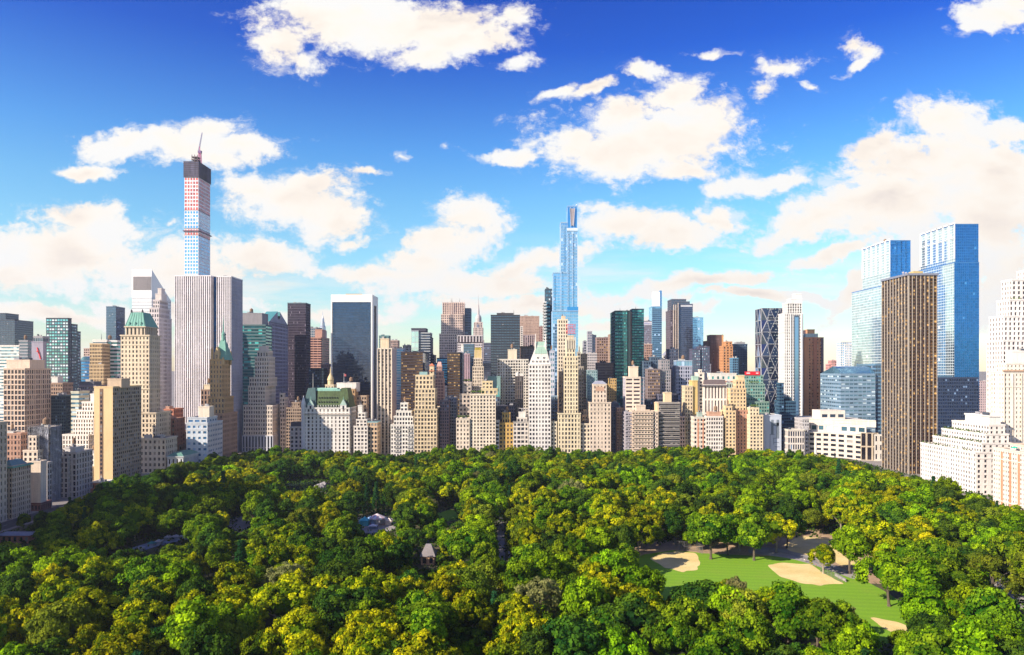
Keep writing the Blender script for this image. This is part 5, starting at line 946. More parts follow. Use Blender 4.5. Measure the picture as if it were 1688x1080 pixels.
# --- right side -------------------------------------------------------------------------
# diagrid tower: triangulated faces, chamfers opening and closing at the corner every four storeys
def diagrid():
    Y = 1000; root = thing('diagrid_tower', 'faceted dark glass tower with a white diagonal diamond grid', 'building', (WX(1272, Y), Y, 0))
    x0, x1, dep = WX(1257, Y), WX(1291, Y), 30; glass = Buf(); bars = Buf(); wm = wall_mat((.42, .42, .44), .5, .05)
    levels = 11; ztop = WZ(508, Y); z0 = WZ(725, Y); N = 2.0; cut = 6.5; H = (ztop - z0) / levels; wd = x1 - x0; step = wd / 2
    def ring(k):
        z = z0 + H * k; out = 0 if k % 2 else 2.5
        if k % 2 == 0:  front_ = [x0 + cut, x0 + cut + (wd - cut) / 2, x1]; left = [Y + dep, Y + cut + (dep - cut) / 2, Y + cut]
        else: front_ = [x0 - 1.5, x0 + wd * .36, x0 + wd * .84, x1]; left = [Y + dep, Y + dep * .75, Y + dep * .35, Y]
        return z, front_, left
    def strip(A, za, B, zb, fn):
        """triangles between two polylines"""
        i = j = 0; qs = []; ed = []
        while i < len(A) - 1 or j < len(B) - 1:
            ed.append((fn(A[i], za), fn(B[j], zb)))
            ta = (i + .5) / max(1, len(A) - 1) if i < len(A) - 1 else 9; tb = (j + .5) / max(1, len(B) - 1) if j < len(B) - 1 else 9
            if ta <= tb: qs.append((fn(A[i], za), fn(A[i + 1], za), fn(B[j], zb), fn(B[j], zb))); i += 1
            else: qs.append((fn(A[i], za), fn(B[j + 1], zb), fn(B[j], zb), fn(A[i], za))); j += 1
        ed.append((fn(A[-1], za), fn(B[-1], zb))); return qs, ed
    for k in range(levels):
        za, fa, la = ring(k); zb, fb_, lb = ring(k + 1)
        for A, B, fn in ((fa, fb_, lambda t, z: (t, Y, z)), (la, lb, lambda t, z: ((x0 - 1.5 if False else x0), t, z))):
            qs, ed = strip(A, za, B, zb, fn)
            for q in qs: glass.quads([q], 'navy' if random.random() < .78 else 'mirror', [random.random() * .9])
            for p, q in ed: bars.bar(p, q, .24, wm)
        if k % 2 == 0: tri = ((x0, la[-1], za), (fa[0], Y, za), (fb_[0], Y, zb)); glass.quads([(*tri, tri[2])], 'pale', [.3]); bars.bar(tri[0], tri[2], .4, wm); bars.bar(tri[1], tri[2], .4, wm)
        else: tri = ((fa[0], Y, za), (fb_[0], Y, zb), (x0, lb[-1], zb)); glass.quads([(tri[0], tri[1], tri[2], tri[2])], 'mirror', [.3]); bars.bar(tri[0], tri[1], .4, wm); bars.bar(tri[0], tri[2], .4, wm)
        bars.bar((fb_[0], Y, zb), (x1, Y, zb), .24, wm); bars.bar((x0, lb[-1], zb), (x0, Y + dep, zb), .34, wm)
    # window flecks: small pale squares scattered just proud of the glass
    fl = Buf(); z = z0 + 3
    while z < ztop - 1:
        n_ = 13
        for a in range(n_):
            if random.random() < .30: xa = x0 + cut + (wd - cut - 2) * a / n_; fl.quads([((xa, Y - .12, z), (xa + 1.1, Y - .12, z), (xa + 1.1, Y - .12, z + 1.1), (xa, Y - .12, z + 1.1))], (.45, .50, .48))
        z += 4
    core = Buf(); core.box(x0 + cut, x1 - .3, Y + 6.5, Y + dep - .3, 0, ztop - .4, (.05, .06, .08)); core.box(x0 + 6.6, x1, Y + .5, Y + dep, ztop - .6, ztop, (.3, .32, .35))
    back = Buf(); back.quads([((x1, Y, z0), (x1, Y + dep, z0), (x1, Y + dep, ztop), (x1, Y, ztop)), ((x1, Y + dep, z0), (x0, Y + dep, z0), (x0, Y + dep, ztop), (x1, Y + dep, ztop))], 'navy')
    base = Buf(); base.box(x0 - 3, x1 + 2, Y - 1, Y + dep + 2, 0, z0, (.5, .44, .36))
    for n_, b in (('facade_glass', glass), ('steel_grid', bars), ('window_fleck', fl), ('core', core), ('rear_wall', back), ('stone_base', base)): b.obj(n_, root)
    root.children[2]['kind'] = 'stuff'
diagrid()
def glassstrip(i):
    x0, x1, y0, y1, _, z = i[0]; b = Buf(); Y = y0 - .3; b.box(WX(1309, Y), WX(1317, Y), Y - .3, y0 - .05, 10, WZ(520, Y), 'slate'); g = Buf(); g.box(WX(1310, Y), WX(1316, Y), Y - .5, Y - .31, 10, WZ(523, Y), 'blue')
    m = Buf()
    for px in (1303, 1321.5): m.box(WX(px, Y) - .5, WX(px, Y) + .5, Y - 1.1, y0, 10, WZ(517, Y), PURE)
    return {'glass_strip': b, 'glass_bay': g, 'pilaster': m}
wtw = S((.82, .80, .76), 'dark', 3.6, 5.0, .42, .5, .6)
bld('white_tower', 'tall white residential tower with a vertical blue glass strip, right of the diagrid tower', 960, wtw,
    [(1293, 1324, 516, dict(dep=22)), (1298, 1322, 499, dict(dy=2, dep=18, st=S((.84, .82, .78), 'dark', 4, 4.6, .56, .6, .8))), (1304, 1322, 492, dict(dy=4, dep=14, st=dict(plain=PURE))), (1310.5, 1321, 484, dict(dy=5, dep=10, st=dict(plain=(.84, .83, .8)), part='penthouse'))], ex=glassstrip, clutter=0)
bb = S((.42, .18, .10), 'warm', 7.2, 4.9, .60, .5, .5)
def brickbits(i):
    x0, x1, y0, y1, _, z = i[0]; b = Buf(); b.box(WX(1328, y0), WX(1349, y0), y0 + 1, y0 + 10, z - .5, WZ(550, y0), (.36, .46, .50)); s_ = Buf()
    for a, c in ((1326, 1333.5), (1340.5, 1347)): s_.box(WX(a, y0), WX(c, y0), y0 - .5, y0 - .02, 10, z - 1, (.52, .24, .13) if a < 1330 else (.34, .13, .08))
    d = Buf(); d.box(WX(1353.6, y0), x1 + .1, y0 - .4, y0 - .02, 10, z - 1, (.10, .07, .10)); return {'roof_deck': b, 'brick_pier': s_, 'dark_corner': d}
bld('brick_tower', 'red-brown brick tower with vertical window stripes, right of the tall white tower', 1000, bb,
    [(1325, 1357.5, 556, dict(dep=24)), (1331, 1343, 543, dict(zb=556, dy=8, dep=12, st=dict(plain=(.50, .26, .14)), part='penthouse')), (1324, 1330, 545, dict(g=1, dy=14, dep=12, st=dict(plain=(.10, .08, .10))))], ex=brickbits, clutter=1)
bld('glass_tower', 'dark blue glass block with a rounded corner tower below the tall white tower', 900, S((.03, .09, .15), 'navy', 3, 5, .9, .6, .3), [(1288, 1312, 661, dict(dep=24)), (1285, 1292, 631, dict(g=1, dy=-2, dep=10)), (1292, 1304, 655, dict(g=1, dy=4, dep=14))])
def mad(i):
    x0, x1, y0, y1, _, z = i[0]; b = Buf(); Y = y0 - .1; g = (.18, .22, .26)
    def cutp(a, c, t, bt): b.box(WX(a, Y), WX(c, Y), Y - .12, Y + .05, WZ(bt, Y), WZ(t, Y), g)
    cutp(1271, 1275, 692, 716); cutp(1275, 1284, 697, 702); cutp(1280, 1284, 692, 722); l = Buf()
    for a, c, t, bt in ((1269, 1277, 716, 717), (1269, 1269.7, 716, 742), (1275, 1284, 722, 723), (1275, 1275.7, 722, 733), (1275, 1284, 729, 730), (1277, 1285, 736, 737)): l.box(WX(a, Y), WX(c, Y), Y - .14, Y + .05, WZ(bt, Y), WZ(t, Y), (.22, .26, .34))
    return {'glass_cut': b, 'wall_groove': l}
bld('museum', 'small windowless silvery-blue museum cube with an angular glass cut', 845, S((.50, .58, .70), 'navy', 6, 12, .5, .5), [(1259, 1288, 684, dict(dep=22, st=dict(plain=wall_mat((.56, .62, .72), .35, .1)), part='wall'))], ex=mad)
bld('low_building', 'small ornate cream building with dark blue windows right of the museum cube', 838, S((.74, .68, .60), 'navy', 3.8, 11, .56, .72, .6), [(1299, 1326, 708, dict(dep=14, pc=(.80, .74, .62)))])
bld('low_building', 'grey stepped hotel entrance block beside the curved mall', 850, S((.52, .50, .50), 'dark', 4, 6, .6, .5), [(1323, 1334, 690, dict(dep=24)), (1320, 1332, 706, dict(dy=-8, dep=8, g=1))])
# curved shopping mall at the circle
def mall():
    Y = 830; root = thing('curved_mall', 'low curved cream stone mall with wide window openings, below the glass twin towers', 'building', (WX(1385, Y), Y, 0))
    st_ = (.66, .60, .50); wb = Buf(); gb = Buf(); rb = Buf()
    def arc(pxa, pxb, py, Ya, Yb, z0, style, bow, n=7):
        pts = []
        for k in range(n + 1):
            t = k / n; yy = Ya + (Yb - Ya) * t + bow * math.sin(math.pi * t); pts.append((WX(pxa + (pxb - pxa) * t, Ya + (Yb - Ya) * t), yy))
        zt = WZ(py, Ya)
        for p, q in zip(pts, pts[1:]):
            d = Vector((q[0] - p[0], q[1] - p[1])); L = d.length; d /= L
            if style: facade(wb, gb, p, tuple(d), (d.y, -d.x), L, z0, zt, style, Ya)
            else: wb.quads([((*p, z0), (*q, z0), (*q, zt), (*p, zt))], st_)
            o = (d.y * .4, -d.x * .4)
            rb.hexa([(p[0] + o[0], p[1] + o[1], zt - .9), (q[0] + o[0], q[1] + o[1], zt - .9), (q[0], q[1] + 1, zt - .9), (p[0], p[1] + 1, zt - .9)],
                    [(p[0] + o[0], p[1] + o[1], zt), (q[0] + o[0], q[1] + o[1], zt), (q[0], q[1] + 1, zt), (p[0], p[1] + 1, zt)], (.82, .74, .60), True)
            rb.quads([((*p, zt - .5), (*q, zt - .5), (q[0], Ya + 60, zt - .5), (p[0], Ya + 60, zt - .5))], wall_mat((.68, .62, .54), .9))
        return pts, zt
    big = S(st_, 'dark', 15, 11, .66, .5, .9)
    pts, zt = arc(1333, 1423, 712, 850, 806, 0, S(st_, 'dark', 12, 8.4, .66, .5, .9), 7)
    x0, y0 = pts[0]; wb.quads([((x0, y0 + 50, 0), (x0, y0, 0), (x0, y0, zt), (x0, y0 + 50, zt))], st_)
    arc(1336, 1428, 697, 862, 820, zt - 1, S((.68, .63, .54), 'sea', 11, 12, .66, .46, .6), 6)
    arc(1330, 1444, 690, 876, 840, zt + 6, None, 4)
    wb.obj('wall', root); g = gb.obj('glazing', root); g['kind'] = 'stuff'; rb.obj('roof', root)
    ub = Buf(); ug = Buf(); facade(ub, ug, (WX(1353, 870), 870), (1, 0), (0, -1), WX(1393, 870) - WX(1353, 870), WZ(694, 870), WZ(677, 870), S((.80, .74, .64), 'slate', 12, 16, .7, .3, .5), 870)
    ub.box(WX(1353, 870), WX(1393, 870), 870.7, 895, WZ(694, 870), WZ(677, 870) + .2, (.78, .72, .62)); ub.obj('upper_block', root); ug.obj('upper_glazing', root)
    c = Buf(); cg = Buf(); Yc = 800; facade(c, cg, (WX(1423, Yc), Yc + 6), (.97, -.24), (-.24, -.97), 18, 0, WZ(714, Yc), S((.60, .50, .36), 'warm', 9, 30, .7, .9, .5), Yc)
    facade(c, cg, (WX(1441, Yc), Yc), (1, 0), (0, -1), 10, 0, WZ(716, Yc), S((.84, .78, .66), 'dark', 9, 14, .3, .5, .5), Yc); c.obj('glass_corner', root); cg.obj('corner_glazing', root)
mall()
mcol = thing('monument_column', 'slim pale monument column in front of the curved mall', 'monument', (WX(1345, 815), 815, 0))
mb = Buf(); mb.lathe(WX(1345, 815), 815, [(2.6, 0), (2.4, 4), (1.2, 4.3), (.95, 22), (1.4, 22.4), (1.4, 23)], (.80, .76, .70), 12); mb.obj('shaft', mcol)
mb = Buf(); mb.lathe(WX(1345, 815), 815, [(.5, 23), (.65, 24), (.35, 24.7), (.3, 25.4), (.02, 25.7)], (.6, .58, .54), 8); mb.obj('statue', mcol)
# glass twin towers: tint carries the light, pale for lit left faces, deep blue for sky-reflecting fronts
pale = lambda: S((.74, .82, .84), 'pale', 5.0, 4.6, .94, .86, .08)
deep = lambda: S((.03, .15, .38), 'deep', 3.4, 4.4, .94, .88, .1)
def twin(label, Yn, px_near, px_back, px_front_end, ptop, low, px_low):
    """near corner at px_near; left face runs back to px_back; front face to px_front_end"""
    dep = sd(px_near, px_back, Yn); root, info = bld('glass_twin_tower', label, Yn, deep(), [(px_near, px_front_end, low, dict(dep=max(dep, sd(px_near, px_low, Yn)), sst=pale(), cor=.05, dy=0)), (px_near + 1.5, px_front_end - 1, ptop, dict(dep=dep - 6, dy=3, sst=pale(), cor=.05))], clutter=1, cor=.05,
        ex=lambda i: twinex(i, low))
    return root
def twinex(i, low):
    x0, x1, y0, y1, z0, z = i[-1]; b = Buf(); n = 7; f = Buf()
    for k in range(n):
        y = y0 + (y1 - y0) * k / (n - 1); b.box(x0 - .9, x0 - .02, y - .8 if k else y, y + .8 if k < n - 1 else y, z - 42, z + 1.5, (.88, .90, .88))
    b.box(x0 - .9, x0 - .02, y0 + .8, y1 - .8, z, z + 1.5, (.88, .90, .88))
    b.box(x0 - .8, x0 - .05, y0 + .8, y1 - .8, z - 17.2, z - 16.2, (.80, .85, .86))
    return {'crown_fins': b}
twin('left of two glass twin towers, pale left face and deep blue right face', 960, 1466, 1417, 1502, 396, 468, 1404)
twin('right of two glass twin towers, tallest, with a broad deep blue front', 880, 1573, 1512, 1614, 369, 432, 1512)
# their shared lower parts
def curvtop(i):
    x0, x1, y0, y1, _, z = i[0]; b = Buf(); n = 8; q = []
    for k in range(n):
        t0, t1 = k / n, (k + 1) / n; f = lambda t: (y0 + 22 * t, z - .3 + 9.5 * math.sin(t * math.pi / 2)); A, B = f(t0), f(t1)
        q.append(((x0, A[0], A[1]), (x1, A[0], A[1]), (x1, B[0], B[1]), (x0, B[0], B[1])))
        q.append(((x0, y1, z - .4), (x0, A[0], A[1]), (x0, B[0], B[1]), (x0, y1, z - .4)))
    b.quads(q, 'sea'); return {'curved_roof': b}
bld('glass_block', 'blue ribbon-windowed glass block with curved top, at the foot of the left twin tower', 905, S((.18, .27, .36), 'sea', 7.5, 6.3, .9, .42, .4),
    [(1386, 1443, 616, dict(dep=60, sides='L', cor=.1)), (1443, 1456, 600, dict(g=1, dy=3, dep=50, st=S((.10, .20, .30), 'slate', 5, 6.3, .9, .6, .3)))], ex=curvtop, clutter=0)
bld('glass_block', 'lower block at the foot of the right twin tower, coloured navy for shadow', 855, S((.03, .05, .10), 'navy', 3.6, 5.6, .86, .62, .3), [(1543, 1613, 622, dict(dep=20, cor=.1)), (1543, 1570, 619, dict(zb=630, dy=3, dep=14, st=dict(plain=(.10, .2, .3))))], clutter=0)  # dark navy stands for the shadow over the tower's lower part
# dark bronze tower with champagne ribs
bz = S((.045, .035, .035), 'gold', 4.9, 6.0, .74, .86, .5, .30, wall_mat((.32, .24, .14), .4, .2, .5))
bzf = S((.05, .03, .03), 'gold', 6.0, 5.6, .80, .84, .5, .26, wall_mat((.36, .20, .07), .3, .4, .6))
def ribs(i):
    x0, x1, y0, y1, _, z = i[0]; b = Buf(); c = wall_mat((.46, .40, .33), .4, .06); n = 9
    for k in range(n + 1):
        y = y0 + (y1 - y0) * k / n; b.box(x0 - .3, x0 - .02, y - .55, y + .55, 0, z - 1.2, c)
    b.box(x0 - .6, x0 + .9, y0 - .6, y0 - .02, 0, z - 1.0, c); n = 7
    for k in range(1, n + 1):
        x = x0 + (x1 - x0) * k / n - (.4 if k == n else 0); b.box(x - .3, x + .3, y0 - .35, y0 - .02, 0, z - 1.2, c)
    p = Buf(); p.box(x0 - 1, x1 + .8, y0 - 1, y1 + 1, z - 1.2, z + .8, (.20, .22, .28)); e = Buf()
    for k in range(4): e.lathe(x0 + 6 + k * 5, y0 + 20 + k * 4, [(.3, z), (.3, z + 3), (1.5, z + 4.2), (.2, z + 5)], (.75, .7, .72), 8)
    g = Buf(); g.box(x0 + 8, x0 + 17, y0 + 5, y0 + 14, z + .8, z + 3.6, (.5, .38, .16)); return {'metal_ribs': b, 'roof_edge': p, 'roof_dishes': e, 'roof_plant': g}
bld('bronze_tower', 'tall dark bronze tower with champagne vertical ribs standing at the park corner', 700, bzf, [(1497, 1545, 452, dict(dep=sd(1497, 1454, 700), sst=bz))], ex=ribs, clutter=0)
# white terraced apartment house on the park's west side; long face looks left
X4 = 372.0; X5 = 361.0
ww = S((.86, .82, .77), 'plum', 7.0, 8.0, .44, .46, .5); wf_ = S((.86, .80, .72), 'dark', 10.5, 8.2, .30, .46, .5)
def terr_veg(i):
    out = {}; g = wall_mat((.07, .13, .02), .9, .5)
    for n_, t in enumerate(i[:3]):
        x0, x1, y0, y1, _, z = t; b = Buf(); r_ = random.Random(n_ + 40)
        for k in range(90):
            y = y0 + (y1 - y0) * r_.random() ** .8; x = x0 + r_.uniform(.8, 2.6); s_ = r_.uniform(.3, .7); a = r_.uniform(0, 3.1); zz = z + r_.uniform(-.2, 1.3); c_, d_ = math.cos(a) * s_, math.sin(a) * s_
            b.quads([((x - c_, y - d_, zz - s_), (x + c_, y + d_, zz - s_), (x + c_, y + d_, zz + s_), (x - c_, y - d_, zz + s_ * .6))], g)
        out[f'terrace_hedge#{n_}'] = b
    return out
def px_at(X, Y): return CX + X * F / Y
def wbl(name, label, Yn, dep, tiers, st, sst, **kw):
    """park-side block: its left face lies on x = X. tiers: (X, Yn offset, width, ztop, depth)"""
    ts = []
    for (X, dy_, wd, zt, dp, *o) in tiers:
        Y = Yn + dy_; ts.append((px_at(X, Y), px_at(X + wd, Y), HY - (zt - CAMZ) * F / Y, dict(dy=dy_, dep=dp, sst=sst, sides='L', **(o[0] if o else {}))))
    return bld(name, label, Yn, st, ts, **kw)
wbl('terraced_building', 'long white terraced apartment house with hedged roof setbacks, facing the park at right', 584, 79,
    [(X4, 0, 32, 34.3, 79), (X4 + 6, 2, 25, 41.4, 68), (X4 + 11, 5, 19, 48.4, 60), (X4 + 16, 8, 13, 55.8, 50), (X4 + 19, 12, 9, 62.8, 32, dict(st=dict(plain=(.86, .82, .76)), cor=.6))], wf_, ww, hero=1, ex=terr_veg, clutter=1)
wbl('apartment_building', 'cream apartment house with orange brick strips and rooftop parasol at the right edge', 505, 41,
    [(X5, 0, 40, 42.3, 41), (X5 + 7, 3, 30, 46, 30, dict(st=S((.82, .66, .50), 'warm', 8, 8, .4, .4, .4)))], S((.82, .70, .58), 'warm', 7, 8, .4, .42), S((.84, .74, .64), 'warm', 6.2, 8.2, .36, .36, .4), hero=1,
    ex=lambda i: {**{f'brick_strip#{k}': brs(i[0], f) for k, f in enumerate((.08, .3, .52, .74))}, 'roof_garden': garden(px_at(X5 + 3, 510), px_at(X5 + 14, 510), HY + 58 * F / 510, 510, 4, 21)})
par = thing('parasol', 'green parasol open on the roof terrace of the orange-striped house', 'parasol', (X5 + 3.5, 528, 41.6)); b = Buf(); b.lathe(X5 + 3.5, 528, [(.08, 41.6), (.08, 44.2)], (.6, .6, .6), 6); b.obj('pole', par); b = Buf(); b.lathe(X5 + 3.5, 528, [(2.6, 43.5), (1.3, 44.3), (.05, 44.7)], (.02, .42, .28), 8); b.obj('canopy', par)
tw_ = S((.86, .82, .78), 'plum', 7, 7.8, .36, .50, .6)
bld('setback_tower', 'huge dazzling white setback tower filling the right edge of the skyline', 640, tw_,
    [(1653, 1740, 560, dict(dep=22)), (1655, 1740, 520, dict(dy=1, dep=20)), (1664, 1740, 493, dict(dy=2, dep=17)), (1668, 1692, 460, dict(dy=3, dep=14)), (1694, 1740, 444, dict(dy=3, dep=14, g=1))], hero=1, clutter=0,
    ex=lambda i: {'roof_garden': garden(1668, 1686, 494, 642, 4, 31)})
def peach(i):
    x0, x1, y0, y1, _, z = i[0]; b = Buf()
    for k in range(7): x = x0 + (x1 - x0) * k / 6; b.box(x - .35, x + .35, y0 - .6, y0, 0, z - 2, (.84, .74, .58))
    p = Buf(); p.box(x0 - .8, x1, y0 - .9, y0 + 1, z - .2, z + 1.0, (.62, .40, .26)); return {'pier': b, 'roof_pergola': p}
bld('apartment_building', 'white tower with peach piers and slim windows in front of the huge setback tower', 607, S((.86, .80, .69), 'warm', 6.2, 7.8, .26, .42, .4), [(1655, 1740, 612, dict(dep=17)), (1659, 1740, 598, dict(dy=2, dep=13)), (1668, 1710, 578, dict(dy=4, dep=8, st=dict(plain=(.84, .8, .74))))], hero=1, ex=peach, clutter=1)
# far distance at right
for a in ((1700, (.68, .34, .30), 'warm', ((1367, 1382, 600), (1371, 1379, 594)), 'distant red-pink apartment tower in the gap left of the twin towers'), (1500, (.72, .72, .70), 'blue', ((1386, 1404, 563), (1393, 1404, 568)), 'distant pale tower with a blue glass half beside the left twin tower'),
          (1200, (.60, .42, .28), 'warm', ((1372, 1386, 650), (1375, 1384, 640)), 'small tan and maroon tower above the curved mall'), (1150, (.70, .50, .30), 'warm', ((1358, 1372, 662),), 'small tan orange block right of the red-brown brick tower'),
          (1400, (.62, .50, .42), 'warm', ((1356, 1369, 628),), 'low pale pink far building right of the red-brown brick tower'), (1600, (.60, .46, .44), 'slate', ((1613, 1632, 628),), 'far grey-red building in the slot beside the huge white tower'),
          (1050, (.20, .22, .26), 'navy', ((1320, 1358, 684),), 'dark low roofs at the foot of the red-brown brick tower'), (1300, (.56, .40, .32), 'warm', ((1376, 1388, 622),), 'low brownish far building left of the curved-top glass block')):
    ts = [(*t, dict(dep=20, g=1, dy=-4 * n_)) for n_, t in enumerate(a[3])]
    bld('far_building', a[4], a[0], S(a[1], a[2], 3.0, 4.0, .5, .5), ts)
for k, (X, Y, wd, h, dp, l) in enumerate(((470, 560, 30, 48, 40, 'cream block beyond the right edge behind the orange-striped house'), (452, 420, 34, 44, 44, 'apartment house beyond the right edge, nearest the camera'), (372, 440, 40, 46, 50, 'apartment house beyond the right edge next to the orange-striped one'),
        (560, 620, 40, 60, 50, 'tall block beyond the right edge, farther back'), (372, 340, 40, 52, 60, 'apartment house beyond the right edge facing the near park'), (640, 760, 60, 70, 60, 'broad block beyond the right edge, farthest back'), (600, 470, 50, 40, 60, 'low block beyond the right edge in the second row'))):
    bld('apartment_building', l, Y, S((.66, .56, .44), 'dark', 9, 11, .4, .5), [(px_at(X, Y), px_at(X + wd, Y), HY - (h - CAMZ) * F / Y, dict(dep=dp))])
# buildings outside the frame on the left whose shade falls over the park
for k, (Y, h, dp) in enumerate(((455, 66, 28), (405, 118, 42), (350, 135, 46), (300, 112, 42), (250, 110, 42))):
    x1 = -335.0 if Y > 300 else -345.0
    bld('apartment_building', ['tall stone apartment house beyond the left edge of the view, nearest the green-corniced one', 'second apartment house beyond the left edge', 'third apartment house beyond the left edge, the tallest', 'fourth apartment house beyond the left edge', 'fifth apartment house beyond the left edge'][k],
        Y, S(LIME, 'dark', 9, 12, .4, .5), [(px_at(x1 - 34, Y), px_at(x1, Y), HY - (h - CAMZ) * F / Y, dict(dep=dp))], clutter=0)
# ------------------------------------------------------------------ the ground
def GP(px, py):
    """point of the ground seen at a photo pixel"""
    Y = 120000.0 / (py - HY); return (WX(px, Y), Y)
def ground_mat(kind, a, b_, s1, s2, rough=.95):
    m, n = newmat(kind); p = n.node('ShaderNodeNewGeometry').outputs['Position']
    x = n.noise(p, s1, 5, .6); y = n.noise(p, s2, 3, .6); f = n.math('ADD', n.math('MULTIPLY', x.outputs[0], .6), n.math('MULTIPLY', y.outputs[0], .4))
    c = n.mix(n.mapr(f, .38, .62, 0, 1), a, b_)
    bs = n.node('ShaderNodeBsdfPrincipled', _Base_Color=c, _Roughness=rough); n.node('ShaderNodeOutputMaterial', i0=bs); return m
def sheet(name, pts, z, mat, smooth=True, kind='structure', closed=True):
    P = [Vector(p) for p in pts]
    if name in ('infield', 'dirt_apron', 'lawn'):      # ragged, trodden edges
        Q = []
        for i in range(len(P)):
            a, b = P[i], P[(i + 1) % len(P)]; Q += [a, a.lerp(b, .34), a.lerp(b, .67)]
        P = [q + Vector((random.uniform(-.5, .5), random.uniform(-.9, .9))) for q in Q]
    if smooth:
        Q = []; n = len(P)
        for i in range(n):
            a, b, c, d = P[i - 1], P[i], P[(i + 1) % n], P[(i + 2) % n]
            for t in np.linspace(0, 1, 6)[:-1]: Q.append(.5 * ((2 * b) + (c - a) * t + (2 * a - 5 * b + 4 * c - d) * t * t + (3 * b - a - 3 * c + d) * t ** 3))
        P = Q
    me = bpy.data.meshes.new(name); me.from_pydata([(p[0], p[1], z) for p in P], [], [list(range(len(P)))]); me.materials.append(mat); me.update()
    if me.polygons[0].normal.z < 0: me.flip_normals()
    o = bpy.data.objects.new(name, me); scene.collection.objects.link(o)
    if kind: o['kind'] = kind
    return o
sheet('ground', [(-30000, -3000), (30000, -3000), (30000, 60000), (-30000, 60000)], 0, ground_mat('city_ground', (.17, .155, .14), (.26, .235, .21), .004, .03), False)
sheet('park_ground', [(-314, 60), (344, 60), (344, 700), (376, 760), (376, 813), (-314, 813)], .05, ground_mat('woodland_floor', (.035, .05, .015), (.10, .085, .04), .03, .4), False)
asph = ground_mat('asphalt', (.045, .045, .05), (.075, .073, .07), .1, 1.2); pave = ground_mat('paving', (.26, .24, .22), (.34, .32, .29), .2, 2)
sheet('road', [(-334, 60), (-318, 60), (-318, 817), (-334, 817)], .02, asph, False)
sheet('road', [(-318, 817), (382, 817), (382, 829), (-334, 829), (-334, 817)], .024, asph, False)
sheet('road', [(347, 60), (358, 60), (358, 690), (380, 760), (380, 829), (370, 829), (370, 762), (347, 694)], .028, asph, False)
mk = Buf()
for k in range(60):
    y = 70 + k * 12; mk.quads([((-326.1, y, .032), (-325.9, y, .032), (-325.9, y + 4, .032), (-326.1, y + 4, .032))], PURE); mk.quads([((352.4, min(y, 680), .034), (352.6, min(y, 680), .034), (352.6, min(y, 680) + 4, .034), (352.4, min(y, 680) + 4, .034))], PURE) if y < 680 else None
for k in range(58): x = -310 + k * 12; mk.quads([((x, 822.9, .03), (x + 4, 822.9, .03), (x + 4, 823.1, .03), (x, 823.1, .03))], PURE)
mo = mk.obj('road_markings'); mo['kind'] = 'structure'
# lawn with mowing stripes and worn patches
m, n = newmat('mown_grass'); p = n.node('ShaderNodeNewGeometry').outputs['Position']; sp_ = n.node('ShaderNodeSeparateXYZ', i0=p)
st_ = n.math('SINE', n.math('MULTIPLY', n.math('ADD', sp_.outputs[1], n.math('MULTIPLY', sp_.outputs[0], .12)), 1.25)); st2 = n.mapr(st_, -.3, .3, 0, 1)
nb = n.noise(p, .06, 5, .6); nf = n.noise(p, 1.5, 3, .6)
c = n.mix(st2, (.165, .34, .003), (.19, .37, .004)); c = n.mix(n.mapr(nb.outputs[0], .50, .68, 0, .35), c, (.24, .33, .02)); c = n.mix(n.mapr(nf.outputs[0], .3, .7, .28, 0), c, (.03, .09, .004))
n.node('ShaderNodeOutputMaterial', i0=n.node('ShaderNodeBsdfPrincipled', _Base_Color=c, _Roughness=.9)); GRASS = m
SAND = ground_mat('infield_sand', (.60, .46, .17), (.76, .60, .27), .09, 1.3); DIRT = ground_mat('bare_earth', (.30, .20, .12), (.46, .33, .2), .09, .7)
lawn = [(1020, 935), (1060, 915), (1110, 908), (1160, 912), (1230, 916), (1290, 918), (1330, 925), (1400, 945), (1440, 965), (1500, 1000), (1530, 1025), (1500, 1060), (1400, 1065), (1250, 1040), (1150, 1020), (1060, 985)]
lo = sheet('lawn', [GP(*p) for p in lawn], .10, GRASS)
sheet('dirt_apron', [GP(*p) for p in [(1040, 905), (1100, 888), (1180, 880), (1260, 882), (1330, 868), (1410, 886), (1450, 930), (1460, 962), (1400, 962), (1300, 928), (1200, 926), (1120, 926), (1060, 925)]], .075, DIRT)
sheet('infield', [GP(*p) for p in [(1072, 921), (1090, 913), (1118, 909), (1148, 913), (1155, 928), (1150, 939), (1125, 943), (1095, 936)]], .13, SAND)
sheet('infield', [GP(*p) for p in [(1264, 932), (1290, 928), (1335, 931), (1362, 948), (1388, 962), (1350, 966), (1318, 962), (1288, 951)]], .13, SAND)
sheet('infield', [GP(*p) for p in [(1294, 898), (1320, 884), (1370, 888), (1412, 902), (1418, 930), (1392, 934), (1365, 922), (1325, 914), (1300, 908)]], .13, SAND)
sheet('infield', [GP(*p) for p in [(1432, 1018), (1470, 1023), (1500, 1034), (1510, 1052), (1480, 1048), (1450, 1032)]], .14, SAND)
sheet('path', [GP(*p) for p in [(1240, 903), (1290, 905), (1330, 914), (1370, 930), (1410, 948), (1408, 955), (1360, 938), (1310, 923), (1260, 915), (1236, 912)]], .12, pave)
sheet('lawn', [GP(*p) for p in [(708, 856), (722, 846), (745, 840), (765, 846), (758, 856), (735, 860)]], .10, GRASS)
sheet('lawn', [GP(*p) for p in [(1628, 978), (1640, 965), (1688, 975), (1720, 990), (1700, 1010), (1660, 995)]], .10, GRASS)
sheet('path', [GP(*p) for p in [(1618, 962), (1640, 958), (1690, 985), (1720, 1005), (1700, 1010), (1650, 985)]], .12, pave)
sheet('road', [GP(*p) for p in [(821, 850), (829, 850), (831, 870), (832, 900), (833, 935), (820, 935), (820, 900), (820, 870)]], .12, ground_mat('park_drive', (.16, .15, .15), (.24, .23, .22), .1, 1.1), False)
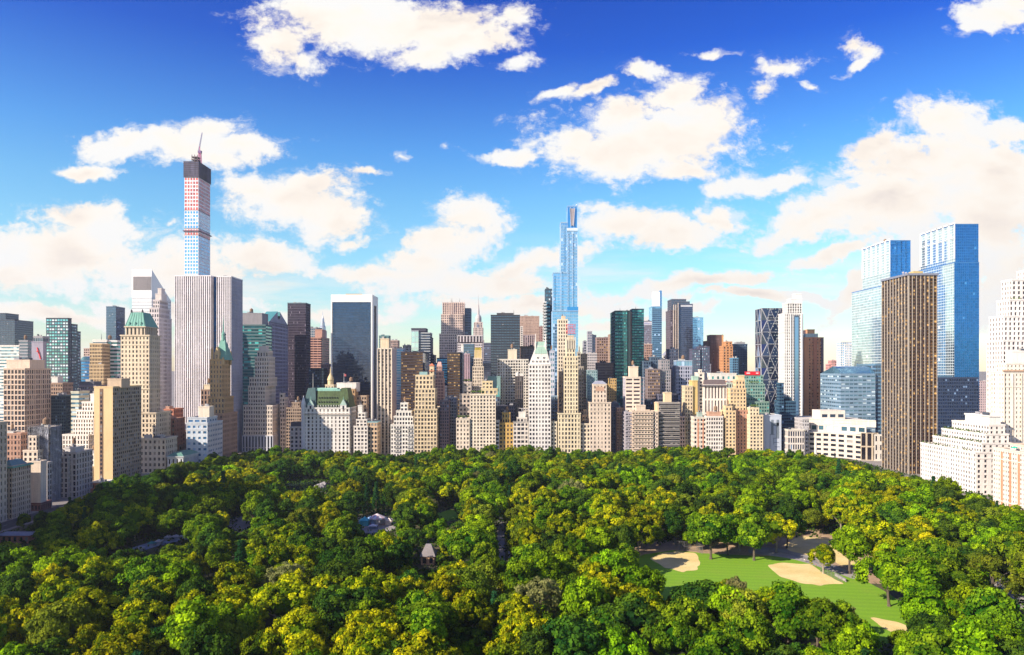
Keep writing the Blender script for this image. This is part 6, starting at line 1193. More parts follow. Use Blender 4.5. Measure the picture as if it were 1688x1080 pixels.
sheet('path', [GP(*p) for p in [(836, 858), (838, 858), (842, 935), (838, 935)]], .13, pave, False)
sheet('road', [GP(*p) for p in [(380, 856), (398, 851), (412, 858), (410, 872), (392, 875), (378, 868)]], .12, pave)
sheet('pond', [GP(*p) for p in [(420, 800), (470, 794), (530, 796), (545, 806), (520, 812), (460, 813), (430, 808)]], .09, wall_mat((.02, .035, .04), .08, .1))  # dark water sheet also stands for the shadowed gap between the trees
sheet('ice_rink', [GP(*p) for p in [(206, 908), (242, 896), (285, 886), (308, 886), (306, 890), (262, 900), (225, 912), (210, 914)]], .14, ground_mat('shaded_rink_surface', (.16, .21, .28), (.30, .36, .42), .2, 1))  # ice coloured dark blue-grey for the shade lying over it
sheet('plaza', [GP(*p) for p in [(586, 874), (592, 852), (648, 854), (650, 872), (620, 880)]], .12, pave)
# ------------------------------------------------------------------ trees
def leaf_mat(name, a, b_, tr=.36):
    m, n = newmat(name); at = n.node('ShaderNodeAttribute', attribute_name='rnd').outputs['Fac']; oi = n.node('ShaderNodeObjectInfo').outputs['Random']
    c = n.mix(n.math('POWER', at, 1.15), a, b_); h = n.node('ShaderNodeHueSaturation', _Color=c, _Hue=n.mapr(oi, 0, 1, .482, .518), _Saturation=1.0, _Value=n.mapr(n.math('FRACT', n.math('MULTIPLY', oi, 7.7)), 0, 1, .72, 1.28))
    d = n.node('ShaderNodeBsdfDiffuse', i0=h); t = n.node('ShaderNodeBsdfTranslucent', i0=h)
    n.node('ShaderNodeOutputMaterial', i0=n.node('ShaderNodeMixShader', i0=tr, i1=d, i2=t)); return m
LEAF = {'dark': leaf_mat('dark_leaves', (.014, .05, .010), (.12, .22, .012)), 'mid': leaf_mat('green_leaves', (.026, .085, .005), (.25, .37, .010)),
        'bright': leaf_mat('bright_leaves', (.045, .12, .004), (.36, .55, .008)), 'olive': leaf_mat('olive_leaves', (.09, .14, .012), (.28, .34, .018)),
        'gold': leaf_mat('golden_leaves', (.075, .14, .004), (.58, .56, .006)), 'pine': leaf_mat('needles', (.015, .065, .022), (.035, .12, .03)), 'pale': leaf_mat('pale_leaves', (.16, .17, .05), (.26, .25, .09))}
def leaf_quads(rs, cen, nor, size):
    n_ = len(cen); t = rs.normal(size=(n_, 3)); t -= (t * nor).sum(1, keepdims=True) * nor; t /= np.linalg.norm(t, axis=1, keepdims=True) + 1e-9; b = np.cross(nor, t)
    s = size[:, None]; j = lambda: 1 + rs.uniform(-.35, .35, (n_, 1))
    return np.stack([cen - t * s * j() - b * s * .3 * j(), cen + t * s * .3 * j() - b * s * j(), cen + t * s * j() + b * s * .3 * j(), cen - t * s * .3 * j() + b * s * j()], 1)
def unit(v): return v / (np.linalg.norm(v, axis=-1, keepdims=True) + 1e-9)
def crown(seed, mat, shape):
    """foliage as thousands of leaf sprays on the lobes of two to four overlapping sub-crowns"""
    rs = np.random.default_rng(seed); b = Buf()
    R_, Rz, cz, nl, lr, per, ls, ns = dict(round=(8.0, 6.6, 12.4, 66, (1.3, 2.3), 150, (.24, .5), 3), tall=(6.4, 8.8, 13.6, 62, (1.2, 2.1), 150, (.24, .5), 3), wide=(9.6, 5.6, 12.2, 76, (1.3, 2.3), 140, (.24, .5), 4),
        tuft=(8.6, 7.2, 12.4, 96, (.9, 1.7), 92, (.22, .46), 4), loose=(8.0, 7.6, 12.2, 84, (.9, 1.7), 76, (.2, .42), 3), cone=(3.8, 9.5, 10.5, 46, (.8, 1.4), 90, (.22, .45), 1))[shape]
    sub = np.zeros((1, 3)) if ns == 1 else np.concatenate([[[0, 0, .8]], np.stack([np.cos(a := rs.uniform(0, 6.28) + np.arange(ns - 1) * 6.28 / (ns - 1)) * R_ * .36, np.sin(a) * R_ * .36, rs.uniform(-2.2, .6, ns - 1)], 1)])
    k = np.arange(nl) + .5; ph = np.arccos(1 - 1.66 * k / nl); th = math.pi * (1 + 5 ** .5) * k + rs.uniform(0, 6)
    d = np.stack([np.cos(th) * np.sin(ph), np.sin(th) * np.sin(ph), np.cos(ph)], 1); d = unit(d + rs.normal(size=d.shape) * .22)
    if shape == 'cone':
        f = np.linspace(0, 1, nl); cen = np.stack([np.cos(th) * (1 - f) * 3.2, np.sin(th) * (1 - f) * 3.2, (f - .5) * 2 * Rz], 1)
    else:
        # each lobe sits on whichever sub-crown reaches farthest in its direction
        rad = np.array([R_ * .60, R_ * .60, Rz * .66]); which = (d @ sub.T + rs.normal(size=(nl, len(sub))) * 1.1).argmax(1)
        cen = sub[which] + d * rad * rs.uniform(.78, 1.16, nl)[:, None]
    cen[:, 2] += cz; A = []; RR = []
    for i in range(nl):
        lrad = rs.uniform(*lr); u_ = unit(rs.normal(size=(per, 3))); out = unit(cen[i] - np.array([0, 0, cz - 2])); keep = (u_ @ out) > -.3; u_ = u_[keep]
        rad = lrad * rs.uniform(.62, 1.12, len(u_)) * (1 + .15 * np.sin(u_[:, 0] * 7 + i) * np.sin(u_[:, 1] * 6))
        p = cen[i] + u_ * rad[:, None] * np.array([1.05, 1.05, .8]); nn = unit(u_ * .8 + out * .35 + rs.normal(size=u_.shape) * .42)
        A.append(leaf_quads(rs, p, nn, rs.uniform(*ls, len(u_)))); lobe = rs.beta(1.3, 2.0); RR.append(np.clip(lobe + rs.uniform(-.22, .30, len(u_)), 0, 1))
    if shape not in ('loose',):
        n_ = 240; u_ = unit(rs.normal(size=(n_, 3))); p = u_ * np.array([R_ * .5, R_ * .5, Rz * .52]) * (.3 if shape == 'cone' else 1); p[:, 2] += cz
        A.append(leaf_quads(rs, p, unit(u_ + rs.normal(size=u_.shape) * .3), rs.uniform(.9, 1.4, n_))); RR.append(np.zeros(n_))
    b.quads(np.concatenate(A), mat, np.concatenate(RR)); return b.mesh('crown')
BARK = wall_mat((.11, .085, .06), .9, .3); BARKP = wall_mat((.34, .29, .22), .9, .4)
def trunk(seed, mat, cone=False):
    r_ = random.Random(seed); b = Buf()
    def limb(p, q, r0, r1, n=6):
        p, q = Vector(p), Vector(q); d = (q - p).normalized(); a = d.cross(Vector((0, 1, 0))).normalized(); c = d.cross(a); qs = []
        for i in range(n):
            t0, t1 = 2 * math.pi * i / n, 2 * math.pi * (i + 1) / n; e0, e1 = a * math.cos(t0) + c * math.sin(t0), a * math.cos(t1) + c * math.sin(t1)
            qs.append((p + e0 * r0, p + e1 * r0, q + e1 * r1, q + e0 * r1))
        b.quads(qs, mat)
    if cone: limb((0, 0, 0), (0, 0, 17), .35, .05); return b.mesh('trunk')
    x, y = r_.uniform(-.4, .4), r_.uniform(-.4, .4); limb((0, 0, -.2), (x * .3, y * .3, 1.0), .75, .48); limb((x * .3, y * .3, 1.0), (x, y, 6), .48, .38); limb((x, y, 6), (x * 1.6, y * 1.6, 12), .38, .2)
    for k in range(8):
        a = k * 2.4 + r_.uniform(-.4, .4); z0 = r_.uniform(4.5, 9.5); l = r_.uniform(3.5, 6.2); m1 = (x + math.cos(a) * l * .5, y + math.sin(a) * l * .5, z0 + l * .5); limb((x, y, z0), m1, .24, .16)
        e = (x + math.cos(a) * l, y + math.sin(a) * l, z0 + l * .85); limb(m1, e, .16, .06)
    return b.mesh('trunk')
VAR = {'dark': [(s, 'dark', k) for s, k in ((11, 'round'), (12, 'wide'), (13, 'tall'))], 'mid': [(s, 'mid', k) for s, k in ((21, 'round'), (22, 'wide'), (23, 'tall'), (24, 'round'))],
       'bright': [(s, 'bright', k) for s, k in ((31, 'round'), (32, 'wide'), (33, 'tall'))], 'olive': [(s, 'olive', k) for s, k in ((41, 'loose'), (42, 'round'))],
       'gold': [(s, 'gold', k) for s, k in ((51, 'tuft'), (52, 'tuft'), (53, 'tuft'))], 'pine': [(61, 'pine', 'cone')], 'pale': [(71, 'pale', 'loose')]}
CROWN = {c: [crown(s, LEAF[m_], k) for s, m_, k in v_] for c, v_ in VAR.items()}
TRUNK = [trunk(1, BARK), trunk(2, BARK), trunk(3, BARKP)]; TRUNKC = trunk(4, BARK, True)

# ground and objects that the photograph shows between the trees: (pixel outline, allowance)
CLEAR = [[(1050, 928), (1085, 915), (1160, 914), (1250, 920), (1300, 890), (1330, 884), (1395, 895), (1420, 935), (1450, 965), (1482, 992), (1492, 1034), (1470, 1044), (1436, 1028), (1395, 992), (1330, 975), (1250, 965), (1195, 948), (1165, 948), (1130, 972), (1098, 970), (1080, 948)],
         [(590, 853), (646, 853), (646, 873), (605, 876)], [(212, 904), (250, 893), (306, 886), (306, 890), (250, 901)], [(821, 868), (832, 868), (833, 914), (822, 914)], [(722, 842), (750, 840), (756, 854), (730, 856)],
         [(384, 856), (408, 856), (406, 870), (388, 870)], [(0, 884), (48, 884), (48, 893), (0, 893)], [(690, 913), (716, 913), (716, 930), (692, 930)], [(1640, 952), (1652, 952), (1652, 972), (1640, 972)], [(1655, 972), (1688, 985), (1688, 990), (1655, 982)],
         [(470, 798), (540, 796), (540, 807), (476, 806)], [(1294, 897), (1310, 890), (1326, 900), (1320, 910)]]
def inside(px, py, poly):
    r_ = False; j = len(poly) - 1
    for i in range(len(poly)):
        if (poly[i][1] > py) != (poly[j][1] > py) and px < (poly[j][0] - poly[i][0]) * (py - poly[i][1]) / (poly[j][1] - poly[i][1]) + poly[i][0]: r_ = not r_
        j = i
    return r_
samp = []
for poly in CLEAR:
    xs = [p[0] for p in poly]; ys = [p[1] for p in poly]; x = min(xs)
    while x <= max(xs):
        y = min(ys)
        while y <= max(ys):
            if inside(x, y, poly): samp.append((x, y))
            y += 4
        x += 5
    samp += poly
samp = np.array(samp, float); sampY = 120000.0 / (samp[:, 1] - HY)
def blocks(X, Y, s):
    """would a tree of scale s here stand before ground that the photograph shows?"""
    px = CX + X * F / Y; pc = HY + (CAMZ - 12.2 * s) * F / Y; rx, ry = 9.0 * s * F / Y, 8.0 * s * F / Y
    e = ((samp[:, 0] - px) / rx) ** 2 + ((samp[:, 1] - pc) / ry) ** 2; near = Y < sampY + 2
    pb = HY + CAMZ * F / Y; foot = (abs(samp[:, 0] - px) < 2.5 * F / Y) & (abs(samp[:, 1] - pb) < 6)
    return bool(((e < 1) & near).any() or foot.any())
SPECIAL = [  # trees that stand out singly: foot pixel, height of the top pixel, colour, shape index
 (1172, 922, 840, 'mid', 0), (1200, 916, 846, 'mid', 1), (1243, 924, 850, 'mid', 3), (1357, 946, 897, 'gold', 0), (1400, 946, 868, 'bright', 0), (1466, 1000, 908, 'bright', 1), (1280, 912, 845, 'gold', 1), (1297, 904, 840, 'dark', 0),
 (1160, 1066, 945, 'dark', 0), (1196, 1075, 962, 'bright', 0), (1226, 1080, 975, 'olive', 0), (1300, 1085, 968, 'mid', 2), (1050, 1020, 938, 'bright', 1), (1070, 1060, 985, 'mid', 0), (1130, 1090, 990, 'mid', 1), (1385, 1090, 1002, 'mid', 3), (1350, 1100, 985, 'mid', 0), (1640, 1010, 895, 'olive', 0), (1520, 1040, 928, 'bright', 2), (1550, 1010, 900, 'mid', 1),
 (1590, 1075, 975, 'bright', 0), (1538, 1075, 975, 'bright', 1), (420, 880, 815, 'mid', 2), (345, 880, 818, 'mid', 0), (700, 1110, 962, 'mid', 0), (560, 1020, 922, 'dark', 0), (780, 950, 868, 'mid', 0), (1010, 905, 822, 'gold', 0), (1060, 900, 822, 'gold', 1), (470, 1060, 945, 'gold', 2), (145, 1080, 960, 'gold', 0), (1320, 870, 812, 'bright', 0),
 (620, 842, 800, 'pine', 0), (605, 846, 806, 'pine', 0), (217, 902, 868, 'pine', 0), (335, 1010, 962, 'pine', 0), (122, 960, 928, 'pine', 0), (375, 975, 940, 'pine', 0)]
trees = []   # (X, Y, scale, colour, variant)
for (px, pb, pt, col, vi) in SPECIAL:
    X, Y = GP(px, pb); h = CAMZ + (HY - pt) * Y / F; s = max(.55, min(1.35, h / (19.8 if col != 'pine' else 20.5))); trees.append((X, Y, s, col, vi))
tr_ = random.Random(77); yy = 196.0; row = 0
while yy < 806:
    xx = -310 + (row % 2) * 7.2
    while xx < 380:
        X = xx + tr_.uniform(-4.6, 4.6); Y = yy + tr_.uniform(-4.4, 4.4); s = tr_.choice((.50, .62, .72, .84, .98, 1.14)) * tr_.uniform(.93, 1.07) * (1.0 if Y < 620 else .9); xx += 11.5; q = (tr_.random(), tr_.random(), tr_.random())
        px = CX + X * F / Y
        if px < -110 or px > 1800: continue
        if X < -310 or X > (341 if Y < 695 else 366): continue
        if any((X - t[0]) ** 2 + (Y - t[1]) ** 2 < (8.5 * (s + t[2]) * .62) ** 2 for t in trees[:len(SPECIAL)]): continue
        top = np.interp(px, [0, 60, 130, 160, 240, 300, 400, 500, 560, 640, 700, 850, 1000, 1100, 1250, 1350, 1450, 1517, 1560, 1608, 1688, 1750], [848, 846, 824, 796, 780, 758, 748, 737, 744, 752, 745, 736, 744, 736, 745, 752, 778, 786, 799, 815, 848, 870])
        smax = (CAMZ - (top + tr_.uniform(-5, 9) - HY) * Y / F) / 18.6      # the photograph's line of treetops
        if smax < .34: continue
        s = min(s, smax)
        if blocks(X, Y, s):
            s *= .62
            if blocks(X, Y, s): continue
        pt = HY + (CAMZ - 18 * s) * F / Y
        gold = .20
        if px < 640 and pt > 895: gold = .36
        elif px < 320 and pt < 900: gold = .10
        elif 820 < px < 1130 and 770 < pt < 880: gold = .52
        elif 1380 < px < 1560 and 770 < pt < 900: gold = .34
        elif px > 1100 and pt > 900: gold = .13
        # patches of one kind, as the trees were planted
        patch = math.sin(X * .031 + 1.3) * math.cos(Y * .027 + .4) + math.sin(X * .011 - Y * .017)
        gold *= 1.25 if patch > .2 else .7
        if q[0] < gold: col = 'gold'
        else:
            br = .42 if px > 900 else .20; dk = .22 if px > 700 else .42
            col = 'bright' if q[1] < br else 'dark' if q[1] < br + dk else 'olive' if q[1] < br + dk + .12 else 'pale' if q[1] < br + dk + .14 else 'mid'
        if tr_.random() < .02 and Y < 700: col = 'pine'
        trees.append((X, Y, s, col, int(q[2] * 97) % len(CROWN[col])))
    yy += 10.3; row += 1
# shrubs of the understorey close the gaps
LM = [(-999, 'green-corniced corner house'), (52, 'netted tower'), (110, 'white terraces'), (160, 'tan slab'), (215, 'copper-roofed tower'), (285, 'striped white slab'), (345, 'spired brick tower'), (400, 'white stepped tower'), (470, 'dark purple slab'),
      (510, 'chateau hotel'), (580, 'marble-framed slab'), (625, 'slender striped tower'), (658, 'bronze block'), (695, 'red-turreted hotel'), (738, 'ribbed skyscraper'), (778, 'gold-crowned tower'), (822, 'black box tower'), (868, 'steep-roofed tower'),
      (915, 'blue glass skyscraper'), (958, 'limestone clubhouse'), (1010, 'green twin towers'), (1062, 'slim blue tower'), (1102, 'stepped navy tower'), (1145, 'dark-corniced block'), (1200, 'red billboard'), (1254, 'diagrid tower'),
      (1292, 'tall white tower'), (1326, 'red-brown brick tower'), (1362, 'curved mall'), (1420, 'bronze corner tower'), (1500, 'right glass twin'), (1560, 'white terraced house'), (1622, 'huge white setback tower')]
ORD = ['', 'second ', 'third ', 'fourth ', 'fifth ', 'sixth ', 'seventh ', 'eighth ', 'ninth ', 'tenth ', 'eleventh ', 'twelfth ', 'thirteenth ', 'fourteenth ']
KIND = {'dark': 'dark green tree', 'mid': 'leaf green tree', 'bright': 'bright green tree', 'olive': 'olive green tree', 'gold': 'golden-yellow tree', 'pine': 'dark conifer', 'pale': 'pale buff tree'}
def seen(t):
    px = CX + t[0] * F / t[1]; pt = HY + (CAMZ - 17 * t[2]) * F / t[1]; rx = 7 * t[2] * F / t[1]; return -rx < px < 1688 + rx and pt < 1078
order = sorted(range(len(trees)), key=lambda i: trees[i][1]); count = {'broad': 0, 'gold': 0, 'pine': 0}; rest = []; cols = {}; ind = []
for i in order:
    t = trees[i]; cls = 'gold' if t[3] == 'gold' else 'pine' if t[3] == 'pine' else 'broad'; lim = {'broad': 290, 'gold': 230, 'pine': 60}[cls]
    if i < len(SPECIAL) or (seen(t) and count[cls] < lim): ind.append(i); count[cls] += 1
    elif seen(t) or t[1] > 200: rest.append(i)
spin = random.Random(3); first_crown = {}
for i in ind:
    X, Y, s, col, vi = trees[i]; vi %= len(CROWN[col]); px = CX + X * F / Y
    lm = [l for a, l in LM if px >= a][-1]; key = (col, lm); k = cols[key] = cols.get(key, -1) + 1
    nm, cat = {'gold': ('plane_tree', 'tree'), 'pine': ('conifer', 'tree')}.get(col, ('broadleaf_tree', 'tree'))
    root = thing(nm, f'{ORD[min(k, 13)] or "nearest "}{KIND[col]} up from the bottom edge, below the {lm}' if k else f'{KIND[col]} closest to the bottom edge, in line below the {lm}', cat, (X, Y, 0), {'gold': 'golden trees in the near park', 'pine': 'conifers in the park'}.get(col, 'green trees in the near park'))
    root.rotation_euler = (0, 0, spin.uniform(0, 6.28)); sz = min(1.25, s * spin.uniform(1.0, 1.22)); root.scale = (s * spin.uniform(.9, 1.12), s * spin.uniform(.9, 1.12), sz)
    c = bpy.data.objects.new('crown', CROWN[col][vi]); t_ = bpy.data.objects.new('trunk', TRUNKC if col == 'pine' else TRUNK[2 if col == 'gold' else i % 2])
    for o in (c, t_): scene.collection.objects.link(o); o.parent = root
    first_crown.setdefault((col, vi), c)
print('TREES individual', len(ind), count, 'rest', len(rest))
# all the farther trees: one wood, its crowns placed on points
def wood(name, idx, label):
    keys = sorted(first_crown); me = bpy.data.meshes.new(name); P = [(trees[i][0], trees[i][1], 0) for i in idx]; me.from_pydata(P, [], [])
    kid = [keys.index((trees[i][3], trees[i][4] % len(CROWN[trees[i][3]]))) if (trees[i][3], trees[i][4] % len(CROWN[trees[i][3]])) in keys else 0 for i in idx]
    for nm, dt, vals in (('kid', 'INT', kid), ('sc', 'FLOAT', [trees[i][2] for i in idx]), ('spin', 'FLOAT', [spin.uniform(0, 6.28) for _ in idx])):
        a = me.attributes.new(nm, dt, 'POINT'); a.data.foreach_set('value', vals)
    o = bpy.data.objects.new(name, me); scene.collection.objects.link(o); o['kind'] = 'stuff'
    g = bpy.data.node_groups.new('scatter', 'GeometryNodeTree'); g.interface.new_socket('Geometry', in_out='INPUT', socket_type='NodeSocketGeometry'); g.interface.new_socket('Geometry', in_out='OUTPUT', socket_type='NodeSocketGeometry')
    N = g.nodes.new; gi, go = N('NodeGroupInput'), N('NodeGroupOutput'); gi_ = N('GeometryNodeGeometryToInstance'); iop = N('GeometryNodeInstanceOnPoints'); L = g.links.new
    for k in reversed(keys):
        n = N('GeometryNodeObjectInfo'); n.transform_space = 'ORIGINAL'; n.inputs['Object'].default_value = first_crown[k]; n.inputs['As Instance'].default_value = True; L(n.outputs['Geometry'], gi_.inputs[0])
    def attr(nm, dt): a = N('GeometryNodeInputNamedAttribute'); a.data_type = dt; a.inputs['Name'].default_value = nm; return a.outputs['Attribute']
    cmb = N('ShaderNodeCombineXYZ'); L(attr('spin', 'FLOAT'), cmb.inputs[2]); cs = N('ShaderNodeCombineXYZ'); s_ = attr('sc', 'FLOAT')
    for q_ in range(3): L(s_, cs.inputs[q_])
    L(gi.outputs[0], iop.inputs['Points']); iop.inputs['Pick Instance'].default_value = True
    return o, g, gi_, iop, attr, cmb, cs, go, L, N, keys
def finish_wood(r_):
    o, g, gi_, iop, attr, cmb, cs, go, L, N, keys = r_
    # Geometry to Instance would fuse all crowns, so join them as separate instances instead
    j = N('GeometryNodeJoinGeometry')
    for l in list(g.links):
        if l.to_node == gi_: src = l.from_socket; g.links.remove(l); L(src, j.inputs[0])
    g.nodes.remove(gi_); L(j.outputs[0], iop.inputs['Instance']); L(attr('kid', 'INT'), iop.inputs['Instance Index']); L(cmb.outputs[0], iop.inputs['Rotation']); L(cs.outputs[0], iop.inputs['Scale']); L(iop.outputs[0], go.inputs[0])
    md = o.modifiers.new('scatter', 'NODES'); md.node_group = g
finish_wood(wood('distant_woodland', rest, ''))
# understorey: low bushes filling the floor between the trunks, one mass nobody could count
ub = Buf(); rs = np.random.default_rng(5); n_ = 26000; Yb = 205 + 600 * rs.random(n_) ** .75; Xb = rs.uniform(-308, 376, n_); pxb = CX + Xb * F / Yb; okm = (pxb > -60) & (pxb < 1750)
Xb, Yb = Xb[okm], Yb[okm]; keep = np.ones(len(Xb), bool); pyb = HY + 99 * F / Yb; pxb = CX + Xb * F / Yb
for i in range(len(Xb)):
    for poly in CLEAR + [[(1040, 900), (1440, 880), (1540, 1030), (1500, 1060), (1060, 990)]]:
        if inside(pxb[i], pyb[i], poly): keep[i] = False; break
Xb, Yb = Xb[keep], Yb[keep]; m_ = len(Xb); cen = np.repeat(np.stack([Xb, Yb, np.full(m_, .9)], 1), 4, 0) + rs.normal(size=(m_ * 4, 3)) * np.array([1.0, 1.0, .6]); cen[:, 2] = np.abs(cen[:, 2]) + .2
ub.quads(leaf_quads(rs, cen, unit(rs.normal(size=cen.shape) + np.array([0, 0, .8])), rs.uniform(.4, 1.0, len(cen))), LEAF['dark'], rs.random(len(cen)))
uo = ub.obj('undergrowth'); uo['kind'] = 'stuff'
# ------------------------------------------------------------------ small things in the park
def at(px, py, z=0): X, Y = GP(px, py); return X, Y, z
MESHW = wall_mat((.22, .22, .23), .5, .1, .3)
def fence(name, label, pts, h, step=3.0):
    P = [GP(*p) for p in pts]; root = thing(name, label, 'fence', (P[0][0], P[0][1], .1)); rail = Buf(); net = Buf()
    for a, c in zip(P, P[1:]):
        a, c = Vector(a), Vector(c); L = (c - a).length; n = max(1, round(L / step))
        for k in range(n + 1):
            p = a + (c - a) * k / n
            if k < n or c == Vector(P[-1]): pb = Buf(); pb.lathe(p.x, p.y, [(.06, .1), (.06, h + .15)], MESHW, 6); pb.obj('post', root)
        for z in (.4, h * .5, h): rail.bar((a.x, a.y, z), (c.x, c.y, z), .035, MESHW)
        m = max(2, round(L / .5))
        for k in range(m): p = a + (c - a) * k / m; q = a + (c - a) * (k + 1) / m; net.bar((p.x, p.y, .15), (q.x, q.y, h), .012, MESHW); net.bar((q.x, q.y, .15), (p.x, p.y, h), .012, MESHW)
    rail.obj('rail', root); net.obj('wire_mesh', root)
fence('backstop_fence', 'tall mesh backstop behind the left sand infield', [(1112, 906), (1128, 908), (1148, 909), (1158, 914)], 5)
fence('field_fence', 'long wire fence along the path between the two right sand infields', [(1268, 908), (1300, 914), (1325, 921), (1350, 930), (1380, 941), (1412, 948)], 1.6, 5)
fence('backstop_fence', 'tall mesh backstop at the near corner of the right sand infield', [(1352, 943), (1370, 952), (1388, 961)], 3.2)
d = thing('dugout_wall', 'low grey dugout wall beside the right sand infield', 'wall', at(1385, 957)); b = Buf(); p, q = GP(1376, 950), GP(1394, 960)
b.hexa([(p[0], p[1], .1), (q[0], q[1], .1), (q[0] + .8, q[1] + .6, .1), (p[0] + .8, p[1] + .6, .1)], [(p[0], p[1], 1.4), (q[0], q[1], 1.4), (q[0] + .8, q[1] + .6, 1.4), (p[0] + .8, p[1] + .6, 1.4)], (.42, .40, .38)); b.obj('wall', d)
b = Buf(); b.bar((p[0], p[1] - .6, .55), (q[0], q[1] - .6, .55), .12, (.5, .45, .38)); b.obj('bench', d)
# people on and beside the fields
def skinned(edges, verts, radii, mat, name):
    me = bpy.data.meshes.new(name); me.from_pydata(verts, edges, []); o = bpy.data.objects.new(name, me); scene.collection.objects.link(o)
    o.modifiers.new('skin', 'SKIN'); o.modifiers.new('sub', 'SUBSURF').levels = 1; o.modifiers['sub'].render_levels = 1
    for sv, r_ in zip(me.skin_vertices[0].data, radii): sv.radius = r_
    me.skin_vertices[0].data[0].use_root = True; me.materials.append(mat); return o
def person(px, py, label, shirt, legs, face=0.0, stride=.16):
    X, Y, _ = at(px, py); root = thing('person', label, 'person', (X, Y, .13)); root.rotation_euler = (0, 0, face)
    V = [(0, 0, .95), (0, 0, 1.15), (0, 0, 1.38), (0, 0, 1.50), (0, -.01, 1.60), (0, -.01, 1.70), (.18, 0, 1.40), (.24, -.05, 1.15), (.25, -.16, .95), (.26, -.20, .87), (-.18, 0, 1.40), (-.24, .05, 1.15), (-.25, .02, .93), (-.25, .0, .85),
         (.09, 0, .88), (.11, -stride * .6, .50), (.11, -stride, .10), (.11, -stride - .16, .04), (-.09, 0, .88), (-.11, stride * .2, .50), (-.11, stride, .12), (-.11, stride - .15, .04)]
    E = [(0, 1), (1, 2), (2, 3), (3, 4), (4, 5), (2, 6), (6, 7), (7, 8), (8, 9), (2, 10), (10, 11), (11, 12), (12, 13), (0, 14), (14, 15), (15, 16), (16, 17), (0, 18), (18, 19), (19, 20), (20, 21)]
    rad = [(.15, .11), (.14, .10), (.17, .11), (.06, .06), (.085, .095), (.075, .085), (.06, .06), (.048, .048), (.038, .038), (.04, .025), (.06, .06), (.048, .048), (.038, .038), (.04, .025), (.09, .09), (.062, .062), (.042, .042), (.045, .03), (.09, .09), (.062, .062), (.042, .042), (.045, .03)]
    b_ = skinned(E, V, rad, wall_mat((.46, .28, .20), .7, .05), 'body'); b_.parent = root
    s = skinned([(0, 1), (1, 2), (2, 3), (3, 4), (2, 5), (5, 6)], [(0, 0, .92), (0, 0, 1.16), (0, 0, 1.40), (.20, 0, 1.40), (.26, -.05, 1.16), (-.20, 0, 1.40), (-.26, .05, 1.16)], [(.165, .125), (.155, .115), (.175, .12), (.075, .075), (.06, .06), (.075, .075), (.06, .06)], wall_mat(shirt, .8, .05), 'shirt'); s.parent = root
    t = skinned([(0, 1), (1, 2), (2, 3), (0, 4), (4, 5), (5, 6)], [(0, 0, .96), (.09, 0, .86), (.11, -stride * .6, .50), (.11, -stride, .14), (-.09, 0, .86), (-.11, stride * .2, .50), (-.11, stride, .16)], [(.16, .12), (.10, .10), (.075, .075), (.06, .06), (.10, .10), (.075, .075), (.06, .06)], wall_mat(legs, .8, .05), 'trousers'); t.parent = root
    h = skinned([(0, 1)], [(0, .01, 1.66), (0, .015, 1.74)], [(.088, .098), (.07, .08)], wall_mat((.05, .03, .02), .8, .05), 'hair'); h.parent = root
person(1345, 936, 'person in a red top walking beside the right sand infield fence', (.70, .03, .03), (.05, .05, .08), .6)
person(1326, 927, 'person in white near the upper end of the right infield', (.82, .82, .80), (.25, .25, .28), -.5)
person(1328.5, 927.5, 'person in a dark top standing next to the one in white', (.08, .10, .16), (.12, .10, .08), 1.8, .04)
person(1660, 983, 'person in a blue top on the path at the right edge', (.10, .2, .5), (.06, .06, .09), 2.2)
# banner on a pole at the right path
X, Y, _ = at(1647, 974); bn = thing('banner', 'white and violet banner on a pole beside the path near the right edge', 'banner', (X, Y, .1)); b = Buf(); b.lathe(X - .9, Y, [(.09, .1), (.07, 6.0)], DARK, 6); b.obj('pole', bn)
b = Buf(); b.box(X - .8, X + 1.0, Y - .05, Y + .05, 1.6, 5.4, (.82, .82, .86)); b.box(X - .8, X + 1.0, Y - .07, Y - .052, 4.0, 4.9, (.34, .30, .62)); b.obj('cloth', bn)
# swing carousel, tents and stalls of the little funfair
X, Y, _ = at(622, 866); cz = thing('swing_carousel', 'white and pink striped carousel canopy in the clearing left of centre', 'carousel', (X, Y, .1)); b = Buf(); b.lathe(X, Y, [(.8, .1), (.6, 7)], PURE, 10); b.obj('column', cz)
b = Buf(); n = 16
for k in range(n):
    a0, a1 = 2 * math.pi * k / n, 2 * math.pi * (k + 1) / n; c_ = (.82, .80, .80) if k % 2 else (.74, .50, .52); P0 = [(X + r_ * math.cos(a), Y + r_ * math.sin(a), z) for r_, z, a in ((5.2, 5.2, a0), (5.2, 5.2, a1), (.3, 7.6, a1), (.3, 7.6, a0))]
    b.quads([P0], c_); b.quads([((X + 5.2 * math.cos(a0), Y + 5.2 * math.sin(a0), 4.4), (X + 5.2 * math.cos(a1), Y + 5.2 * math.sin(a1), 4.4), P0[1], P0[0])], c_)
b.obj('canopy', cz); b = Buf()
for k in range(10): a = 2 * math.pi * k / 10; b.bar((X + 4.6 * math.cos(a), Y + 4.6 * math.sin(a), 4.9), (X + 4.6 * math.cos(a), Y + 4.6 * math.sin(a), 1.3), .03, DARK); b.box(X + 4.6 * math.cos(a) - .25, X + 4.6 * math.cos(a) + .25, Y + 4.6 * math.sin(a) - .25, Y + 4.6 * math.sin(a) + .25, .9, 1.2, (.6, .2, .2))
b.obj('seats_on_chains', cz).name = 'chain_seat'
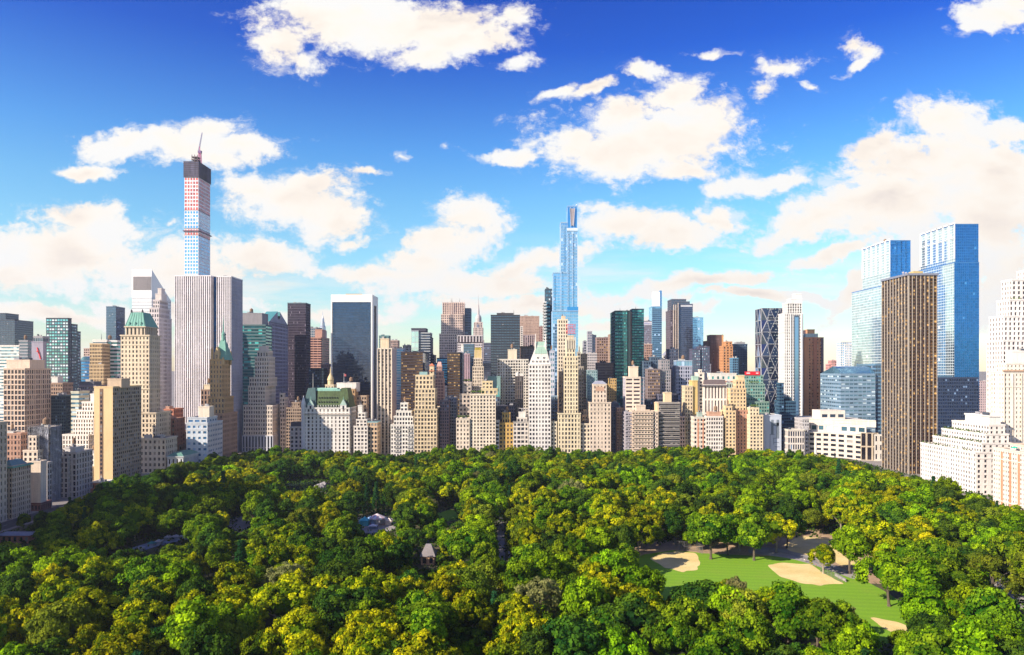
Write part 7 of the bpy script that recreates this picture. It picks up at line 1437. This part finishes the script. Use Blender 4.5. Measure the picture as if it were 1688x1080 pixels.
def tent(px, py, w_, d_, h, c1, c2, label, nm='tent'):
    X, Y, _ = at(px, py); r_ = thing(nm, label, nm.replace('_', ' '), (X, Y, .1)); b = Buf(); b.box(X - w_ / 2, X + w_ / 2, Y - d_ / 2, Y + d_ / 2, .1, h * .6, c1); b.obj('wall', r_)
    b = Buf(); b.frus(X - w_ / 2 - .3, X + w_ / 2 + .3, Y - d_ / 2 - .3, Y + d_ / 2 + .3, h * .6 + .02, X - .2, X + .2, Y - .2, Y + .2, h, c2); b.obj('roof', r_)
tent(601, 866, 6, 5, 5.4, (.05, .40, .50), (.06, .48, .55), 'turquoise fairground tent left of the striped carousel'); tent(611, 864, 6, 5, 5.0, (.25, .42, .72), (.30, .5, .8), 'light blue fairground tent between turquoise tent and carousel')
tent(633, 863, 4.4, 4, 4.6, (.8, .78, .76), (.82, .80, .80), 'white pointed tent just right of the striped carousel'); tent(641, 865, 4, 4, 4.4, (.76, .62, .5), (.84, .72, .6), 'cream stall at the right end of the funfair clearing', 'stall'); tent(615, 872, 5, 3, 3.2, (.12, .18, .26), (.7, .72, .78), 'low white-roofed stall in front of the striped carousel', 'stall')
for k, (px, py, c, l) in enumerate(((232, 908, (.80, .82, .84), 'white tent at the near end of the ice rink'), (250, 900, (.10, .50, .42), 'small green canopy tent beside the ice rink'), (262, 897, (.82, .84, .86), 'white tent right of the green canopy at the rink'), (277, 890, (.78, .80, .84), 'white tent halfway along the ice rink'),
                                    (290, 889, (.84, .84, .84), 'larger white tent toward the far end of the ice rink'), (302, 888, (.80, .82, .86), 'last white tent at the far end of the ice rink'))):
    tent(px, py, 5 if k == 4 else 3.4, 3.2, 2.8, (.36, .42, .5), tuple(v * .6 for v in c), l)  # tent walls and roofs dimmed and blued to stand in shade
def hut(px0, px1, pb, h, dep, wc, rc, label, hip=2.0):
    X0, Y = GP(px0, pb); X1 = GP(px1, pb)[0]; r_ = thing('park_building', label, 'building', ((X0 + X1) / 2, Y, .1)); b = Buf(); g = Buf(); facade(b, g, (X0, Y), (1, 0), (0, -1), X1 - X0, .1, h, S(wc, 'dark', 9, 14, .4, .5, .3), Y)
    b.box(X0, X1, Y + .35, Y + dep, .1, h - .02, wc); b.obj('wall', r_); g.obj('glazing', r_)['kind'] = 'stuff'; b = Buf(); b.frus(X0 - .6, X1 + .6, Y - .6, Y + dep + .6, h, X0 + 2, X1 - 2, Y + dep * .4, Y + dep * .6, h + hip, rc); b.obj('roof', r_)
hut(-8, 48, 896, 4.6, 10, (.36, .16, .12), (.34, .36, .40), 'long low brick building with a grey roof at the left edge of the park', .6)
hut(298, 318, 870, 4, 8, (.40, .18, .14), (.44, .40, .36), 'little brick hut with a flat grey roof above the ice rink', .5); hut(694, 716, 932, 4.5, 8, (.50, .30, .18), (.22, .20, .20), 'timber cottage with a steep grey roof among the trees in the middle', 5.5)
for k, (px, py, s) in enumerate(((527, 805, 3.4), (533, 800, 2.6), (448, 808, 3.0))):
    X, Y, _ = at(px, py); me = bpy.data.meshes.new('boulder'); import bmesh; bm = bmesh.new(); bmesh.ops.create_icosphere(bm, subdivisions=3, radius=s)
    for v_ in bm.verts: f = 1 + .22 * math.sin(v_.co.x * 1.3 + k) * math.cos(v_.co.y * 1.7) + random.uniform(-.05, .05); v_.co = Vector((v_.co.x * f * 1.3, v_.co.y * f, v_.co.z * f * .8))
    bm.to_mesh(me); bm.free(); me.materials.append(wall_mat((.42, .40, .40), .9, .4)); o = bpy.data.objects.new('boulder', me); scene.collection.objects.link(o); o.location = (X, Y, s * .3)
    tag(o, ['tall pale boulder at the right end of the dark pond', 'smaller pale boulder behind the tall one at the pond', 'grey boulder at the left end of the dark pond'][k], 'boulder')
# ------------------------------------------------------------------ the air between here and the far towers
hb = Buf(); hb.box(-2600, 2600, -300, 2900, -1, 460, DARK)
hz = hb.obj('haze'); hz['kind'] = 'stuff'; hz.data.materials.clear()
hm, n = newmat('haze_air'); vol = n.node('ShaderNodeVolumePrincipled', _Density=.00005, _Color=(.80, .88, 1.0, 1)); vol.inputs['Anisotropy'].default_value = .3
ho = n.node('ShaderNodeOutputMaterial'); n.l.new(vol.outputs[0], ho.inputs['Volume']); hz.data.materials.append(hm)
